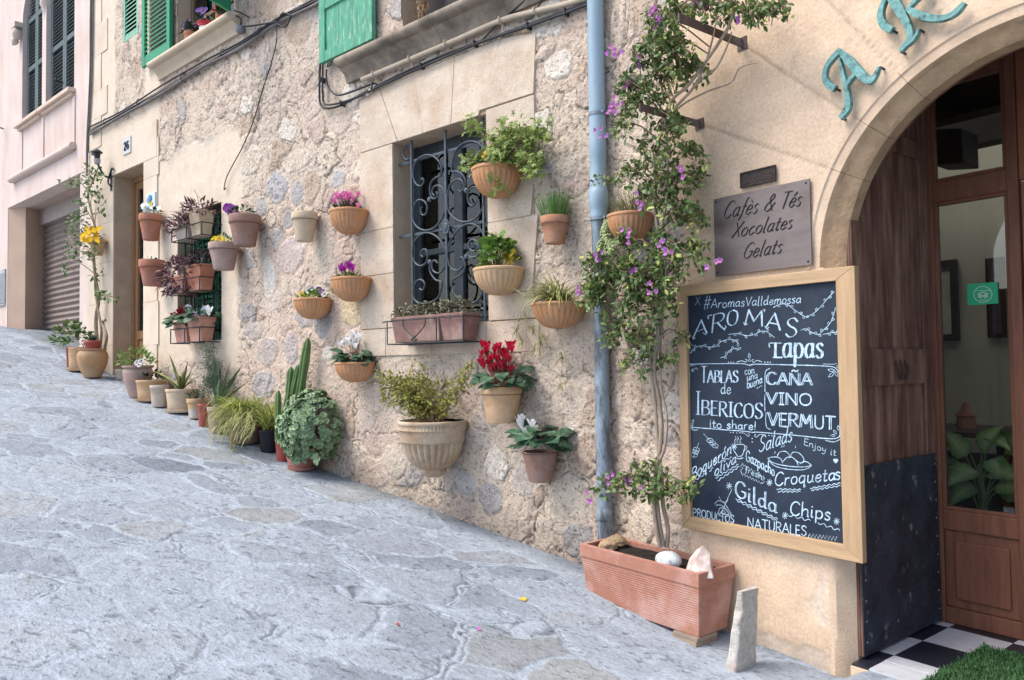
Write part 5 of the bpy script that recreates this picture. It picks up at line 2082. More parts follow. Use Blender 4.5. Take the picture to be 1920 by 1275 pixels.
b = MB()
b.lathe(prof, 260, (c[0], c[1] - .62 * r, c[2]), flute=urn_fl)
for v in b.V:
    v[:, 1] = np.minimum(v[:, 1], -.003)
th.part("urn", b, T_URN, smooth=50)
th.part("soil", MB().disc((c[0], c[1] - .62 * r, c[2] - .025), r * .61, 24, jit=.02), DRYSOIL)
b = MB()
lf = MB()
for k in range(46):
    px = U(712, 850)
    py = U(690, 770) + max(0, px - 800) * .25
    if k > 40:
        px, py = U(868, 898), U(680, 730)
    tip = P(px, py, U(.05, .33))
    root = np.array([c[0] + U(-.12, .12), c[1] - r * .62 + U(-.05, .05), c[2] - .03])
    mid = root * .55 + tip * .45 + np.array([U(-.05, .05), U(-.04, .02), U(0, .06)])
    line = spl([root, mid, tip], 6)
    b.tube(line, np.linspace(.0045, .0015, len(line)), 5, cap=False)
    for q in line[3:]:
        for s in range(2):
            e = q + np.array([U(-.06, .06), U(-.05, .03), U(-.02, .06)])
            e[1] = min(e[1], -.02)
            b.tube([q, e], .0012, 4, cap=False)
            n = int(U(2, 7)) if px < 800 or py < 720 else int(U(0, 3))
            if n:
                p = e + RNG.normal(0, .013, (n, 3))
                lf.leaves(p, unit(RNG.normal(0, 1, (n, 3)) + np.array([0, -.2, .4])), unit(np.array([.2, -.6, .7]) + U(-.6, .6, (n, 3))), U(.02, .042, n), U(.012, .02, n))
th.part("branches", b, DRYTWIG)
th.part("foliage", lf, mat("olive_shrub_leaf", (.22, .225, .045), rough=.5, island=.4, trans=.2, bump=0))

th, c, r, h = wall_pot(901, 979, 725, 795, terra("terracotta_sand", (.60, .38, .21)), "sand-coloured clay pot of vivid red cyclamen", rb=.70, rim=.18, lip=1.05)
b = MB()
cyc_leaves(b, (c[0] + .02, c[1], c[2] + .03), (r * 1.15, r * 1.15, .12), 40, .10, wall=-.03, lo=-.2)
th.part("foliage", b, G_CYC, smooth=180)
for k in range(62):
    px, py = U(902, 960), U(652, 702)
    cyclamen(th, (c[0] + U(-.06, .06), c[1] + U(-.06, .06), c[2]), P(px, py, r + U(-.08, .12)), .060, (.46, .006, .035))

th, c, r, h = wall_pot(979, 1046, 846, 907, T_BROWN, "grey-brown clay pot of silvery-leaved white cyclamen, lowest on the wall", rb=.66, rim=.0, lip=1.0)
b = MB()
cyc_leaves(b, (c[0] + .0, c[1], c[2] + .07), (r * 1.35, r * 1.25, .13), 60, .105, wall=-.03, lo=-.35)
th.part("foliage", b, G_CYC, smooth=180)
for px, py in ((973, 795), (979, 800), (985, 812), (998, 800), (1002, 810), (976, 790)):
    cyclamen(th, (c[0] - .03, c[1], c[2] + .05), P(px, py + 6, r + .06), .075, (.80, .80, .80))
b = MB()
for k in range(3):
    q = P(1012 + 4 * k, 795 + 6 * k, r)
    b.tube(spl([(c[0], c[1], c[2] + .05), q - np.array([0, 0, .05]), q], 4), .0025, 5)
th.part("bud_stem", b, FLW_STEM)

# ---- behind the climber, on the cafe wall
th, c, r, h = half_bowl(1138, 1226, 402, 452, T_ORANGE, "half bowl of dry grass and hanging donkey-tail succulent behind the bougainvillea", 'R')
b = MB()
for k in range(170):
    a = U(-3.14, 0)
    q = r * .8 * math.sqrt(U(0, 1))
    b.blade((c[0] - .03 + q * .8 * math.cos(a), c[1] + q * .7 * math.sin(a) - .02, c[2] - .02), (.5 * math.cos(a) + U(-.3, .3), .5 * math.sin(a) + U(-.2, .1), 1), U(.12, .24), .004, U(.3, 1.4), 5)
th.part("foliage", b, mat("dry_grass_green", (.27, .28, .13), rough=.6, island=.4, trans=.2, bump=0))
b = MB()
for path in (((1148, 410), (1138, 420), (1136, 440), (1140, 480)), ((1140, 440), (1128, 455), (1124, 465)), ((1138, 445), (1146, 462), (1147, 470)), ((1138, 415), (1133, 430), (1131, 440))):
    line = spl([P(x, y, r * .8, 'R') for x, y in path], 10)
    for q in line:
        n = 7
        a = U(0, 6.28, n)
        for t in a:
            e = q + np.array([.016 * math.cos(t), .016 * math.sin(t), U(-.008, .008)])
            b.blob(e, (.0085, .0085, .0065), n=4, m=6, amp=0)
th.part("donkey_tail", b, G_BURRO, smooth=60)
th, c, r, h = wall_pot(1172, 1206, 628, 652, T_BROWN, "small brown pot half hidden among the bougainvillea stems", rb=.7, fr='R', rim=.3)
b = MB()
mound(b, c, (r * .9, r * .9, .05), 30, .04, .02)
th.part("foliage", b, G_MID)

# ------------------------------------------------------------------ pots standing on the street
def ground_pot(xl, xr, yr, yb, m, label, rb=.75, rim=.15, lip=1.06, name="potted_plant", soil=SOIL, ribs=0, body=None, cat="potted plant", saucer=False):
    c, r, h = fit_ground(xl, xr, yr, yb, rb)
    top = np.array([c[0], c[1], c[2] + h])
    th = Thing(name, label, cat, c, group=GG_)
    if body:
        b = MB()
        b.lathe([(q * r, z * h) for q, z in body] + [(r * .8 * body[-1][0], h * .9)], 40, c)
        th.part("pot", b, m, smooth=50)
    else:
        th.part("pot", pot_body(top, r, h, rb, rim, lip, ribs=ribs), m, smooth=45)
    rr = r * (body[-1][0] if body else 1)
    th.part("soil", MB().disc((top[0], top[1], top[2] - .02), rr * .90, 24, jit=.012), soil)
    if saucer:
        b = MB()
        b.lathe([(.001, 0), (r * rb * 1.15, 0), (r * rb * 1.28, .03), (r * rb * 1.2, .032), (r * rb * 1.1, .012)], 30, (c[0], c[1], c[2] - .003))
        th.part("saucer", b, m, smooth=50)
    return th, top, rr, h


th, t, r, h = ground_pot(124, 140, 650, 690, P_RED, "slim red pot with a bushy green herb, farthest of the row", rim=.1)
b = MB()
mound(b, (t[0], t[1], t[2] + .10), (.24, .24, .24), 190, .09, .04, 'oval', lo=-.4)
th.part("foliage", b, G_MID)
th, t, r, h = ground_pot(130, 168, 651, 699, T_TAN, "tan cylindrical pot standing behind the round ochre jar", rb=.92, rim=.1, lip=1.03, saucer=True)
JAR = [(.001, 0), (.52, 0), (.56, .03), (.74, .22), (.93, .48), (1.0, .68), (.97, .82), (.84, .92), (.80, .94), (.90, .97), (.90, 1.0), (.84, 1.0)]
th, t, r, h = ground_pot(147, 200, 654, 711, T_JAR, "round-bellied ochre clay jar by the far corner of the house", body=JAR, rb=.56, name="clay_jar", cat="jar")
jt = t
c0 = np.array([t[0], t[1], t[2] - .012])
rr = 15.0 * proj(t)[2] / FPX
hh = 17.0 * proj(t)[2] / FPX
th = Thing("potted_plant", "little red plastic pot of spiky succulent set in the mouth of the ochre jar", "potted plant", c0, group=GG_)
tt = c0 + np.array([0, 0, hh])
th.part("pot", pot_body(tt, rr, hh, .8, .3, 1.06), P_RED, smooth=45)
th.part("soil", MB().disc((tt[0], tt[1], tt[2] - .015), rr * .9, 20, jit=.01), SOIL)
b = MB()
for k in range(90):
    a = U(0, 6.28)
    b.blade(tt - np.array([0, 0, .02]), (math.cos(a), math.sin(a), U(.3, 2.2)), U(.10, .17), .014, U(-.2, .8), 4)
th.part("foliage", b, G_FERN)

BOWLS = [(.001, 0), (.70, 0), (.78, .1), (.80, .22), (.86, .24), (.86, .40), (.92, .44), (.92, .62), (.98, .66), (1, .95), (1, 1.0), (.92, 1.0)]
th, t, r, h = ground_pot(216, 240, 692, 714, T_GREY, "small stack of empty grey clay bowls beside the doorstep", body=BOWLS, rb=.8, soil=DRYSOIL, name="stacked_bowls", cat="bowls")
URN = [(.001, 0), (.50, 0), (.53, .03), (.66, .22), (.84, .50), (.95, .74), (.92, .86), (.84, .90), (1.0, .94), (1.0, 1.0), (.90, 1.0)]
th, t, r, h = ground_pot(231, 286, 685, 749, T_LILAC, "tall pinkish clay urn pot with a light green herb and one black-and-white pansy", body=URN, rb=.5)
b = MB()
mound(b, (t[0] - .06, t[1] - .0, t[2] + .03), (.25, .2, .20), 170, .06, .03, 'oval')
th.part("foliage", b, G_FRESH)
for px, py in ((258, 680), (265, 678), (262, 683)):
    pansy(th, P(px, py, -t[1] + .10), (.5, -.8, .3), .065, (.62, .62, .68), (.7, .5, .02), (.015, .01, .03))
th, t, r, h = ground_pot(257, 313, 712, 757, T_TAN, "straight tan pot with a tuft of dark pansy leaves, second from the tall urn pot", rb=.86, rim=.12, lip=1.04, saucer=True)
b = MB()
mound(b, (t[0] - .06, t[1], t[2]), (.15, .13, .09), 50, .06, .035, 'oval')
th.part("foliage", b, G_DARK)
th, t, r, h = ground_pot(282, 316, 722, 766, T_GREY, "plain grey clay pot between the tan pot and the big beige pot", rb=.78, rim=.14)
th, t, r, h = ground_pot(312, 368, 729, 778, T_BEIGE, "big beige pot with a few long arching agave leaves", rb=.84, rim=.12, lip=1.05, saucer=True)
b = MB()
for (px, py, off, w) in ((318, 662, .0, .07), (344, 690, -.05, .07), (275, 700, .12, .08), (360, 690, .0, .055), (295, 708, .2, .035), (385, 708, .0, .03), (352, 676, .1, .06)):
    tip = P(px, py, -t[1] + off)
    v = tip - t
    L = np.linalg.norm(v)
    lift = .35 if abs(v[2]) < .5 * L else .06
    d = v / L + np.array([0, 0, lift])
    b.blade(t - np.array([0, 0, .03]), d, L * 1.05, w * .7, lift * 1.5, 8, fold=.3)
for k in range(6):
    a = U(0, 6.28)
    b.blade(t - np.array([0, 0, .03]), (math.cos(a), math.sin(a), 1.2), U(.2, .35), .04, .8, 7, fold=.3)
th.part("agave_leaves", b, mat("agave_leaf", (.135, .175, .055), rough=.5, var=.3, vs=6, island=.3, bump=.1, c2=(.36, .33, .12), c2s=5))
th, t, r, h = ground_pot(351, 385, 747, 788, T_TAN, "two-tone small pot with a pale grey lower half, next to the slim red pot", rb=.74, rim=.22, lip=1.08)
b = MB()
b.lathe([(r * .745, -h + .01), (r * .86, -h * .40), (r * .865, -h * .40)], 36, (t[0], t[1], t[2]))
th.part("lime_band", b, mat("lime_grey", (.48, .43, .37), var=.2, vs=14, bump=.2))
b = MB()
mound(b, t, (.1, .1, .06), 25, .06, .02, 'long')
th.part("foliage", b, G_DARK)
th, t, r, h = ground_pot(371, 394, 757, 802, P_RED, "small red plastic pot, empty, wedged between two clay pots", rb=.8, rim=.12, soil=DRYSOIL)
th, t, r, h = ground_pot(389, 426, 762, 816, T_LILAC, "mauve-grey clay pot of aloe and feathery fern reaching up the wall", rb=.78, rim=.16)
b = MB()
for px, py, off, w in ((407, 665, .15, .05), (412, 702, .18, .06), (436, 668, .0, .03), (430, 690, .02, .04), (458, 680, .0, .045), (448, 700, .05, .05), (452, 685, .05, .045), (440, 712, .1, .05), (465, 715, .0, .04)):
    tip = P(px, py, max(.04, -t[1] * .6 + off * .3))
    v = tip - t
    L = np.linalg.norm(v)
    b.blade(t - np.array([0, 0, .03]), v / L + np.array([0, 0, .1]), L, w * 1.3, .1, 7, fold=.35)
th.part("aloe_leaves", b, mat("aloe_leaf", (.105, .17, .08), rough=.5, var=.25, vs=8, island=.35, bump=.1))
b = MB()
sb = MB()
for k in range(26):
    px, py = U(375, 425), U(640, 765)
    px = 398 + (px - 400) * (.55 if py < 700 else 1.0) + (-8 if py < 680 else 0)
    tip = P(px, py, U(.03, .22))
    line = spl([t, (t * .4 + tip * .6) + np.array([0, 0, .06]), tip], 8)
    line[:, 1] = np.minimum(line[:, 1], -.02)
    sb.tube(line, .0025, 4, cap=False)
    n = 130
    q = line[RNG.integers(6, len(line), n)] + RNG.normal(0, .03, (n, 3))
    q[:, 1] = np.minimum(q[:, 1], -.015)
    b.leaves(q, unit(RNG.normal(0, 1, (n, 3))), unit(RNG.normal(0, 1, (n, 3))), U(.02, .045, n), .007, 'tiny')
th.part("fern_stems", sb, STEM)
th.part("fern_fronds", b, G_FERN)

th, t, r, h = ground_pot(425, 490, 778, 838, T_BROWN, "brown pot smothered by a large yellow-green spider plant", rb=.8, rim=.14)
b = MB()
for k in range(330):
    a = U(0, 6.28)
    e = U(.2, 1.6)
    b.blade(t + np.array([U(-.08, .08), U(-.08, .08), 0]), (math.cos(a), math.sin(a), e), U(.25, .52), .017, U(1.0, 2.4), 7)
b2 = MB()
for k in range(240):
    q = P(U(405, 480), U(770, 815), -t[1] + r + U(.0, .10))
    b2.blade(q, (U(-.7, .7), -.6, U(-.6, .8)), U(.10, .22), .011, U(.8, 2.4), 5)
o = P(436, 838, -t[1] + r + .10)
for k in range(26):
    b2.blade(o, RNG.normal(0, 1, 3) + np.array([0, 0, .6]), U(.05, .1), .010, 1.0, 4)
th.part("foliage", b, G_YEL)
th.part("trailing_plantlets", b2, G_STRAW)
th, t, r, h = ground_pot(486, 522, 806, 852, P_BLACK, "black plastic nursery pot with an arching yellow-green spider plant", rb=.8, rim=.08, lip=1.03)
b = MB()
for k in range(90):
    a = U(0, 6.28)
    b.blade(t + np.array([U(-.05, .05), U(-.05, .05), 0]), (math.cos(a) * .8, math.sin(a) * .8, U(.9, 2.4)), U(.28, .50), .019, U(1.2, 2.6), 7)
th.part("foliage", b, G_YEL)


def cactus(mb, base, top, r, ribs=5, seed=0):
    base, top = np.array(base, float), np.array(top, float)
    n, m = 40, 16
    ax = top - base
    L = np.linalg.norm(ax)
    w = ax / L
    u = unit(np.cross(w, [0, 1.0, .1]))
    v = np.cross(w, u)
    V = []
    for k in range(m + 1):
        t = k / m
        rr = r * (.72 + .28 * min(1, t * 5)) * math.sqrt(max(0, 1 - max(0, (t - .86) / .145)**2)) + .0005
        rr *= 1 + .06 * math.sin(t * 19 + seed)
        a = np.arange(n) * 2 * np.pi / n
        ra = rr * (.66 + .34 * np.abs(np.cos(ribs * a / 2))**.8)
        V.append(base + ax * t + ra[:, None] * (np.cos(a)[:, None] * u + np.sin(a)[:, None] * v))
    i = np.arange(n)
    j = (i + 1) % n
    F = np.concatenate([np.stack([k * n + i, k * n + j, (k + 1) * n + j, (k + 1) * n + i], 1) for k in range(m)])
    mb.add(np.concatenate(V), F)


th, t, r, h = ground_pot(516, 546, 822, 868, P_RED, "slim red plastic pot of a tall ribbed column cactus", rb=.8, rim=.12, saucer=False)
for (x0, y0, x1, y1, w, off) in ((553, 800, 578, 634, 11, .10), (538, 775, 546, 688, 8.5, .12), (521, 830, 522, 732, 7.5, .30), (528, 815, 541, 735, 7, .28), (548, 740, 560, 684, 7, .14)):
    p0, p1 = P(x0, y0, off + .03), P(x1, y1, off)
    b = MB()
    cactus(b, p0, p1, w * proj(p0)[2] / FPX * .78, 5, x0)
    th.part("cactus_column", b, G_CACT, smooth=70)
b = MB()
b.tube(spl([t - np.array([0, 0, .05]), t + np.array([.02, .0, .06]), P(548, 800, .16)]), .03, 8)
th.part("cactus_base", b, G_CACT, smooth=60)
SUC = [(.001, 0), (.66, 0), (.70, .03), (.80, .25), (.95, .60), (.97, .76), (1.0, .78), (1.0, 1.0), (.92, 1.0)]
th, t, r, h = ground_pot(536, 594, 838, 886, terra("terracotta_dusty_red", (.40, .165, .125)), "dusty red bowl pot under a big dome of grey-green succulent rosettes, nearest of the row", body=SUC, rb=.7, saucer=True)
cc = P(586, 800, -t[1])
rx = 57 * proj(cc)[2] / FPX
b = MB()
for k in range(800):
    d = hemi(1, -.85, 1)[0]
    if d[1] > .55:
        d[1] *= -1
    o = cc + d * np.array([rx, min(rx, .30), rx * 1.16]) * (1 + .16 * (U(0, 1) - .5) + .34 * (fbm(np.array([d[0] * 2 + 4]), np.array([d[2] * 2 + 4]), 77)[0] - .5))
    o[1] = min(o[1], -.05)
    up = unit(d + np.array([0, -.1, .35]) + U(-.45, .45, 3))
    s = unit(np.cross(up, [.3, .2, 1.0]))
    v = np.cross(up, s)
    for ring_, (nn, L, el) in enumerate(((6, .034, .3), (4, .022, 1.0))):
        a = np.arange(nn) * 2 * np.pi / nn + U(0, 6) + ring_
        D = np.cos(a)[:, None] * s + np.sin(a)[:, None] * v + el * up
        b.leaves(np.tile(o, (nn, 1)), D, np.tile(up, (nn, 1)), L, L * .75, 'round')
q = P(596, 860, -t[1] + r * .8)
for k in range(5):
    a = k * 1.25
    b.leaves([q], [(math.cos(a), -.3, math.sin(a))], [(0, -1, .3)], .06, .05, 'round')
th.part("foliage", b, G_BLUE, thick=0)
b = MB()
for k in range(24):
    d = hemi(1, -.2, .9)[0]
    e = cc + d * np.array([rx * .85, min(rx, .25) * .85, rx])
    e[1] = min(e[1], -.06)
    b.tube(spl([t - np.array([0, 0, .03]), (t + e) / 2 + np.array([0, 0, .02]), e], 4), .006, 5, cap=False)
th.part("stems", b, DRYTWIG)

# ---- pots on the upper sill
for (xl, xr, yr, yb, m, lab, pc) in ((345, 371, 62, 88, T_RED, "small terracotta pot of dark pansies on the upper window sill", (.06, .02, .10)), (370, 407, 44, 66, mat("bright_red_plastic", (.52, .03, .05), rough=.4, bump=.05, var=.1), "bright red pot of violet pansies on the upper window sill", (.10, .03, .24)), (404, 418, 28, 50, T_RED, "terracotta pot of red flowers at the right end of the upper sill", (.40, .03, .06))):
    off = .05
    c = P((xl + xr) / 2, yr, off)
    r = (xr - xl) / 2 * proj(c)[2] / FPX
    zb = 5.331
    h = c[2] - zb
    th = Thing("potted_plant", lab, "potted plant", (c[0], c[1], zb), group="pots on the upper sill")
    hb = h
    if "bright red" in lab:
        hb = h * .55
        b = MB()
        b.lathe([(.001, 0), (r * .72, 0), (r * .76, h * .45), (r * .7, h * .45), (.001, h * .40)], 30, (c[0], c[1], zb))
        th.part("white_base", b, mat("white_pot", (.68, .70, .70), rough=.5, bump=.05, var=.08), smooth=45)
    th.part("pot", pot_body(c, r, hb, .8, .25, 1.06), m, smooth=45)
    th.part("soil", MB().disc((c[0], c[1], c[2] - .02), r * .9, 20), SOIL)
    b = MB()
    mound(b, c, (r, r, .09), 40, .07, .035)
    th.part("foliage", b, G_DARK)
    for k in range(7):
        pansy(th, c + np.array([U(-r, r), U(-r, 0), U(.04, .15)]), (.5, -.8, .2), .06, pc, pc, None)
# dried corn sheaf hanging in the upper right window
o = P(795, -6, -.06)
b = MB()
for k in range(220):
    p = o + np.array([U(-.05, .05), U(-.05, .02), U(-.33, .3)])
    b.blade(p, (U(-.5, .5), U(-.5, .1), U(-1, .4)), U(.05, .12), .014, U(.2, 1.2), 4)
single("dried_corn_sheaf", "sheaf of dried pale husks hanging in the dark upper window", "dried plant", b, mat("dry_husk", (.42, .30, .19), rough=.9, island=.4, bump=0, trans=.1), (o[0], o[1], o[2] + .3))
# ================================================================== PIPES, CABLES, SIGNS ON THE HOUSE WALL
def poly_px(pts, off, fr='M', k=6):
    return spl([P(x, y, off, fr) for x, y in pts], k)


CABLE = mat("black_cable", (.045, .045, .05), rough=.6, var=.2, bump=.1)
CABLE2 = mat("grey_cable", (.16, .145, .14), rough=.7, var=.25, vs=12, bump=.1)
PIPEW = mat("weathered_cream_pipe", (.50, .41, .31), rough=.6, var=.2, vs=8, bump=.15)

pts = [(168, 246), (230, 213), (300, 170), (380, 124), (450, 84), (520, 42), (600, -2), (660, -40)]
o = P(168, 246, .02)
th = Thing("cable_bundle", "bundle of grey cables running diagonally under the left upper windows", "cables", o, group=None)
for k, (dy, w) in enumerate(((0, .013), (7, .016), (-8, .010), (4, .010))):
    q = [(x, y + dy * (.4 + .6 * abs(math.sin(i * 1.7 + k))) + U(-1.5, 1.5)) for i, (x, y) in enumerate(pts)]
    b = MB()
    b.tube(poly_px(q, .03 + .012 * (k % 2)), w, 6)
    th.part("cable", b, CABLE2 if k % 2 else CABLE, smooth=60)
for px, py in ((200, 228), (262, 192), (345, 146), (420, 100), (490, 60)):
    p = P(px, py, .03)
    b = MB()
    b.tube(spl([(p[0], -.0, p[2] + .05), (p[0], -.06, p[2] + .03), (p[0], -.065, p[2] - .03), (p[0], -.0, p[2] - .05)]), .005, 5)
    th.part("cable_clip", b, M_IRON)

th = Thing("cable_riser", "pair of dark cables climbing the joint between pink house and stone house", "cables", P(166, 325, .02))
for k, pts in enumerate(([(171, -10), (170, 60), (170, 120), (167, 200), (164, 260), (163, 330)], [(175, -10), (174, 70), (172, 150), (169, 210), (166, 243)])):
    b = MB()
    b.tube(poly_px(pts, .03), .017 - .004 * k, 6)
    th.part("cable", b, CABLE2, smooth=60)

th = Thing("hanging_wire", "thin loose black wire dangling down the rubble wall left of the iron window", "wire", P(520, 50, .03))
b = MB()
b.tube(poly_px([(519, 48), (518, 80), (508, 120), (492, 170), (474, 230), (455, 275), (435, 312), (424, 335), (420, 355), (424, 352)], .03), .006, 6)
th.part("wire", b, CABLE, smooth=60)
b = MB()
b.blob(P(520, 46, .03), (.02, .02, .02), 2, 6, 8, .1)
th.part("junction_knob", b, CABLE, smooth=60)

th = Thing("junction_box", "small round black junction with curled cable ends at the end of the left sill", "junction box", P(450, 52, .04))
b = MB()
q = P(450, 55, .05)
b.blob(q, (.05, .05, .05), 4, 8, 10, .05)
th.part("box", b, mat("grey_box", (.22, .23, .25), bump=.05), smooth=60)
for pts in (((450, 50), (452, 38), (445, 30), (437, 34)), ((440, 20), (452, 24), (462, 30), (466, 32)), ((455, 50), (475, 48), (500, 44), (520, 40)), ((520, 40), (530, 25), (545, 30), (535, 50), (520, 45))):
    b = MB()
    b.tube(poly_px(pts, .06), .009, 6)
    th.part("cable", b, CABLE, smooth=60)

th = Thing("cable_loop", "black cables dropping beside the old turquoise shutter and sweeping right under the sill", "cables", P(600, 190, .03))
for k, pts in enumerate(([(604, -10), (605, 30), (601, 100), (599, 170), (601, 195), (612, 203), (640, 197), (690, 170), (760, 135), (840, 100), (930, 68), (1020, 35), (1106, 2)],
                         [(608, 5), (606, 60), (605, 140), (605, 175), (612, 196), (660, 186), (720, 158), (800, 122), (900, 80), (1000, 46), (1104, 8)],
                         [(600, 0), (590, 3), (575, 10), (550, 20), (530, 28)],
                         [(612, 130), (613, 155), (622, 172), (640, 178), (690, 160), (700, 155)],
                         [(985, 0), (960, 22), (930, 48), (905, 74), (880, 88)],
                         [(1015, 0), (1006, 20), (998, 32), (985, 38)])):
    b = MB()
    b.tube(poly_px(pts, .035 + .010 * (k % 2)), (.011, .010, .010, .009, .007, .005)[k], 6)
    th.part("cable", b, CABLE, smooth=60)
for px, py in ((604, 97), (603, 150), (640, 194), (700, 160), (790, 124), (890, 82), (990, 48), (1060, 22)):
    p = P(px, py, .04)
    b = MB()
    b.box(p[0] - .006, p[0] + .006, -.058, .0, p[2] - .024, p[2] + .024)
    th.part("cable_clip", b, M_IRON)

th = Thing("wall_conduit", "cream painted conduit pipe clipped under the weathered upper sill", "pipe", P(680, 150, .03))
b = MB()
b.tube(poly_px([(679, 149), (760, 115), (850, 77), (938, 39), (1000, 22), (1060, 8), (1100, -4)], .04), .021, 10)
th.part("pipe", b, PIPEW, smooth=60)
for px, py in ((703, 139), (770, 111), (838, 82), (940, 38), (1005, 21)):
    b = MB()
    p = P(px, py, .04)
    b.tube(spl([(p[0], 0, p[2] + .03), (p[0], -.065, p[2] + .02), (p[0], -.065, p[2] - .02), (p[0], 0, p[2] - .03)]), .006, 6)
    b.tube([(p[0], -.03, p[2] - .02), (p[0] + .004, -.03, p[2] - .07)], .005, 5)
    th.part("pipe_clip", b, PIPEW)
b = MB()
for px, py in ((695, 170), (702, 163), (690, 176)):
    b.blob(P(px, py, .03), (.022, .022, .022), int(px), 6, 8, .1)
th.part("insulators", b, mat("white_porcelain", (.6, .56, .48), rough=.4, bump=.05), smooth=60)

# ---- drainpipe
BLUE = mat("blue_painted_drainpipe", (.27, .375, .455), rough=.42, var=.10, vs=5, bump=.06, bs=60, stretch=(3, 3, .6), fine=(50, .05))
BLUEW = mat("scuffed_blue_grey_drainpipe", (.24, .30, .355), rough=.55, var=.22, vs=7, bump=.25, bs=50, c2=(.095, .105, .12), c2s=6, c2t=.53, c2w=.07, stretch=(2.5, 2.5, .7), fine=(45, .15))
px0 = -.033


def pz(py, px=1125):
    return P(px, py, .075)[2]


th = Thing("drainpipe", "tall blue drainpipe in the corner between stone house and cafe", "drainpipe", (px0, -.08, pz(1000)))
yc = -.072
b = MB()
b.lathe([(0.0008, pz(1012)), (0.0456, pz(1012)), (0.0456, pz(975)), (0.0498, pz(974)), (0.0531, pz(972)), (0.0531, pz(955)), (0.0498, pz(953)), (0.0486, pz(950)), (0.0477, pz(700)), (0.0477, pz(470)), (0.0498, pz(469)), (0.0498, pz(395))], 28, (px0, yc, 0))
th.part("lower_pipe", b, BLUEW, smooth=40)
b = MB()
b.lathe([(0.0498, pz(412)), (0.0556, pz(411)), (0.0564, pz(400)), (0.0564, pz(392)), (0.0647, pz(386)), (0.0656, pz(362)), (0.0598, pz(356)), (0.0548, pz(353)), (0.0544, pz(295)), (0.0560, pz(293)), (0.0560, pz(263)), (0.0539, pz(260)), (0.0531, pz(100)), (.0531, 6.5)], 32, (px0, yc, 0))
th.part("upper_pipe", b, BLUE, smooth=40)
b = MB()
for py in (213, 410):
    z = pz(py)
    b.lathe([(.054, z - .012), (.0595 if py > 300 else .0575, z - .011), (.0595 if py > 300 else .0575, z + .011), (.054, z + .012)], 28, (px0, yc, 0))
    b.box(px0 - .01, px0 + .01, yc + .05, .01, z - .01, z + .01)
    b.blob((px0 + .057, yc - .02, z), (.012, .012, .012), 3, 6, 8, .0)
th.part("clamp", b, mat("old_clamp_metal", (.20, .24, .28), rough=.5, metal=.3, var=.25, bump=.2), smooth=50)
b = MB()
z = pz(182)
for k in range(8):
    a0, a1 = R(30 + 40 * k), R(30 + 40 * k + 26)
    b.add([(px0 - .028 + rr * math.cos(a), yc - math.sqrt(max(0, .0545**2 - (-.028 + rr * math.cos(a))**2)) - .0006, z + 1.6 * rr * math.sin(a)) for rr in (.010, .016) for a in (a0, a1)], [[0, 1, 3, 2]])
th.part("stamp_mark", b, mat("white_stamp", (.6, .65, .68), bump=0))

# ---- house number, flower tile and lamp at the far door
M_TILEW = mat("white_glazed_tile", (.50, .49, .47), rough=.25, var=.05, bump=.03)


def flat(off, corners, fr='M'):
    q = [P(x, y, off, fr) for x, y in corners]
    return min(p[0] for p in q), max(p[0] for p in q), min(p[2] for p in q), max(p[2] for p in q)


x0, x1, z0, z1 = flat(.03, ((231, 261), (245, 257), (245, 285), (231, 290)))
th = Thing("house_number_plate", "white tile with the number 26 beside the far house door", "sign", ((x0 + x1) / 2, -.02, z0))
b = MB()
b.box(x0, x1, -.034, -.012, z0, z1)
th.part("tile", b, M_TILEW, bevel=.004)
DIG = {'2': [(0, 75), (12, 96), (35, 100), (52, 84), (48, 62), (4, 0), (56, 0)], '6': [(48, 94), (28, 100), (8, 70), (3, 30), (18, 2), (42, 4), (54, 28), (42, 52), (18, 50), (5, 30)]}
b = MB()
w = x1 - x0
for k, ch in enumerate("26"):
    line = spl([(x0 + w * (.20 + .34 * k) + w * .26 * x / 56, -.036, z0 + (z1 - z0) * (.28 + .0044 * y)) for x, y in DIG[ch]], 5)
    b.tube(line, .010, 5)
th.part("numerals", b, mat("dark_blue_glaze", (.03, .04, .10), bump=0))

x0, x1, z0, z1 = flat(.03, ((275, 365), (291, 360), (291, 388), (275, 391)))
th = Thing("flower_tile", "small painted tile with a blue and yellow flower above the white pansies", "tile", ((x0 + x1) / 2, -.02, z0))
b = MB()
b.box(x0, x1, -.034, -.012, z0, z1)
th.part("tile", b, mat("pale_blue_tile", (.50, .62, .64), rough=.3, var=.25, vs=14, bump=.03), bevel=.004)
for cx, cz, pc in ((.5, .68, (.08, .25, .50)), (.35, .55, (.12, .32, .5)), (.6, .25, (.70, .52, .03))):
    pansy(th, (x0 + (x1 - x0) * cx, -.037, z0 + (z1 - z0) * cz), (0, -1, 0), .075, pc, (.5, .5, .1), None, name="painted_flower")

p = P(188, 302, .14)
th = Thing("wall_lamp", "small black wall lantern on a curled bracket above the climbing vine", "lamp", (p[0], 0, p[2]))
b = MB()
b.tube(spl([(p[0] + .05, 0, p[2] - .22), (p[0] + .04, -.10, p[2] - .20), (p[0], -.17, p[2] - .05), (p[0], -.18, p[2] + .02)]), .014, 6)
b.tube(spl([(p[0] + .05, -.01, p[2] - .35), (p[0] + .06, -.06, p[2] - .28), (p[0] + .16, -.05, p[2] - .12), (p[0] + .20, -.04, p[2] - .14)]), .011, 6)
b.box(p[0] + .02, p[0] + .08, -.02, .0, p[2] - .4, p[2] - .1)
th.part("bracket", b, M_IRON, smooth=50)
b = MB()
b.lathe([(.001, .02), (.035, .02), (.045, .10), (.07, .105), (.072, .115), (.03, .15), (.001, .16)], 8, (p[0], -.18, p[2]))
b.box(p[0] - .16, p[0] + .02, -.20, -.16, p[2] + .10, p[2] + .15)
th.part("hood", b, M_IRON)
b = MB()
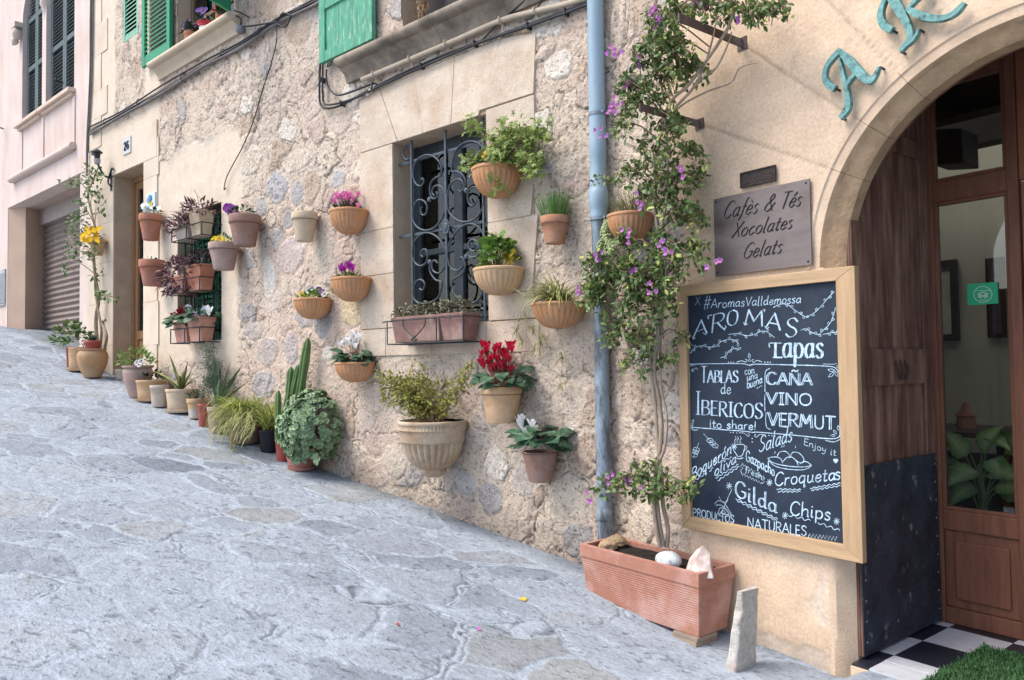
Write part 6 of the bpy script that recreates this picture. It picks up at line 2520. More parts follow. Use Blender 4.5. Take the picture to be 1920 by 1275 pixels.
b.lathe([(.001, -.06), (.035, -.05), (.045, .0), (.045, .02), (.001, .021)], 12, (p[0], -.18, p[2]))
th.part("lamp_glass", b, mat("old_lamp_glass", (.35, .36, .36), rough=.2, bump=0), smooth=50)

# ---- vine on the far corner of the house
root = P(183, 690, .12)
th = Thing("climbing_vine", "thin climbing vine growing from the ochre jar up the far corner of the stone house", "vine", root)
sb, lf = MB(), MB()
main = poly_px([(183, 660), (180, 600), (185, 560), (179, 520), (176, 480), (180, 440), (172, 400), (165, 365), (176, 335), (186, 310)], .10)
sb.tube(main, np.linspace(.028, .010, len(main)), 6)
m2 = poly_px([(187, 660), (190, 620), (184, 580), (178, 540), (178, 500)], .13)
sb.tube(m2, np.linspace(.022, .01, len(m2)), 6)
sb.tube(poly_px([(196, 655), (200, 630), (192, 605), (198, 600)], .15), .02, 6)
for (px, py, rx, ry, n, off) in ((175, 325, 20, 14, 16, .22), (140, 335, 16, 10, 12, .30), (178, 365, 16, 14, 16, .22), (160, 390, 14, 20, 14, .28), (140, 410, 20, 20, 20, .30), (135, 450, 16, 30, 18, .35), (165, 470, 22, 14, 14, .25), (130, 490, 10, 20, 9, .35), (182, 515, 10, 8, 8, .18), (200, 555, 18, 8, 9, .22), (190, 552, 10, 6, 6, .2), (190, 395, 8, 10, 6, .2), (150, 470, 16, 14, 10, .3), (172, 345, 14, 16, 10, .25)):
    o = P(px, py, off)
    st = main[np.argmin(np.abs(main[:, 2] - o[2] + .15))]
    sb.tube(spl([st, (st + o) / 2 + np.array([0, -.03, .06]), o], 5), .006, 5, cap=False)
    for k in range(int(n * .8)):
        e = P(px + U(-rx, rx), py + U(-ry, ry), off + U(-.12, .08))
        sb.tube([o, e], .003, 4, cap=False)
        m = 3
        lf.leaves(e + RNG.normal(0, .03, (m, 3)), unit(RNG.normal(0, 1, (m, 3)) + np.array([0, -.3, -.4])), unit(np.array([.4, -.7, .6]) + U(-.5, .5, (m, 3))), U(.045, .08, m), U(.028, .045, m))
th.part("stem", sb, mat("grey_vine_stem", (.34, .27, .20), rough=.9, var=.25, vs=20, bump=.3), smooth=60)
th.part("foliage", lf, G_MID)

# ================================================================== STROKE LETTERING
GL = {
    'A': (72, '!0,0 36,100 72,0;!13,34 59,34'), 'B': (64, '!6,0 6,100;6,100 40,99 54,86 50,62 30,53 6,52;6,52 40,51 62,38 60,12 36,1 6,0'),
    'C': (66, '64,84 46,100 20,92 4,60 6,24 25,2 48,1 66,18'), 'E': (54, '!6,100 6,0;!50,100 6,100;!6,52 42,52;!6,0 54,0'),
    'G': (72, '64,84 46,100 20,92 4,60 6,24 25,2 50,4 66,22 66,44;!42,44 70,44'), 'I': (34, '!17,0 17,100;!2,100 32,100;!2,0 32,0'),
    'L': (52, '!6,100 6,0 50,0'), 'M': (88, '!4,0 14,100 44,28 74,100 84,0'), 'N': (74, '!6,0 6,100 66,0 66,100'),
    'Ñ': (74, '!6,0 6,100 66,0 66,100;14,114 26,124 44,114 58,124'), 'O': (78, '39,100 12,86 3,50 12,14 39,0 66,14 75,50 66,86 39,100'),
    'P': (60, '!6,0 6,100;6,100 40,99 57,84 53,60 32,48 6,48'), 'R': (66, '!6,0 6,100;6,100 40,99 56,84 52,62 32,50 6,50;28,50 44,26 66,0'),
    'S': (62, '58,84 40,100 16,94 8,74 24,56 46,46 58,26 46,6 22,0 4,14'), 'T': (66, '!0,100 66,100;!33,100 33,0'), 'U': (68, '6,100 6,36 14,8 34,0 54,8 62,36 62,100'),
    'V': (66, '!0,100 33,0 66,100'), 'X': (62, '!0,100 62,0;!60,100 2,0'), 'D': (70, '!6,0 6,100;6,100 38,98 62,80 68,50 60,18 36,2 6,0'),
    'a': (54, '46,44 30,56 10,46 3,24 12,3 28,3 44,20;46,55 44,18 48,3 56,6'), 'b': (52, '6,104 6,4;6,36 24,56 44,48 50,26 40,4 20,0 6,12'), 'c': (46, '44,46 28,56 9,44 3,24 14,3 30,1 46,14'),
    'd': (56, '46,42 30,55 10,46 3,24 12,3 28,3 44,20;46,104 44,18 48,3 56,6'), 'e': (48, '4,28 42,34 36,54 18,54 4,32 8,8 26,0 46,14'), 'è': (48, '4,28 42,34 36,54 18,54 4,32 8,8 26,0 46,14;!14,88 30,68'),
    'é': (48, '4,28 42,34 36,54 18,54 4,32 8,8 26,0 46,14;!34,88 20,68'), 'f': (36, '44,98 30,104 20,90 18,50 16,0 8,-26;!4,54 36,54'), 'g': (54, '46,44 30,56 10,46 3,24 12,3 28,3 44,20;46,55 46,-10 36,-32 14,-32 4,-20'),
    'h': (54, '6,104 6,0;6,34 24,54 42,50 46,30 46,4 54,4'), 'i': (22, '8,54 8,6 18,2;!8,76 10,80'), 'j': (24, '12,54 12,-12 2,-32 -10,-26;!12,76 14,80'), 'l': (24, '8,104 8,8 20,2'),
    'm': (80, '6,54 6,0;6,36 20,56 36,50 38,0;38,36 52,56 70,50 72,6 80,4'), 'n': (54, '6,54 6,0;6,36 24,56 42,50 46,30 46,4 54,4'), 'o': (52, '26,56 8,46 3,26 12,4 28,0 44,10 48,32 40,50 26,56'),
    'ó': (52, '26,56 8,46 3,26 12,4 28,0 44,10 48,32 40,50 26,56;!36,92 24,70'), 'p': (54, '6,56 6,-34;6,40 24,56 44,48 50,26 40,4 20,0 6,12'), 'q': (54, '46,44 30,56 10,46 3,24 12,3 28,3 44,20;46,56 46,-34 54,-24'),
    'r': (40, '6,54 6,0;6,32 18,52 38,54'), 's': (42, '38,48 22,57 6,46 14,34 34,22 34,6 18,-1 2,8'), 't': (36, '16,84 14,12 22,1 36,8;!0,56 34,56'), 'u': (54, '6,55 6,14 16,1 32,6 44,22;44,55 44,10 54,4'),
    'v': (46, '!0,55 22,0 46,56'), 'w': (66, '!0,55 16,0 32,46 48,0 66,56'), 'y': (50, '4,55 8,22 22,16 42,26;46,55 40,-6 24,-32 4,-26'), 'z': (46, '!2,54 44,54 2,2 46,2'),
    '#': (74, '!24,108 10,-8;!56,108 42,-8;!4,68 76,72;!0,32 70,36'), '!': (20, '!12,100 9,30;!8,6 9,2'), '¡': (20, '!10,70 10,0;!10,92 11,96'), '&': (78, '74,0 26,66 28,92 46,100 54,84 40,62 10,40 6,14 26,0 50,8 70,36 78,46'), ' ': (34, ''),
}


class Ink:
    """strokes laid on a board plane, each a thin raised ribbon"""

    def __init__(self, off, fr='R'):
        self.off, self.fr, self.k = off, fr, 0
        self.mb = MB()

    def stroke(self, px, w, nib=None):
        px = np.asarray(px, float)
        w = w * .88
        q = np.array([P(x, y, self.off, self.fr) for x, y in px])[:, [0, 2]]
        keep = np.r_[True, np.hypot(*np.diff(q, axis=0).T) > 1e-5]
        q = q[keep]
        if len(q) < 2:
            q = np.array([q[0], q[0] + [.001, .001]])
        self.k += 1
        y0 = -self.off - .0004 - .00006 * (self.k % 40)
        t = np.gradient(q, axis=0)
        t /= np.linalg.norm(t, axis=1)[:, None] + 1e-12
        n = np.stack([-t[:, 1], t[:, 0]], 1)
        ww = np.full(len(q), w)
        if nib is not None:
            nv = np.array([math.cos(nib), math.sin(nib)])
            ww = w * (.20 + 1.12 * np.abs(n @ nv))
        ww = ww * (1 + .10 * np.sin(np.arange(len(q)) * 2.1 + self.k))
        q = np.concatenate([[q[0] - t[0] * w * .35], q, [q[-1] + t[-1] * w * .35]])
        n = np.concatenate([[n[0]], n, [n[-1]]])
        ww = np.concatenate([[ww[0] * .45], ww, [ww[-1] * .45]])
        A, B = q + n * ww[:, None] / 2, q - n * ww[:, None] / 2
        m = len(q)
        V = [(x, y0, z) for x, z in A] + [(x, y0, z) for x, z in B]
        self.mb.add(V, [[i, i + 1, i + 1 + m, i + m] for i in range(m - 1)])
        return self

    def curve(self, pts, w, k=5, nib=None):
        return self.stroke(spl(pts, k), w, nib)

    def dot(self, x, y, r):
        c = P(x, y, self.off, self.fr)
        self.k += 1
        y0 = -self.off - .0004 - .00006 * (self.k % 40)
        self.mb.add([(c[0] + r * math.cos(a), y0, c[2] + r * math.sin(a)) for a in np.arange(10) * .628], [list(range(10))])

    def text(self, s, a, b, h, w, slant=.0, nib=None, heights=None, inline=0.0, jit=.7):
        a, b = np.array(a, float), np.array(b, float)
        adv = [GL[c][0] + 12 for c in s]
        L = np.linalg.norm(b - a)
        sx = L / (sum(adv) - 12)
        d = (b - a) / L
        up = np.array([.012, -1.0])
        x = 0
        for i, c in enumerate(s):
            hh = (h if heights is None else heights[i]) / 100.0
            jy = random.uniform(-jit, jit)
            for st in GL[c][1].split(';'):
                if not st:
                    continue
                straight = st[0] == '!'
                p = [tuple(float(v) for v in q.split(',')) for q in st.lstrip('!').split()]
                if straight:
                    pp = np.array(p, float)
                    p2 = []
                    for u in range(len(pp) - 1):
                        p2 += [pp[u] + (pp[u + 1] - pp[u]) * t for t in (0, .34, .67)]
                    p2.append(pp[-1])
                    # corners as separate strokes so that they stay crisp
                    segs = [p2[3 * u:3 * u + 4] for u in range(len(pp) - 1)]
                else:
                    segs = [spl(p, 5)]
                for sg in segs:
                    px = [a + d * (x + q[0] + slant * q[1] * hh / sx * .01 * 100) * sx + up * (q[1] * hh + jy) for q in sg]
                    if inline:
                        px = np.array(px)
                        t = px[-1] - px[0]
                        if abs(t[1]) > abs(t[0]) * 1.3:
                            o = np.array([inline, 0])
                            self.stroke(px - o, w * .8)
                            self.stroke(px + o, w * .5)
                            continue
                    self.stroke(px, w, nib)
            x += adv[i]
        return self


# ---- engraved sign plates
x0, x1, z0, z1 = flat(.022, ((1342, 368), (1524, 337), (1527, 502), (1343, 514)), 'R')
x0, x1, z0, z1 = .842, 1.432, 1.985, 2.425
th = Thing("engraved_sign", "brown-grey metal plate engraved with Cafès & Tés, Xocolates, Gelats in italic letters", "sign", ((x0 + x1) / 2, -.012, z0), 'R')
b = MB()
b.box(x0, x1, -.020, -.010, z0, z1)
th.part("plate", b, mat("brushed_bronze_plate", (.20, .165, .155), rough=.42, var=.12, vs=3, bump=.08, bs=120, metal=.45, stretch=(1, 1, 3), c2=(.13, .10, .09), c2s=2.5, c2t=.62), bevel=.002)
INKB = mat("engraved_black", (.010, .010, .012), rough=.6, bump=0)
for s, a, c2_, h, nm in (("Cafès & Tés", (1355, 410), (1500, 386), 30, "lettering"), ("Xocolates", (1372, 446), (1484, 428), 27, "lettering"), ("Gelats", (1392, 486), (1464, 474), 28, "lettering")):
    ink = Ink(.0202)
    ink.text(s, a, c2_, h, .0082, slant=.38, nib=R(-40), jit=0)
    th.part(nm, ink.mb, INKB)
for xx in (x0 + .02, x1 - .02):
    for zz in (z0 + .02, z1 - .02):
        b = MB()
        b.blob((xx, -.021, zz), (.006, .004, .006), 2, 5, 8, 0)
        th.part("screw", b, M_IRON)

x0, x1, z0, z1 = 1.022, 1.240, 2.452, 2.537
th = Thing("small_plaque", "small dark bronze plaque above the engraved cafe sign", "plaque", ((x0 + x1) / 2, -.012, z0), 'R')
b = MB()
b.box(x0, x1, -.018, -.008, z0, z1)
for a in ((x0, x1, z0, z0 + .007), (x0, x1, z1 - .007, z1), (x0, x0 + .007, z0 + .007, z1 - .007), (x1 - .007, x1, z0 + .007, z1 - .007)):
    b.box(a[0], a[1], -.023, -.018, a[2], a[3])
th.part("plate", b, mat("dark_bronze", (.06, .048, .042), rough=.5, var=.5, vs=60, bump=.8, bs=140, metal=.4), bevel=.0015)

# ---- the chalkboard
FX0, FX1, FZ0, FZ1 = .592, 1.668, .545, 1.953
IX0, IX1, IZ0, IZ1 = .655, 1.572, .617, 1.890
th = Thing("chalkboard_menu", "tall oak-framed chalkboard menu covered in white chalk lettering beside the arch", "chalkboard", ((FX0 + FX1) / 2, -.02, FZ0), 'R')
O = [(FX0, FZ0), (FX1, FZ0), (FX1, FZ1), (FX0, FZ1)]
I = [(IX0, IZ0), (IX1, IZ0), (IX1, IZ1), (IX0, IZ1)]
for k in range(4):
    k2 = (k + 1) % 4
    b = MB()
    b.prism([O[k], O[k2], I[k2], I[k]], -.052, -.012)
    th.part("frame_rail", b, mat("honey_oak_upright", (.455, .305, .175), rough=.5, var=.22, vs=4, bump=.25, bs=22, stretch=(7, 7, .6), fine=(40, .08)) if k in (1, 3) else
            mat("honey_oak_cross", (.47, .32, .185), rough=.5, var=.22, vs=4, bump=.25, bs=22, stretch=(.6, 7, 7), fine=(40, .08)), bevel=.003)
b = MB()
b.box(IX0 + .0005, IX1 - .0005, -.030, -.014, IZ0 + .0005, IZ1 - .0005)
th.part("slate", b, mat("dark_slate", (.010, .020, .042), rough=.6, var=.25, vs=2.5, bump=.06, bs=60, c2=(.023, .035, .053), c2s=2.2, c2t=.5, fine=(30, .12)))
CH = mat("pale_blue_chalk", (.42, .565, .69), rough=.9, var=.5, vs=45, fine=(160, .25), bump=0)
Z5 = lambda *q: [(1250 + x / 4.25, 480 + y / 4.25) for x, y in q]
Z6 = lambda *q: [(1250 + x / 4.113, 760 + y / 4.113) for x, y in q]
S5, S6 = 1 / 4.25, 1 / 4.113
OB = .0302


def word(s, ab, h, w, name="chalk_lettering", **k):
    ink = Ink(OB)
    ink.text(s, ab[0], ab[1], h, w, **k)
    th.part(name, ink.mb, CH)


word("#AromasValldemossa", Z5((295, 420), (1070, 372)), 74 * S5, .0045, slant=.12, heights=[90 * S5] + [70 * S5] * 17)
ink = Ink(OB)
for ch, a, c2_, h in (("A", (210, 655), (318, 612), 118), ("R", (352, 612), (462, 585), 140), ("O", (476, 556), (562, 552), 122), ("M", (618, 545), (768, 556), 122), ("A", (792, 570), (905, 592), 126), ("S", (942, 640), (1036, 645), 150)):
    ink.text(ch, *Z5(a, c2_), h * S5, .0095, slant=.10, nib=R(20))
for pts in ([(205, 640), (215, 662), (228, 650)], [(290, 610), (312, 625), (325, 605)], [(335, 500), (330, 480), (360, 470)], [(455, 580), (475, 570), (468, 555)], [(615, 530), (625, 548), (645, 540)], [(770, 430), (785, 428), (778, 445)], [(785, 560), (800, 578), (815, 568)]):
    ink.curve(Z5(*pts), .006)
th.part("chalk_lettering", ink.mb, CH)
word("Tapas", Z5((822, 808), (1248, 812)), 115 * S5, .0135, heights=[112 * S5] + [205 * S5] * 4, nib=R(5))
ink = Ink(OB)
ink.curve(Z5((816, 700), (820, 725)), .008).curve(Z5((940, 700), (936, 725)), .008).curve(Z5((850, 808), (920, 808)), .009)
th.part("chalk_lettering", ink.mb, CH)
word("TABLAS", Z5((275, 1008), (570, 1008)), 95 * S5, .0095, heights=[128 * S5] + [92 * S5] * 5, nib=R(10), inline=0)
word("de", Z5((432, 1100), (512, 1098)), 88 * S5, .0055)
word("con", Z5((622, 945), (700, 938)), 62 * S5, .0045)
word("una", Z5((640, 995), (725, 972)), 58 * S5, .0045)
word("buena", Z5((640, 1058), (762, 1012)), 66 * S5, .0048)
word("IBERICOS", [(1305, 777), (1430, 785)], 27, .0105, heights=[43] + [27] * 4 + [27, 27, 29], nib=R(10))
word("CAÑA", Z5((798, 1022), (1160, 1030)), 96 * S5, .0085, inline=1.6)
word("VINO", Z5((798, 1178), (1155, 1190)), 92 * S5, .0085, inline=1.6)
word("VERMUT", Z6((785, 152), (1300, 190)), 100 * S6, .009, inline=1.7)
word("¡to share!", Z6((330, 172), (690, 188)), 62 * S6, .0065)
word("Salads", Z6((708, 365), (965, 272)), 118 * S6, .006, slant=.15)
word("Enjoy it", Z6((1058, 305), (1305, 392)), 52 * S6, .0035, slant=.1)
word("Boquerón", Z6((190, 582), (498, 372)), 92 * S6, .0065, slant=.1)
word("oliva", Z6((368, 552), (535, 440)), 80 * S6, .006, slant=.1)
word("Gazpacho", Z6((612, 425), (832, 545)), 84 * S6, .0062)
word("fresh", Z6((605, 510), (735, 575)), 44 * S6, .004)
word("Croqueta", Z6((832, 622), (1300, 575)), 100 * S6, .0072, slant=.08)
word("s", Z6((1300, 575), (1340, 570)), 100 * S6, .007)
word("Gilda", Z6((530, 695), (850, 835)), 124 * S6, .0085, inline=1.1)
word("Chips", Z6((952, 842), (1262, 885)), 104 * S6, .0080, slant=.05)
word("PRODUCTOS", Z6((202, 852), (520, 908)), 58 * S6, .0055)
word("NATURALES", Z6((622, 938), (1080, 1008)), 74 * S6, .0062)


def vine(ink, pts, leaf=26, step=3, w=.0038):
    line = spl(pts, 5)
    ink.stroke(line, w)
    sgn = 1
    for i in range(3, len(line) - 1, step):
        t = line[min(i + 1, len(line) - 1)] - line[i - 1]
        t /= np.linalg.norm(t) + 1e-9
        n = np.array([-t[1], t[0]]) * sgn
        L = leaf / 4.25
        d = t * .75 + n * .65
        e = line[i] + d * L
        m = np.array([-d[1], d[0]]) * L * .28
        ink.stroke(spl([line[i], (line[i] + e) / 2 + m, e, (line[i] + e) / 2 - m, line[i]], 3), w * .75)
        sgn = -sgn


for V_ in ([(850, 410), (900, 386), (960, 386), (1020, 430), (1080, 470), (1115, 490)], [(1115, 488), (1180, 450), (1240, 390), (1290, 330), (1335, 285)], [(1070, 590), (1110, 580), (1150, 605), (1210, 625), (1250, 590), (1300, 540), (1330, 470), (1345, 410)],
           [(1245, 625), (1310, 612), (1365, 605)], [(495, 625), (560, 618), (640, 635), (700, 625), (750, 600), (800, 605), (860, 650)], [(190, 775), (215, 740), (270, 715), (330, 725), (390, 720), (430, 685), (490, 665), (540, 670), (575, 700)], [(430, 812), (470, 795), (500, 755), (550, 735), (580, 745)]):
    ink = Ink(OB)
    vine(ink, [np.array(p) for p in Z5(*V_)], step=2 if len(V_) < 5 else 3)
    th.part("chalk_vine", ink.mb, CH)
# ruled lines and their curls
ink = Ink(OB)
ink.curve(Z5((178, 862), (400, 858), (600, 858), (660, 870), (720, 862), (1000, 868), (1250, 876), (1345, 892), (1378, 955)), .005)
ink.curve(Z6((178, 168), (400, 185), (600, 200), (660, 208), (720, 208), (1000, 232), (1230, 256), (1320, 250), (1340, 215)), .0055)
ink.curve(Z6((178, 170), (210, 190), (240, 188)), .004).curve(Z6((1225, 270), (1290, 282), (1338, 262)), .004)
ink.curve([Z5((184, 925))[0], Z5((184, 1270))[0], Z6((180, 100))[0]], .0055)
ink.curve([Z5((1376, 960))[0], Z6((1334, -60))[0], Z6((1336, 215))[0]], .0035)
ink.curve(Z5((822, 895), (792, 915), (784, 960), (784, 1080)), .0045).curve(Z5((784, 1105), (782, 1170), (784, 1235)), .0045).curve(Z6((768, 55), (764, 110), (772, 168), (800, 186)), .0045)
ink.curve(Z5((560, 845), (600, 835), (630, 845), (642, 830), (628, 822)), .004).curve(Z5((762, 845), (720, 832), (695, 848), (680, 832), (694, 824)), .004)
ink.curve(Z5((658, 775), (650, 800), (660, 812), (668, 800), (658, 775)), .003).curve(Z5((660, 822), (652, 832), (660, 842), (669, 832), (660, 822)), .003)
ink.curve(Z5((1250, 860), (1300, 862), (1340, 862), (1352, 855)), .004).curve(Z5((1362, 870), (1355, 880), (1366, 888), (1374, 878), (1362, 870)), .003)
ink.curve(Z5((1285, 905), (1310, 920), (1340, 912), (1315, 900), (1285, 905)), .003).curve(Z5((1290, 965), (1305, 940), (1335, 925), (1322, 955), (1290, 965)), .003).curve(Z5((1362, 960), (1345, 945), (1345, 920), (1362, 935), (1362, 960)), .003)
ink.curve(Z5((190, 880), (205, 870), (225, 872)), .003).curve(Z5((195, 915), (210, 900), (218, 915), (200, 918)), .003).curve(Z5((222, 900), (238, 892), (248, 908)), .003)
ink.curve(Z6((185, 150), (205, 130), (200, 155), (185, 158)), .003).curve(Z6((190, 120), (210, 112), (205, 130)), .003)
ink.curve(Z6((1290, 190), (1310, 205), (1308, 220), (1290, 205), (1290, 190)), .003).curve(Z6((1325, 155), (1335, 180), (1322, 190), (1318, 170), (1325, 155)), .003).curve(Z6((1262, 232), (1290, 225), (1300, 235), (1275, 240)), .003)
ink.curve(Z6((560, 212), (600, 215), (630, 240), (640, 225), (628, 220)), .0035).curve(Z6((760, 230), (720, 225), (695, 245), (680, 235), (690, 222)), .0035)
for x, y in ((495, 846), (515, 846), (535, 846), (785, 846), (808, 846), (828, 846), (725, 1052), (740, 1045), (756, 1036)):
    ink.dot(*Z5((x, y))[0], .0035)
for x, y in ((495, 208), (515, 210), (540, 213), (790, 232), (812, 234), (835, 236), (660, 255), (660, 282)):
    ink.dot(*Z6((x, y))[0], .0035)
th.part("chalk_rules", ink.mb, CH)
# wavy underlines
ink = Ink(OB)


def wav(a, b, n, amp, w):
    a, b = np.array(Z6(a)[0]), np.array(Z6(b)[0])
    d = b - a
    m = np.array([-d[1], d[0]]) / np.linalg.norm(d)
    t = np.linspace(0, 1, n * 8 + 1)
    ink.stroke([a + d * u + m * amp * S6 * math.sin(u * n * 2 * math.pi) for u in t], w)


wav((200, 590), (300, 525), 3, 5, .0042)
wav((330, 510), (360, 480), 1, 4, .004)
wav((400, 440), (505, 400), 3, 5, .004)
wav((378, 560), (555, 455), 5, 5, .004)
wav((395, 580), (560, 472), 5, 5, .004)
wav((850, 645), (1035, 650), 5, 5, .0045)
wav((858, 665), (1030, 665), 5, 5, .004)
wav((1110, 640), (1340, 600), 6, 5, .0045)
wav((1118, 655), (1340, 620), 6, 5, .004)
wav((535, 718), (855, 878), 8, 6, .005)
wav((545, 735), (850, 892), 8, 6, .004)
wav((940, 845), (1110, 890), 3, 9, .0038)
wav((1170, 905), (1335, 965), 3, 9, .0038)
z = [(1092 + i * 13, (985 if i % 2 else 1018) + i * 1.6) for i in range(18)]
ink.stroke(Z6(*z), .0035)
z = [(585 + i * 11.5, 455 + i * 7 + (9 if i % 2 else -9)) for i in range(16)]
ink.stroke(Z6(*z), .003)
z = [(575 + i * 11.5, 525 + i * 5.5 + (9 if i % 2 else -9)) for i in range(15)]
ink.stroke(Z6(*z), .003)
ink.stroke(Z6((588, 450), (572, 470), (590, 485), (570, 500), (582, 525)), .003)
ink.stroke(Z6((755, 560), (738, 575), (757, 590), (735, 605)), .003)
th.part("chalk_underlines", ink.mb, CH)
# doodles
ink = Ink(OB)
ink.curve(Z6((515, 345), (535, 372), (548, 392), (572, 392), (590, 370), (602, 310), (560, 300), (530, 305)), .0045).curve(Z6((600, 312), (618, 318), (612, 340), (594, 350)), .004).curve(Z6((522, 402), (555, 412), (590, 405)), .0045)
for x in (532, 550, 572):
    ink.curve(Z6((x, 290), (x - 8, 272), (x + 4, 256), (x - 4, 238)), .0032)
th.part("chalk_cup", ink.mb, CH)
ink = Ink(OB)
ink.curve(Z6((782, 410), (800, 402), (840, 398), (880, 412), (895, 445)), .0042).curve(Z6((850, 400), (870, 362), (915, 355), (945, 380), (948, 405)), .0042).curve(Z6((900, 430), (930, 402), (970, 402), (1000, 430), (1015, 460)), .0042)
ink.curve(Z6((955, 392), (975, 362), (1020, 368), (1055, 405), (1055, 440), (1020, 440), (975, 405), (955, 392)), .0042).curve(Z6((1030, 450), (1055, 432), (1090, 440), (1115, 460)), .0042)
ink.curve(Z6((780, 408), (800, 430), (850, 452), (950, 470), (1060, 475), (1118, 462)), .0045).curve(Z6((790, 425), (830, 465), (920, 490), (1040, 498), (1090, 485), (1112, 470)), .0042)
for x, y in ((832, 372), (885, 325), (902, 322), (990, 330)):
    ink.curve(Z6((x, y), (x + 6, y - 10), (x + 3, y - 18)), .0028)
th.part("chalk_croquettes", ink.mb, CH)
ink = Ink(OB)
for (tx, ty, bx, by) in ((285, 220, 395, 335), (248, 290, 205, 405)):
    ink.curve(Z6((tx, ty), (bx, by)), .0028)
    for f in (.45, .62, .8):
        x, y = tx + (bx - tx) * f, ty + (by - ty) * f
        ink.curve(Z6((x - 26, y - 2), (x - 8, y - 18), (x + 22, y - 8), (x + 18, y + 14), (x - 10, y + 14), (x - 26, y - 2)), .003)
ink.curve(Z6((505, 645), (470, 720), (440, 790), (400, 855)), .0034)
for pts in ([(370, 760), (400, 735), (440, 750), (470, 790), (500, 840)], [(380, 770), (420, 770), (460, 800), (495, 845)], [(405, 705), (425, 740), (460, 745), (475, 725)], [(400, 820), (415, 790), (450, 800), (480, 840), (455, 860), (415, 850), (400, 820)], [(420, 825), (440, 812), (455, 830), (440, 842), (420, 825)]):
    ink.curve(Z6(*pts), .0032)
th.part("chalk_skewers", ink.mb, CH)
ink = Ink(OB)
for x, y in ((520, 318), (482, 622), (793, 595), (913, 850), (1312, 895)):
    for k in range(4):
        a = k * math.pi / 4 + .2
        ink.stroke(Z6((x - 22 * math.cos(a), y - 26 * math.sin(a)), (x + 22 * math.cos(a), y + 26 * math.sin(a))), .0042)
    ink.dot(*Z6((x, y))[0], .0045)
c = Z6((1305, 428))[0]
for dx, dy, rr in ((-1.8, -1, .008), (1.8, -1, .008), (0, 1.5, .008)):
    ink.dot(c[0] + dx, c[1] + dy, rr)
ink.stroke(Z5((235, 325), (268, 392)), .0026)
ink.stroke(Z5((272, 318), (230, 390)), .0026)
th.part("chalk_stars", ink.mb, CH)

# ---- bronze letters over the arch
VERD = mat("verdigris_bronze", (.165, .335, .32), rough=.8, var=.4, vs=16, bump=.6, bs=60, c2=(.05, .075, .06), c2s=26, c2t=.61, c2w=.07, fine=(45, .22))
M_LEDGE = mat("dark_verdigris", (.08, .14, .12), rough=.8, var=.3, bump=.2)


def metal_letter(label, strokes, base_px):
    OFFL = .055
    q0 = P(*base_px, OFFL, 'R')
    th = Thing("bronze_letter", label, "letter", q0, 'R', "verdigris letters over the arch")
    mb = MB()
    for st in strokes:
        a = np.array([[1460 + x / 2.55, y / 2.55, w / 2.55] for x, y, w in st])
        line = spl(a, 8)
        q = np.array([P(x, y, OFFL, 'R') for x, y, w in line])[:, [0, 2]]
        sc = np.array([proj(P(x, y, OFFL, 'R'), 'R')[2] / FPX for x, y, w in line])
        t = np.gradient(q, axis=0)
        t /= np.linalg.norm(t, axis=1)[:, None] + 1e-9
        n = np.stack([-t[:, 1], t[:, 0]], 1)
        ww = (line[:, 2] * sc * .44)[:, None]
        A, B = q + n * ww, q - n * ww
        e = .0004 * len(mb.V)
        m = len(q)
        V = [(x, -OFFL - e, z) for x, z in A] + [(x, -OFFL - e, z) for x, z in B] + [(x, -OFFL + .028 + e, z) for x, z in A] + [(x, -OFFL + .028 + e, z) for x, z in B]
        F = []
        for i in range(m - 1):
            F += [[i, i + 1, i + 1 + m, i + m], [2 * m + i, 3 * m + i, 3 * m + i + 1, 2 * m + i + 1], [i, 2 * m + i, 2 * m + i + 1, i + 1], [m + i, m + i + 1, 3 * m + i + 1, 3 * m + i]]
        F += [[0, m, 3 * m, 2 * m], [m - 1, 3 * m - 1, 4 * m - 1, 2 * m - 1]]
        mb.add(V, F)
    th.part("letter", mb, VERD)
    pb = MB()
    for st in strokes[:3]:
        x, y, w = st[-1]
        q = P(1460 + x / 2.55, y / 2.55, OFFL, 'R')
        pb.tube([(q[0], -.04, q[2]), (q[0], .01, q[2])], .006, 6)
    th.part("fixing_pin", pb, M_IRON)


metal_letter("verdigris bronze letter A fixed over the left side of the arch", [
    [(290, 240, 30), (255, 275, 28), (225, 320, 22), (217, 365, 26), (233, 402, 34), (265, 422, 36)],
    [(280, 232, 14), (330, 285, 44), (382, 345, 46), (428, 384, 38), (455, 362, 24), (477, 318, 10)],
    [(286, 275, 8), (300, 335, 18), (315, 400, 24), (326, 460, 28), (325, 515, 34), (293, 563, 26)],
    [(318, 408, 20), (342, 376, 20), (368, 345, 20)]], (1560, 215))
metal_letter("verdigris bronze letter R at the top of the arch, cut by the picture edge", [
    [(500, -90, 44), (535, -20, 48), (575, 50, 46), (610, 110, 36), (626, 165, 32), (612, 200, 30), (578, 243, 22)],
    [(610, 212, 20), (640, 185, 20), (658, 160, 14), (666, 138, 6)],
    [(530, -60, 14), (505, -5, 22), (487, 45, 28), (485, 85, 34), (503, 122, 40), (538, 142, 34)],
    [(612, 40, 26), (670, 70, 40), (740, 86, 36), (800, 80, 28), (848, 52, 30), (886, 10, 18)],
    [(520, -100, 20), (600, -150, 26), (680, -120, 34), (690, -60, 34), (650, 0, 22), (612, 42, 12)]], (1690, 90))

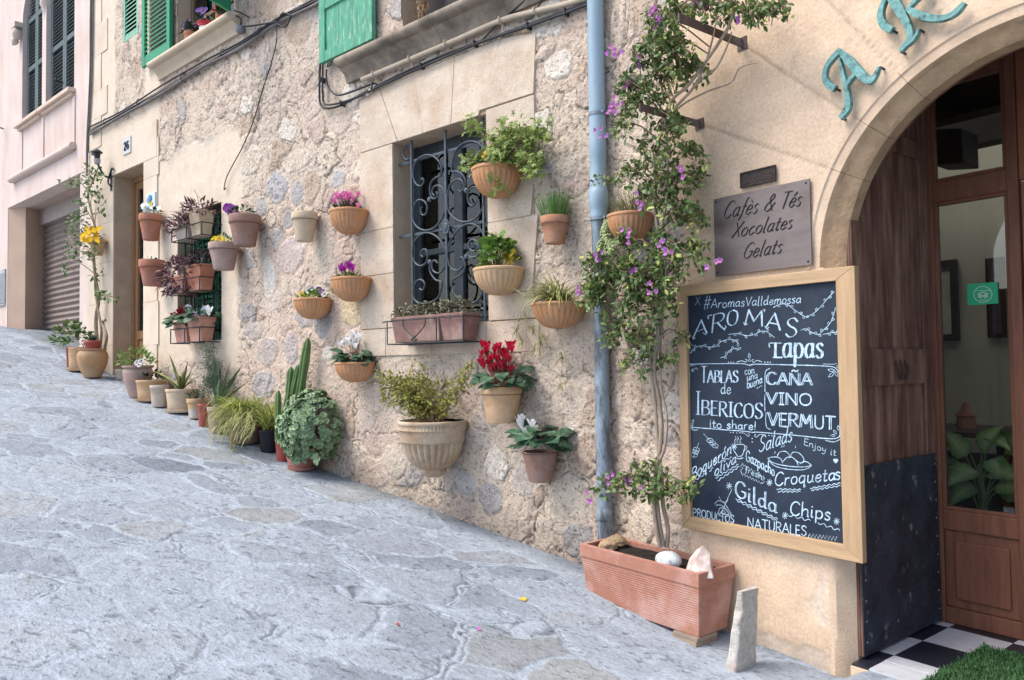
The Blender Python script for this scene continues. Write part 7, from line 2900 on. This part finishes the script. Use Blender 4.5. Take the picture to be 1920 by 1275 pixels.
# ---- iron bars let into the joints, carrying the climber
for px, py, ex, lab, w in ((1392, 82, 1272, "rusty flat iron bar jutting out above, under the top bougainvillea branches", .045), (1312, 233, 1199, "rusty flat iron bar jutting out lower, carrying the bougainvillea stems", .04)):
    q0 = P(px, py, 0, 'R')
    lo, hi = .05, 2.0
    for _ in range(40):
        mid = (lo + hi) / 2
        if proj((q0[0], -mid, q0[2]), 'R')[0] > ex:
            lo = mid
        else:
            hi = mid
    th = Thing("iron_bracket", lab, "bracket", q0, 'R', "iron brackets holding the climber")
    b = MB()
    b.box(q0[0] - .006, q0[0] + .006, -lo, .03, q0[2] - w / 2, q0[2] + w / 2)
    b.box(q0[0] - .03, q0[0] + .03, -.006, .012, q0[2] - w * .8, q0[2] + w * .8)
    th.part("bar", b, mat("rusty_iron", (.10, .06, .045), rough=.7, var=.35, vs=14, bump=.3, c2=(.13, .12, .12), c2s=6), bevel=.002)

# ---- the long terracotta trough with its stones
TX0, TX1, TY0, TY1, TZ0, TZ1 = .035, .930, -.335, -.035, .052, .398
th = Thing("terracotta_trough", "long ribbed terracotta trough of dark soil below the chalkboard", "planter", ((TX0 + TX1) / 2, (TY0 + TY1) / 2, TZ0), 'R')
b = MB()
trough(b, TX0, TX1, TY0, TY1, TZ0, TZ1, .030, .022, .075)
n = 17
for k in range(n):
    t = (k + .8) / (n + .6)
    z = TZ0 + .03 + (TZ1 - .085 - TZ0 - .03) * t
    f = 1 - (z - TZ0) / (TZ1 - .075 - TZ0)
    i = .030 * f
    e = .0017
    b.box(TX0 + i - e, TX1 - i + e, TY0 + i - e, TY0 + i + .004, z - .0035, z + .0035)
    b.box(TX0 + i - e, TX0 + i + .004, TY0 + i + .004, TY1 - i, z - .0035, z + .0035)
    b.box(TX1 - i - .004, TX1 - i + e, TY0 + i + .004, TY1 - i, z - .0035, z + .0035)
th.part("trough", b, mat("trough_terracotta", (.39, .18, .125), rough=.7, var=.14, vs=4, bump=.15, bs=80, c2=(.47, .285, .235), c2s=5, c2t=.55, c2w=.10, fine=(50, .07)), bevel=.004)
th.part("soil", soil_sheet(TX0 + .022, TX1 - .022, TY0 + .022, TY1 - .022, TZ1 - .03), SOIL)
q = P(1300, 1207, .30, 'R')
gq = ground_at(*fromR((.82, -.27, 0))[:2])
b = MB()
b.box(.735, .90, -.33, -.15, gq - .03, TZ0 - .022)
b.box(.74, .905, -.325, -.155, TZ0 - .021, TZ0 - .001)
single("wooden_wedge", "grey weathered wood blocks wedged under the right end of the terracotta trough", "wood block", b, mat("grey_old_wood", (.30, .24, .185), rough=.85, var=.3, vs=4, bump=.4, bs=25, stretch=(1, 1, 9)), (.82, -.24, gq), 'R', bevel=.003)
SZ = TZ1 - .03
for lab, px, py, rr, m, amp, off, sd in (("smooth white speckled egg-shaped stone on the trough soil", 1253, 1046, (.076, .062, .050), mat("white_speckled_stone", (.56, .59, .61), rough=.6, var=.12, vs=14, bump=.15, c2=(.30, .33, .36), c2s=34, c2t=.58, c2w=.05), .07, .26, 3),
                                     ("rough brown stone in front, in the left end of the trough", 1141, 1033, (.062, .05, .038), mat("tan_rough_stone", (.38, .27, .165), rough=.9, var=.3, vs=20, bump=.6, bs=40), .35, .235, 4),
                                     ("rougher olive-brown stone behind, in the left end of the trough", 1156, 1021, (.058, .05, .04), mat("olive_rough_stone", (.30, .22, .13), rough=.9, var=.35, vs=20, bump=.7, bs=40), .35, .13, 9)):
    q = P(px, py, off, 'R')
    b = MB()
    b.blob((q[0], q[1], SZ + rr[2] * .72), rr, sd, 20, 28, amp, 1.6)
    single("stone", lab, "stone", b, m, (q[0], q[1], SZ), 'R', smooth=180 if amp < .1 else 25)
q = P(1312, 1050, .24, 'R')
b = MB()
vv = [(-.10, .00, .0), (-.055, -.06, .0), (.04, -.07, 0), (.095, -.01, .0), (.05, .06, 0), (-.05, .06, 0), (-.06, -.01, .07), (.01, -.045, .085), (.07, .0, .055), (.0, .03, .135), (-.02, .0, .115), (.035, .045, .10)]
vv = [(q[0] + x, q[1] + y, SZ - .006 + z * 1.15) for x, y, z in vv]
b.add(vv, [[0, 1, 6], [1, 7, 6], [1, 2, 7], [2, 8, 7], [2, 3, 8], [3, 4, 8], [4, 11, 8], [4, 5, 11], [5, 9, 11], [5, 0, 6], [5, 6, 10], [5, 10, 9], [6, 7, 10], [7, 9, 10], [7, 8, 11], [7, 11, 9], [0, 5, 4, 3, 2, 1]])
single("stone", "jagged pink quartz rock at the right end of the trough", "stone", b, mat("pink_quartz", (.54, .37, .32), rough=.55, var=.2, vs=10, bump=.7, bs=30, c2=(.72, .66, .60), c2s=9, c2t=.5), (q[0], q[1], SZ), 'R', bevel=.004)

# ---- narrow stone slab leaning by the pier
g0 = G(1388, 1258)
h = np.array([g0[0] - CAM[0], g0[1] - CAM[1], 0])
h /= np.linalg.norm(h)
g0 = toR(g0 + h * .05)
zg = ground_at(*fromR(g0)[:2]) - .02
b = MB()
tx, ty = .035, .03
H = .405
w0, w1, d0, d1 = .030, .018, .09, .07
y0 = g0[1]
V = []
nl = 8
for k in range(nl + 1):
    t = k / nl
    zz = zg + H * t
    cx, cy = g0[0] + tx * t, y0 + ty * t
    w, d = w0 + (w1 - w0) * t + .003 * math.sin(k * 2.3), d0 + (d1 - d0) * t + .004 * math.sin(k * 1.7)
    V.append([(cx - w, cy - d, zz), (cx + w, cy - d * .9, zz + .006 * (k == nl)), (cx + w, cy + d, zz), (cx - w, cy + d, zz)])
for k in range(nl):
    b.add(V[k] + V[k + 1], [[0, 1, 5, 4], [1, 2, 6, 5], [2, 3, 7, 6], [3, 0, 4, 7]])
b.add(V[0], [[3, 2, 1, 0]])
b.add(V[nl], [[0, 1, 2, 3]])
single("stone_slab", "narrow upright pale marble slab leaning between trough and pier", "stone slab", b, mat("pale_marble_slab", (.52, .50, .46), rough=.7, var=.2, vs=8, bump=.4, c2=(.36, .30, .25), c2s=7, c2t=.55, fine=(40, .15), bump2=.5, bs2=20), (g0[0], g0[1], zg), 'R', bevel=.011)

# ---- bougainvillea
rootR = P(1240, 1022, .17, 'R')
th = Thing("bougainvillea", "tall bougainvillea with pink bracts climbing the cafe corner from the terracotta trough", "climber", (rootR[0], rootR[1], SZ), 'R')
BARK = mat("pale_bougainvillea_bark", (.36, .285, .22), rough=.9, var=.3, vs=18, bump=.5, bs=40, stretch=(3, 3, .8))
sb = MB()


def pr(pts):
    return spl([P(x, y, o, 'R') for x, y, o in pts], 6)


TR = [pr([(1243, 1024, .18), (1236, 985, .19), (1231, 940, .18), (1229, 900, .17), (1235, 860, .15), (1240, 800, .14), (1234, 740, .13), (1226, 700, .14), (1232, 640, .16), (1236, 560, .16), (1238, 480, .17), (1232, 420, .18), (1228, 370, .2), (1230, 310, .22), (1240, 240, .26), (1258, 190, .30), (1290, 160, .30), (1320, 120, .26), (1348, 80, .25), (1370, 40, .26), (1380, -20, .26)]),
      pr([(1250, 1026, .16), (1252, 990, .15), (1243, 945, .15), (1240, 890, .14), (1233, 830, .15), (1228, 760, .15), (1223, 715, .15), (1218, 650, .17), (1226, 560, .19), (1230, 470, .2), (1246, 400, .2), (1252, 330, .2), (1250, 260, .24), (1246, 215, .3)]),
      pr([(1238, 1026, .2), (1230, 990, .22), (1226, 940, .2), (1230, 880, .18), (1246, 840, .16), (1250, 780, .14), (1240, 730, .13), (1238, 660, .13), (1244, 560, .14), (1240, 500, .15)]),
      pr([(1262, 210, .3), (1290, 190, .26), (1330, 170, .2), (1370, 155, .14), (1385, 130, .14), (1400, 122, .15), (1422, 118, .16)]),
      pr([(1262, 205, .3), (1300, 165, .28), (1318, 130, .26), (1330, 95, .25), (1340, 55, .3), (1345, 10, .3)]),
      pr([(1300, 160, .27), (1340, 130, .24), (1362, 90, .22), (1372, 60, .2)]),
      pr([(1380, 20, .26), (1420, 30, .25), (1450, 20, .24), (1480, 5, .22)])]
for k, t in enumerate(TR):
    r0 = (.016, .014, .012, .006, .009, .008, .007)[k]
    sb.tube(t, np.linspace(r0, r0 * (.35 if k > 2 else .5), len(t)), 7)
allT = np.concatenate(TR)
lf, yl, tw = MB(), MB(), MB()
BL = [  # px, py, rx, ry, offset, twigs
    (1225, 40, 26, 30, .40, 6), (1260, 25, 30, 26, .38, 9), (1320, 15, 50, 28, .34, 12), (1400, 22, 60, 22, .28, 11), (1455, 22, 30, 22, .24, 6), (1240, 80, 34, 26, .40, 8), (1270, 100, 40, 40, .38, 12), (1210, 115, 30, 34, .40, 8),
    (1190, 165, 34, 32, .38, 10), (1245, 150, 46, 34, .36, 13), (1295, 130, 36, 30, .30, 8), (1215, 200, 50, 26, .36, 10), (1165, 240, 26, 20, .34, 5), (1250, 240, 46, 34, .30, 11), (1295, 290, 38, 26, .22, 7), (1225, 290, 40, 30, .28, 9),
    (1190, 330, 40, 22, .26, 7), (1265, 340, 55, 24, .22, 11), (1310, 335, 22, 18, .16, 4), (1130, 340, 20, 14, .26, 2), (1270, 395, 42, 26, .22, 9), (1215, 370, 30, 26, .26, 7), (1300, 420, 30, 36, .20, 8), (1180, 460, 34, 30, .30, 9),
    (1250, 460, 44, 30, .28, 11), (1125, 505, 44, 34, .34, 13), (1185, 510, 44, 34, .34, 14), (1245, 505, 50, 34, .30, 14), (1300, 480, 38, 34, .20, 9), (1130, 565, 40, 36, .34, 12), (1190, 565, 46, 36, .32, 13), (1240, 570, 38, 34, .28, 9), (1110, 540, 26, 20, .34, 6),
    (1150, 540, 60, 44, .36, 12), (1225, 530, 60, 40, .30, 10), (1165, 625, 36, 34, .30, 8), (1215, 630, 36, 34, .26, 7), (1200, 680, 36, 26, .26, 6), (1250, 680, 26, 20, .22, 4), (1285, 640, 22, 16, .16, 2),
    (1170, 905, 46, 16, .40, 8), (1215, 915, 36, 22, .34, 9), (1265, 925, 32, 22, .26, 8), (1225, 880, 40, 18, .26, 4), (1295, 912, 16, 14, .18, 3), (1135, 922, 18, 10, .44, 2), (1190, 878, 24, 14, .3, 3)]
for (px, py, rx, ry, off, n) in BL:
    if 430 < py < 700:
        n = int(n * (1.75 if py < 430 else 1.3))
    n = int(n * (1.75 if py < 430 else 1.3))
    o = P(px, py, off * .8, 'R')
    cand = allT[(np.abs(allT[:, 2] - o[2] + .10) < .25)]
    if py > 850:
        cand = TR[0][(np.abs(TR[0][:, 2] - o[2]) < .12)]
    st = cand[np.argmin(np.linalg.norm(cand - o, axis=1))] if len(cand) else o
    tw.tube(spl([st, (st + o) / 2 + np.array([0, -.02, .05]), o], 5), .0045, 5, cap=False)
    for k in range(n):
        a, q = U(0, 6.28), math.sqrt(U(.1, 1))
        e = P(px + rx * q * math.cos(a), py + ry * q * math.sin(a), off + U(-.16, .06), 'R')
        e[1] = min(e[1], -.03)
        o2 = o + RNG.normal(0, .03, 3)
        md = (o2 + e) / 2 + np.array([0, -.02, .04])
        line = spl([o2, md, e + np.array([0, 0, -.01])], 6)
        tw.tube(line, .0022, 4, cap=False)
        for i in range(3, len(line)):
            m = int(U(0, 2.4)) if i < len(line) - 2 else 3
            if m == 0:
                continue
            p = line[i] + RNG.normal(0, .012, (m, 3))
            D = unit(RNG.normal(0, .8, (m, 3)) + np.array([0, -.35, -.45]))
            Nn = unit(np.array([-.1, -.7, .75]) + RNG.normal(0, .45, (m, 3)))
            (yl if U(0, 1) < .10 else lf).leaves(p, D, Nn, U(.026, .047, m), U(.015, .026, m))
th.part("stem", sb, BARK, smooth=60)
th.part("twigs", tw, DRYTWIG)
th.part("foliage", lf, mat("bougainvillea_leaf", (.098, .158, .048), rough=.42, var=.2, vs=30, bump=.1, island=.45, trans=.2))
th.part("young_foliage", yl, G_YEL)
# papery bracts
BR = [(1150, 95), (1165, 100), (1185, 150), (1182, 158), (1152, 172), (1147, 205), (1153, 198), (1161, 202), (1131, 247), (1226, 32), (1240, 34), (1258, 38), (1262, 28), (1255, 44), (1232, 48), (1275, 8), (1278, 20), (1296, 5), (1312, 4), (1316, 10), (1324, 3), (1293, 22), (1387, 35), (1277, 103), (1258, 128), (1204, 117), (1283, 316),
      (1240, 468), (1246, 470), (1190, 504), (1258, 495), (1252, 498), (1338, 496), (1181, 441), (1123, 480), (1085, 543), (1207, 380), (1223, 541), (1124, 908), (1152, 898), (1178, 902), (1106, 935), (1212, 915), (1235, 18)]
for px, py in BR:
    o = P(px, py, .36 if px < 1250 else .28, 'R')
    b = MB()
    for q in range(RNG.integers(3, 6)):
        e = o + RNG.normal(0, .018, 3)
        a0 = U(0, 6)
        for k in range(3):
            a = a0 + k * 2.09
            b.leaves([e], [unit(np.array([math.cos(a) * .8, -.7, math.sin(a) * .8]))], [unit(np.array([-math.cos(a), -.5, -math.sin(a)]))],   .023, .021, 'oval', (.50 + U(-.08, .08), .19 + U(-.04, .05), .50 + U(-.08, .08)))
    th.part("bract_cluster", b, PETAL, smooth=180)

# ---- things in and before the doorway
FZm = FZ + .001
b = MB()
c0, c1 = G(1745, 1275), None
e = toR(P(1800, 1250, 0))
d = ray(1790, 1248)
t = (FZ - CAM[2]) / d[2]
m0 = toR(CAM + d * t)
d = ray(1905, 1218)
t = (FZ - CAM[2]) / d[2]
m1 = toR(CAM + d * t)
mx0, mx1, my0, my1 = floor_at(1752, 1272)[0], AC + .70, -.45, floor_at(1860, 1221)[1]
th = Thing("grass_doormat", "green artificial grass doormat on the chequered doorway tiles", "doormat", ((mx0 + mx1) / 2, (my0 + my1) / 2, FZ), 'R')
b = MB()
b.box(mx0, mx1, my0, my1, FZ + .001, FZ + .014)
th.part("backing", b, mat("mat_backing_green", (.05, .09, .035), rough=.9, bump=.4))
n = 16000
p = np.stack([U(mx0, mx1, n), U(my0, my1, n), np.full(n, FZ + .013)], 1)
b = MB()
b.leaves(p, unit(np.stack([U(-.7, .7, n), U(-.7, .7, n), np.ones(n)], 1)), unit(RNG.normal(0, 1, (n, 3))), U(.018, .032, n), .006, 'tiny')
th.part("grass_pile", b, mat("artificial_grass", (.055, .14, .05), rough=.6, island=.35, bump=0, trans=.15), kind="stuff")

x0, x1, z0, z1 = flat(-.97, ((1815, 533), (1871, 530), (1872, 569), (1815, 571)), 'R')
th = Thing("window_sticker", "green round-emblem certificate sticker inside the cafe door glass", "sticker", ((x0 + x1) / 2, .968, z0), 'R')
b = MB()
b.box(x0, x1, .9655, .9675, z0, z1)
th.part("sheet", b, mat("green_sticker", (.02, .34, .16), rough=.4, bump=0, var=.05))
ink = Ink(-.9645)
cx, cy = 1843, 552
ink.stroke([(cx + 17 * math.cos(a), cy + 15 * math.sin(a)) for a in np.linspace(0, 6.283, 41)], .0022)
for s in (-1, 1):
    ink.stroke([(cx + s * 5 + 3.6 * math.cos(a), cy + 3 + 3.4 * math.sin(a)) for a in np.linspace(0, 6.283, 25)], .003)
    ink.dot(cx + s * 5, cy + 3, .004)
ink.curve([(cx - 10, cy - 1), (cx, cy - 4), (cx + 10, cy - 1)], .003)
ink.text("CERTIFICATE OF", (cx - 12, cy - 9), (cx + 12, cy - 9.5), 3, .0012) if False else None
th.part("emblem", ink.mb, mat("cream_print", (.75, .78, .68), bump=0))
ink = Ink(-.9645)
for y, a, c2_ in ((-6.5, -13, 13), (11.5, -6, 8)):
    x = cx + a
    while x < cx + c2_:
        ink.stroke([(x, cy + y), (x + 1.2, cy + y - 1.5), (x + 2.0, cy + y)], .0016)
        x += 2.6
th.part("fine_print", ink.mb, mat("cream_print", (.75, .78, .68), bump=0))

# pictures on the far wall of the room
for (pts, off, lab, inner) in (([(1744, 492), (1796, 488), (1796, 638), (1744, 640)], -2.7, "dark framed picture with a pale mount seen through the cafe door glass", (.42, .40, .34)), ([(1855, 485), (1884, 482), (1884, 632), (1855, 634)], -2.7, "narrow framed picture with white beads beside the green sticker", (.08, .07, .10))):
    x0, x1, z0, z1 = flat(off, pts, 'R')
    th = Thing("framed_picture", lab, "picture", ((x0 + x1) / 2, -off, z0), 'R')
    b = MB()
    y0 = -off
    f = .05 if "dark" in lab else .03
    for u0, u1, v0, v1 in ((x0, x1, z0, z0 + f), (x0, x1, z1 - f, z1), (x0, x0 + f, z0 + f, z1 - f), (x1 - f, x1, z0 + f, z1 - f)):
        b.box(u0, u1, y0 - .03, y0, v0, v1)
    th.part("frame", b, mat("black_picture_frame", (.018, .016, .016), rough=.4, bump=0))
    b = MB()
    b.box(x0 + f, x1 - f, y0 - .015, y0 - .001, z0 + f, z1 - f)
    th.part("picture_print", b, mat("pale_print" if inner[0] > .2 else "dark_print", inner, var=.3, vs=12, bump=0))
# partition they hang on
b = MB()
b.box(-.3, 3.2, 2.705, 2.78, -.2, 3.19)
cafe.part("inner_wall", b, mat("cream_inner_plaster", (.62, .58, .47)))
b = MB()
b.box(.2, 3.2, 2.66, 2.704, .03, .80)  # board added only to darken the background below the table
cafe.part("dark_board", b, mat("dark_board_brown", (.035, .025, .02), rough=.5, bump=.1))
# table with a small clay pot, and a potted dumb cane behind the glass
tz = P(1830, 805, -1.75, 'R')[2]
xa, xb = P(1765, 805, -1.75, 'R')[0] - .25, P(1920, 805, -1.75, 'R')[0]
th = Thing("cafe_table", "dark wooden cafe table behind the door glass", "table", ((xa + xb) / 2, 1.8, .03), 'R')
b = MB()
b.box(xa, xb, 1.5, 2.15, tz - .035, tz)
th.part("table_top", b, mat("dark_table_wood", (.05, .032, .025), rough=.4, bump=.05, var=.3), bevel=.006)
for xx in (xa + .05, xb - .05):
    for yy in (1.55, 2.1):
        b = MB()
        b.box(xx - .025, xx + .025, yy - .025, yy + .025, .03, tz - .036)
        th.part("leg", b, mat("dark_table_wood", (.05, .032, .025)))
q = P(1812, 803, -1.75, 'R')
th = Thing("clay_incense_pot", "little brown clay pot with a pointed lid on the cafe table", "pot", (q[0], q[1], tz), 'R')
b = MB()
b.lathe([(.001, 0), (.055, 0), (.06, .02), (.05, .07), (.065, .085), (.03, .12), (.018, .16), (.001, .17)], 20, (q[0], q[1], tz + .001))
th.part("pot", b, T_RED, smooth=50)
q = P(1840, 960, -1.28, 'R')
th = Thing("potted_plant", "variegated dumb cane plant standing inside behind the cafe door glass", "potted plant", (q[0], q[1], .03), 'R')
b = MB()
b.lathe([(.001, 0), (.11, 0), (.15, .30), (.155, .30), (.155, .34), (.14, .34), (.13, .30)], 28, (q[0], q[1], .031))
th.part("pot", b, T_BROWN, smooth=45)
b = MB()
b.disc((q[0], q[1], .35), .135, 20)
th.part("soil", b, SOIL)
sb, lf = MB(), MB()
top = np.array([q[0], q[1], .85])
sb.tube(spl([(q[0], q[1], .33), (q[0] + .02, q[1], .6), top]), .016, 8)
for px, py, L, W in ((1815, 900, .30, .15), (1800, 850, .26, .12), (1780, 890, .26, .13), (1870, 930, .28, .13), (1885, 870, .24, .10), (1850, 830, .22, .09), (1895, 905, .26, .12), (1830, 930, .24, .12), (1775, 930, .24, .12), (1860, 880, .24, .11), (1790, 960, .22, .12), (1845, 870, .26, .11), (1812, 875, .24, .11), (1858, 905, .28, .12), (1880, 940, .26, .12), (1800, 915, .26, .11), (1835, 905, .3, .13), (1868, 845, .2, .08)):
    e = P(px, py, -1.22 - U(0, .1), 'R')
    st = top + np.array([0, 0, U(-.3, .0)])
    sb.tube(spl([st, (st + e) / 2 + np.array([0, 0, .08]), e + np.array([0, 0, .06])], 4), .005, 5)
    tv = TEMPL['heart'][0]
    cols = np.array([(.30, .36, .22) if abs(w) < .01 else (.05, .12, .04) for t, w, z in tv])
    dv = unit((e - top) * np.array([1.8, 1, .5]) + np.array([U(-.08, .08), -.10, U(-.16, .16)]))
    lf.leaves([e + np.array([0, 0, .06])], [dv], [unit(np.array([.1, -.8, .5]))], L * .9, W * 1.15, 'lance', np.array([(.30, .36, .18) if abs(w) < .01 else (.05, .115, .035) for t, w, z in TEMPL['lance'][0]]))
th.part("stem", sb, STEM)
th.part("foliage", lf, mat("variegated_leaf", (.045, .11, .035), rough=.4, attr=True, c2=(.20, .26, .11), c2s=70, c2t=.57, c2w=.04, bump=.05, island=.2), smooth=180)

# ---- black speaker box high on the inner wall
x0, x1, z0, z1 = flat(-1.6, ((1745, 247), (1804, 262), (1804, 303), (1745, 296)), 'R')
th = Thing("wall_speaker", "black speaker box hung high inside, seen through the transom glass", "speaker", ((x0 + x1) / 2, 1.7, z0), 'R')
b = MB()
b.hexa([(x0, 1.6, z0 + .02), (x1, 1.6, z0 - .01), (x0, 1.85, z0 + .02), (x1, 1.85, z0 - .01), (x0, 1.6, z1 + .02), (x1, 1.6, z1 - .02), (x0, 1.85, z1 + .02), (x1, 1.85, z1 - .02)])
th.part("cabinet", b, mat("black_speaker", (.012, .012, .013), rough=.6, bump=.1), bevel=.01)
b = MB()
b.bar(((x0 + x1) / 2, 1.75, z1), ((x0 + x1) / 2, 1.75, 2.96), .02, .02, up=(0, 1, 0))
th.part("hanger", b, M_IRON)

# ---- fallen things on the paving
for (px, py, lab, c, s, kind) in ((985, 1129, "fallen yellow leaf on the paving left of the trough", (.55, .40, .03), .07, 'oval'), (901, 1186, "fallen pink petal on the dark paving stone", (.45, .12, .45), .035, 'petal'), (748, 1176, "tiny fallen red petal on the paving", (.40, .07, .06), .028, 'petal')):
    q = G(px, py)
    q[2] = ground_at(q[0], q[1]) + .008
    b = MB()
    b.leaves([q], [(-.9, .4, .05)], [(.1, -.2, 1)], s, s * .6, kind)
    single("fallen_leaf" if kind == 'oval' else "fallen_petal", lab, "leaf" if kind == 'oval' else "petal", b, mat("litter_%d" % px, c, bump=0), q)
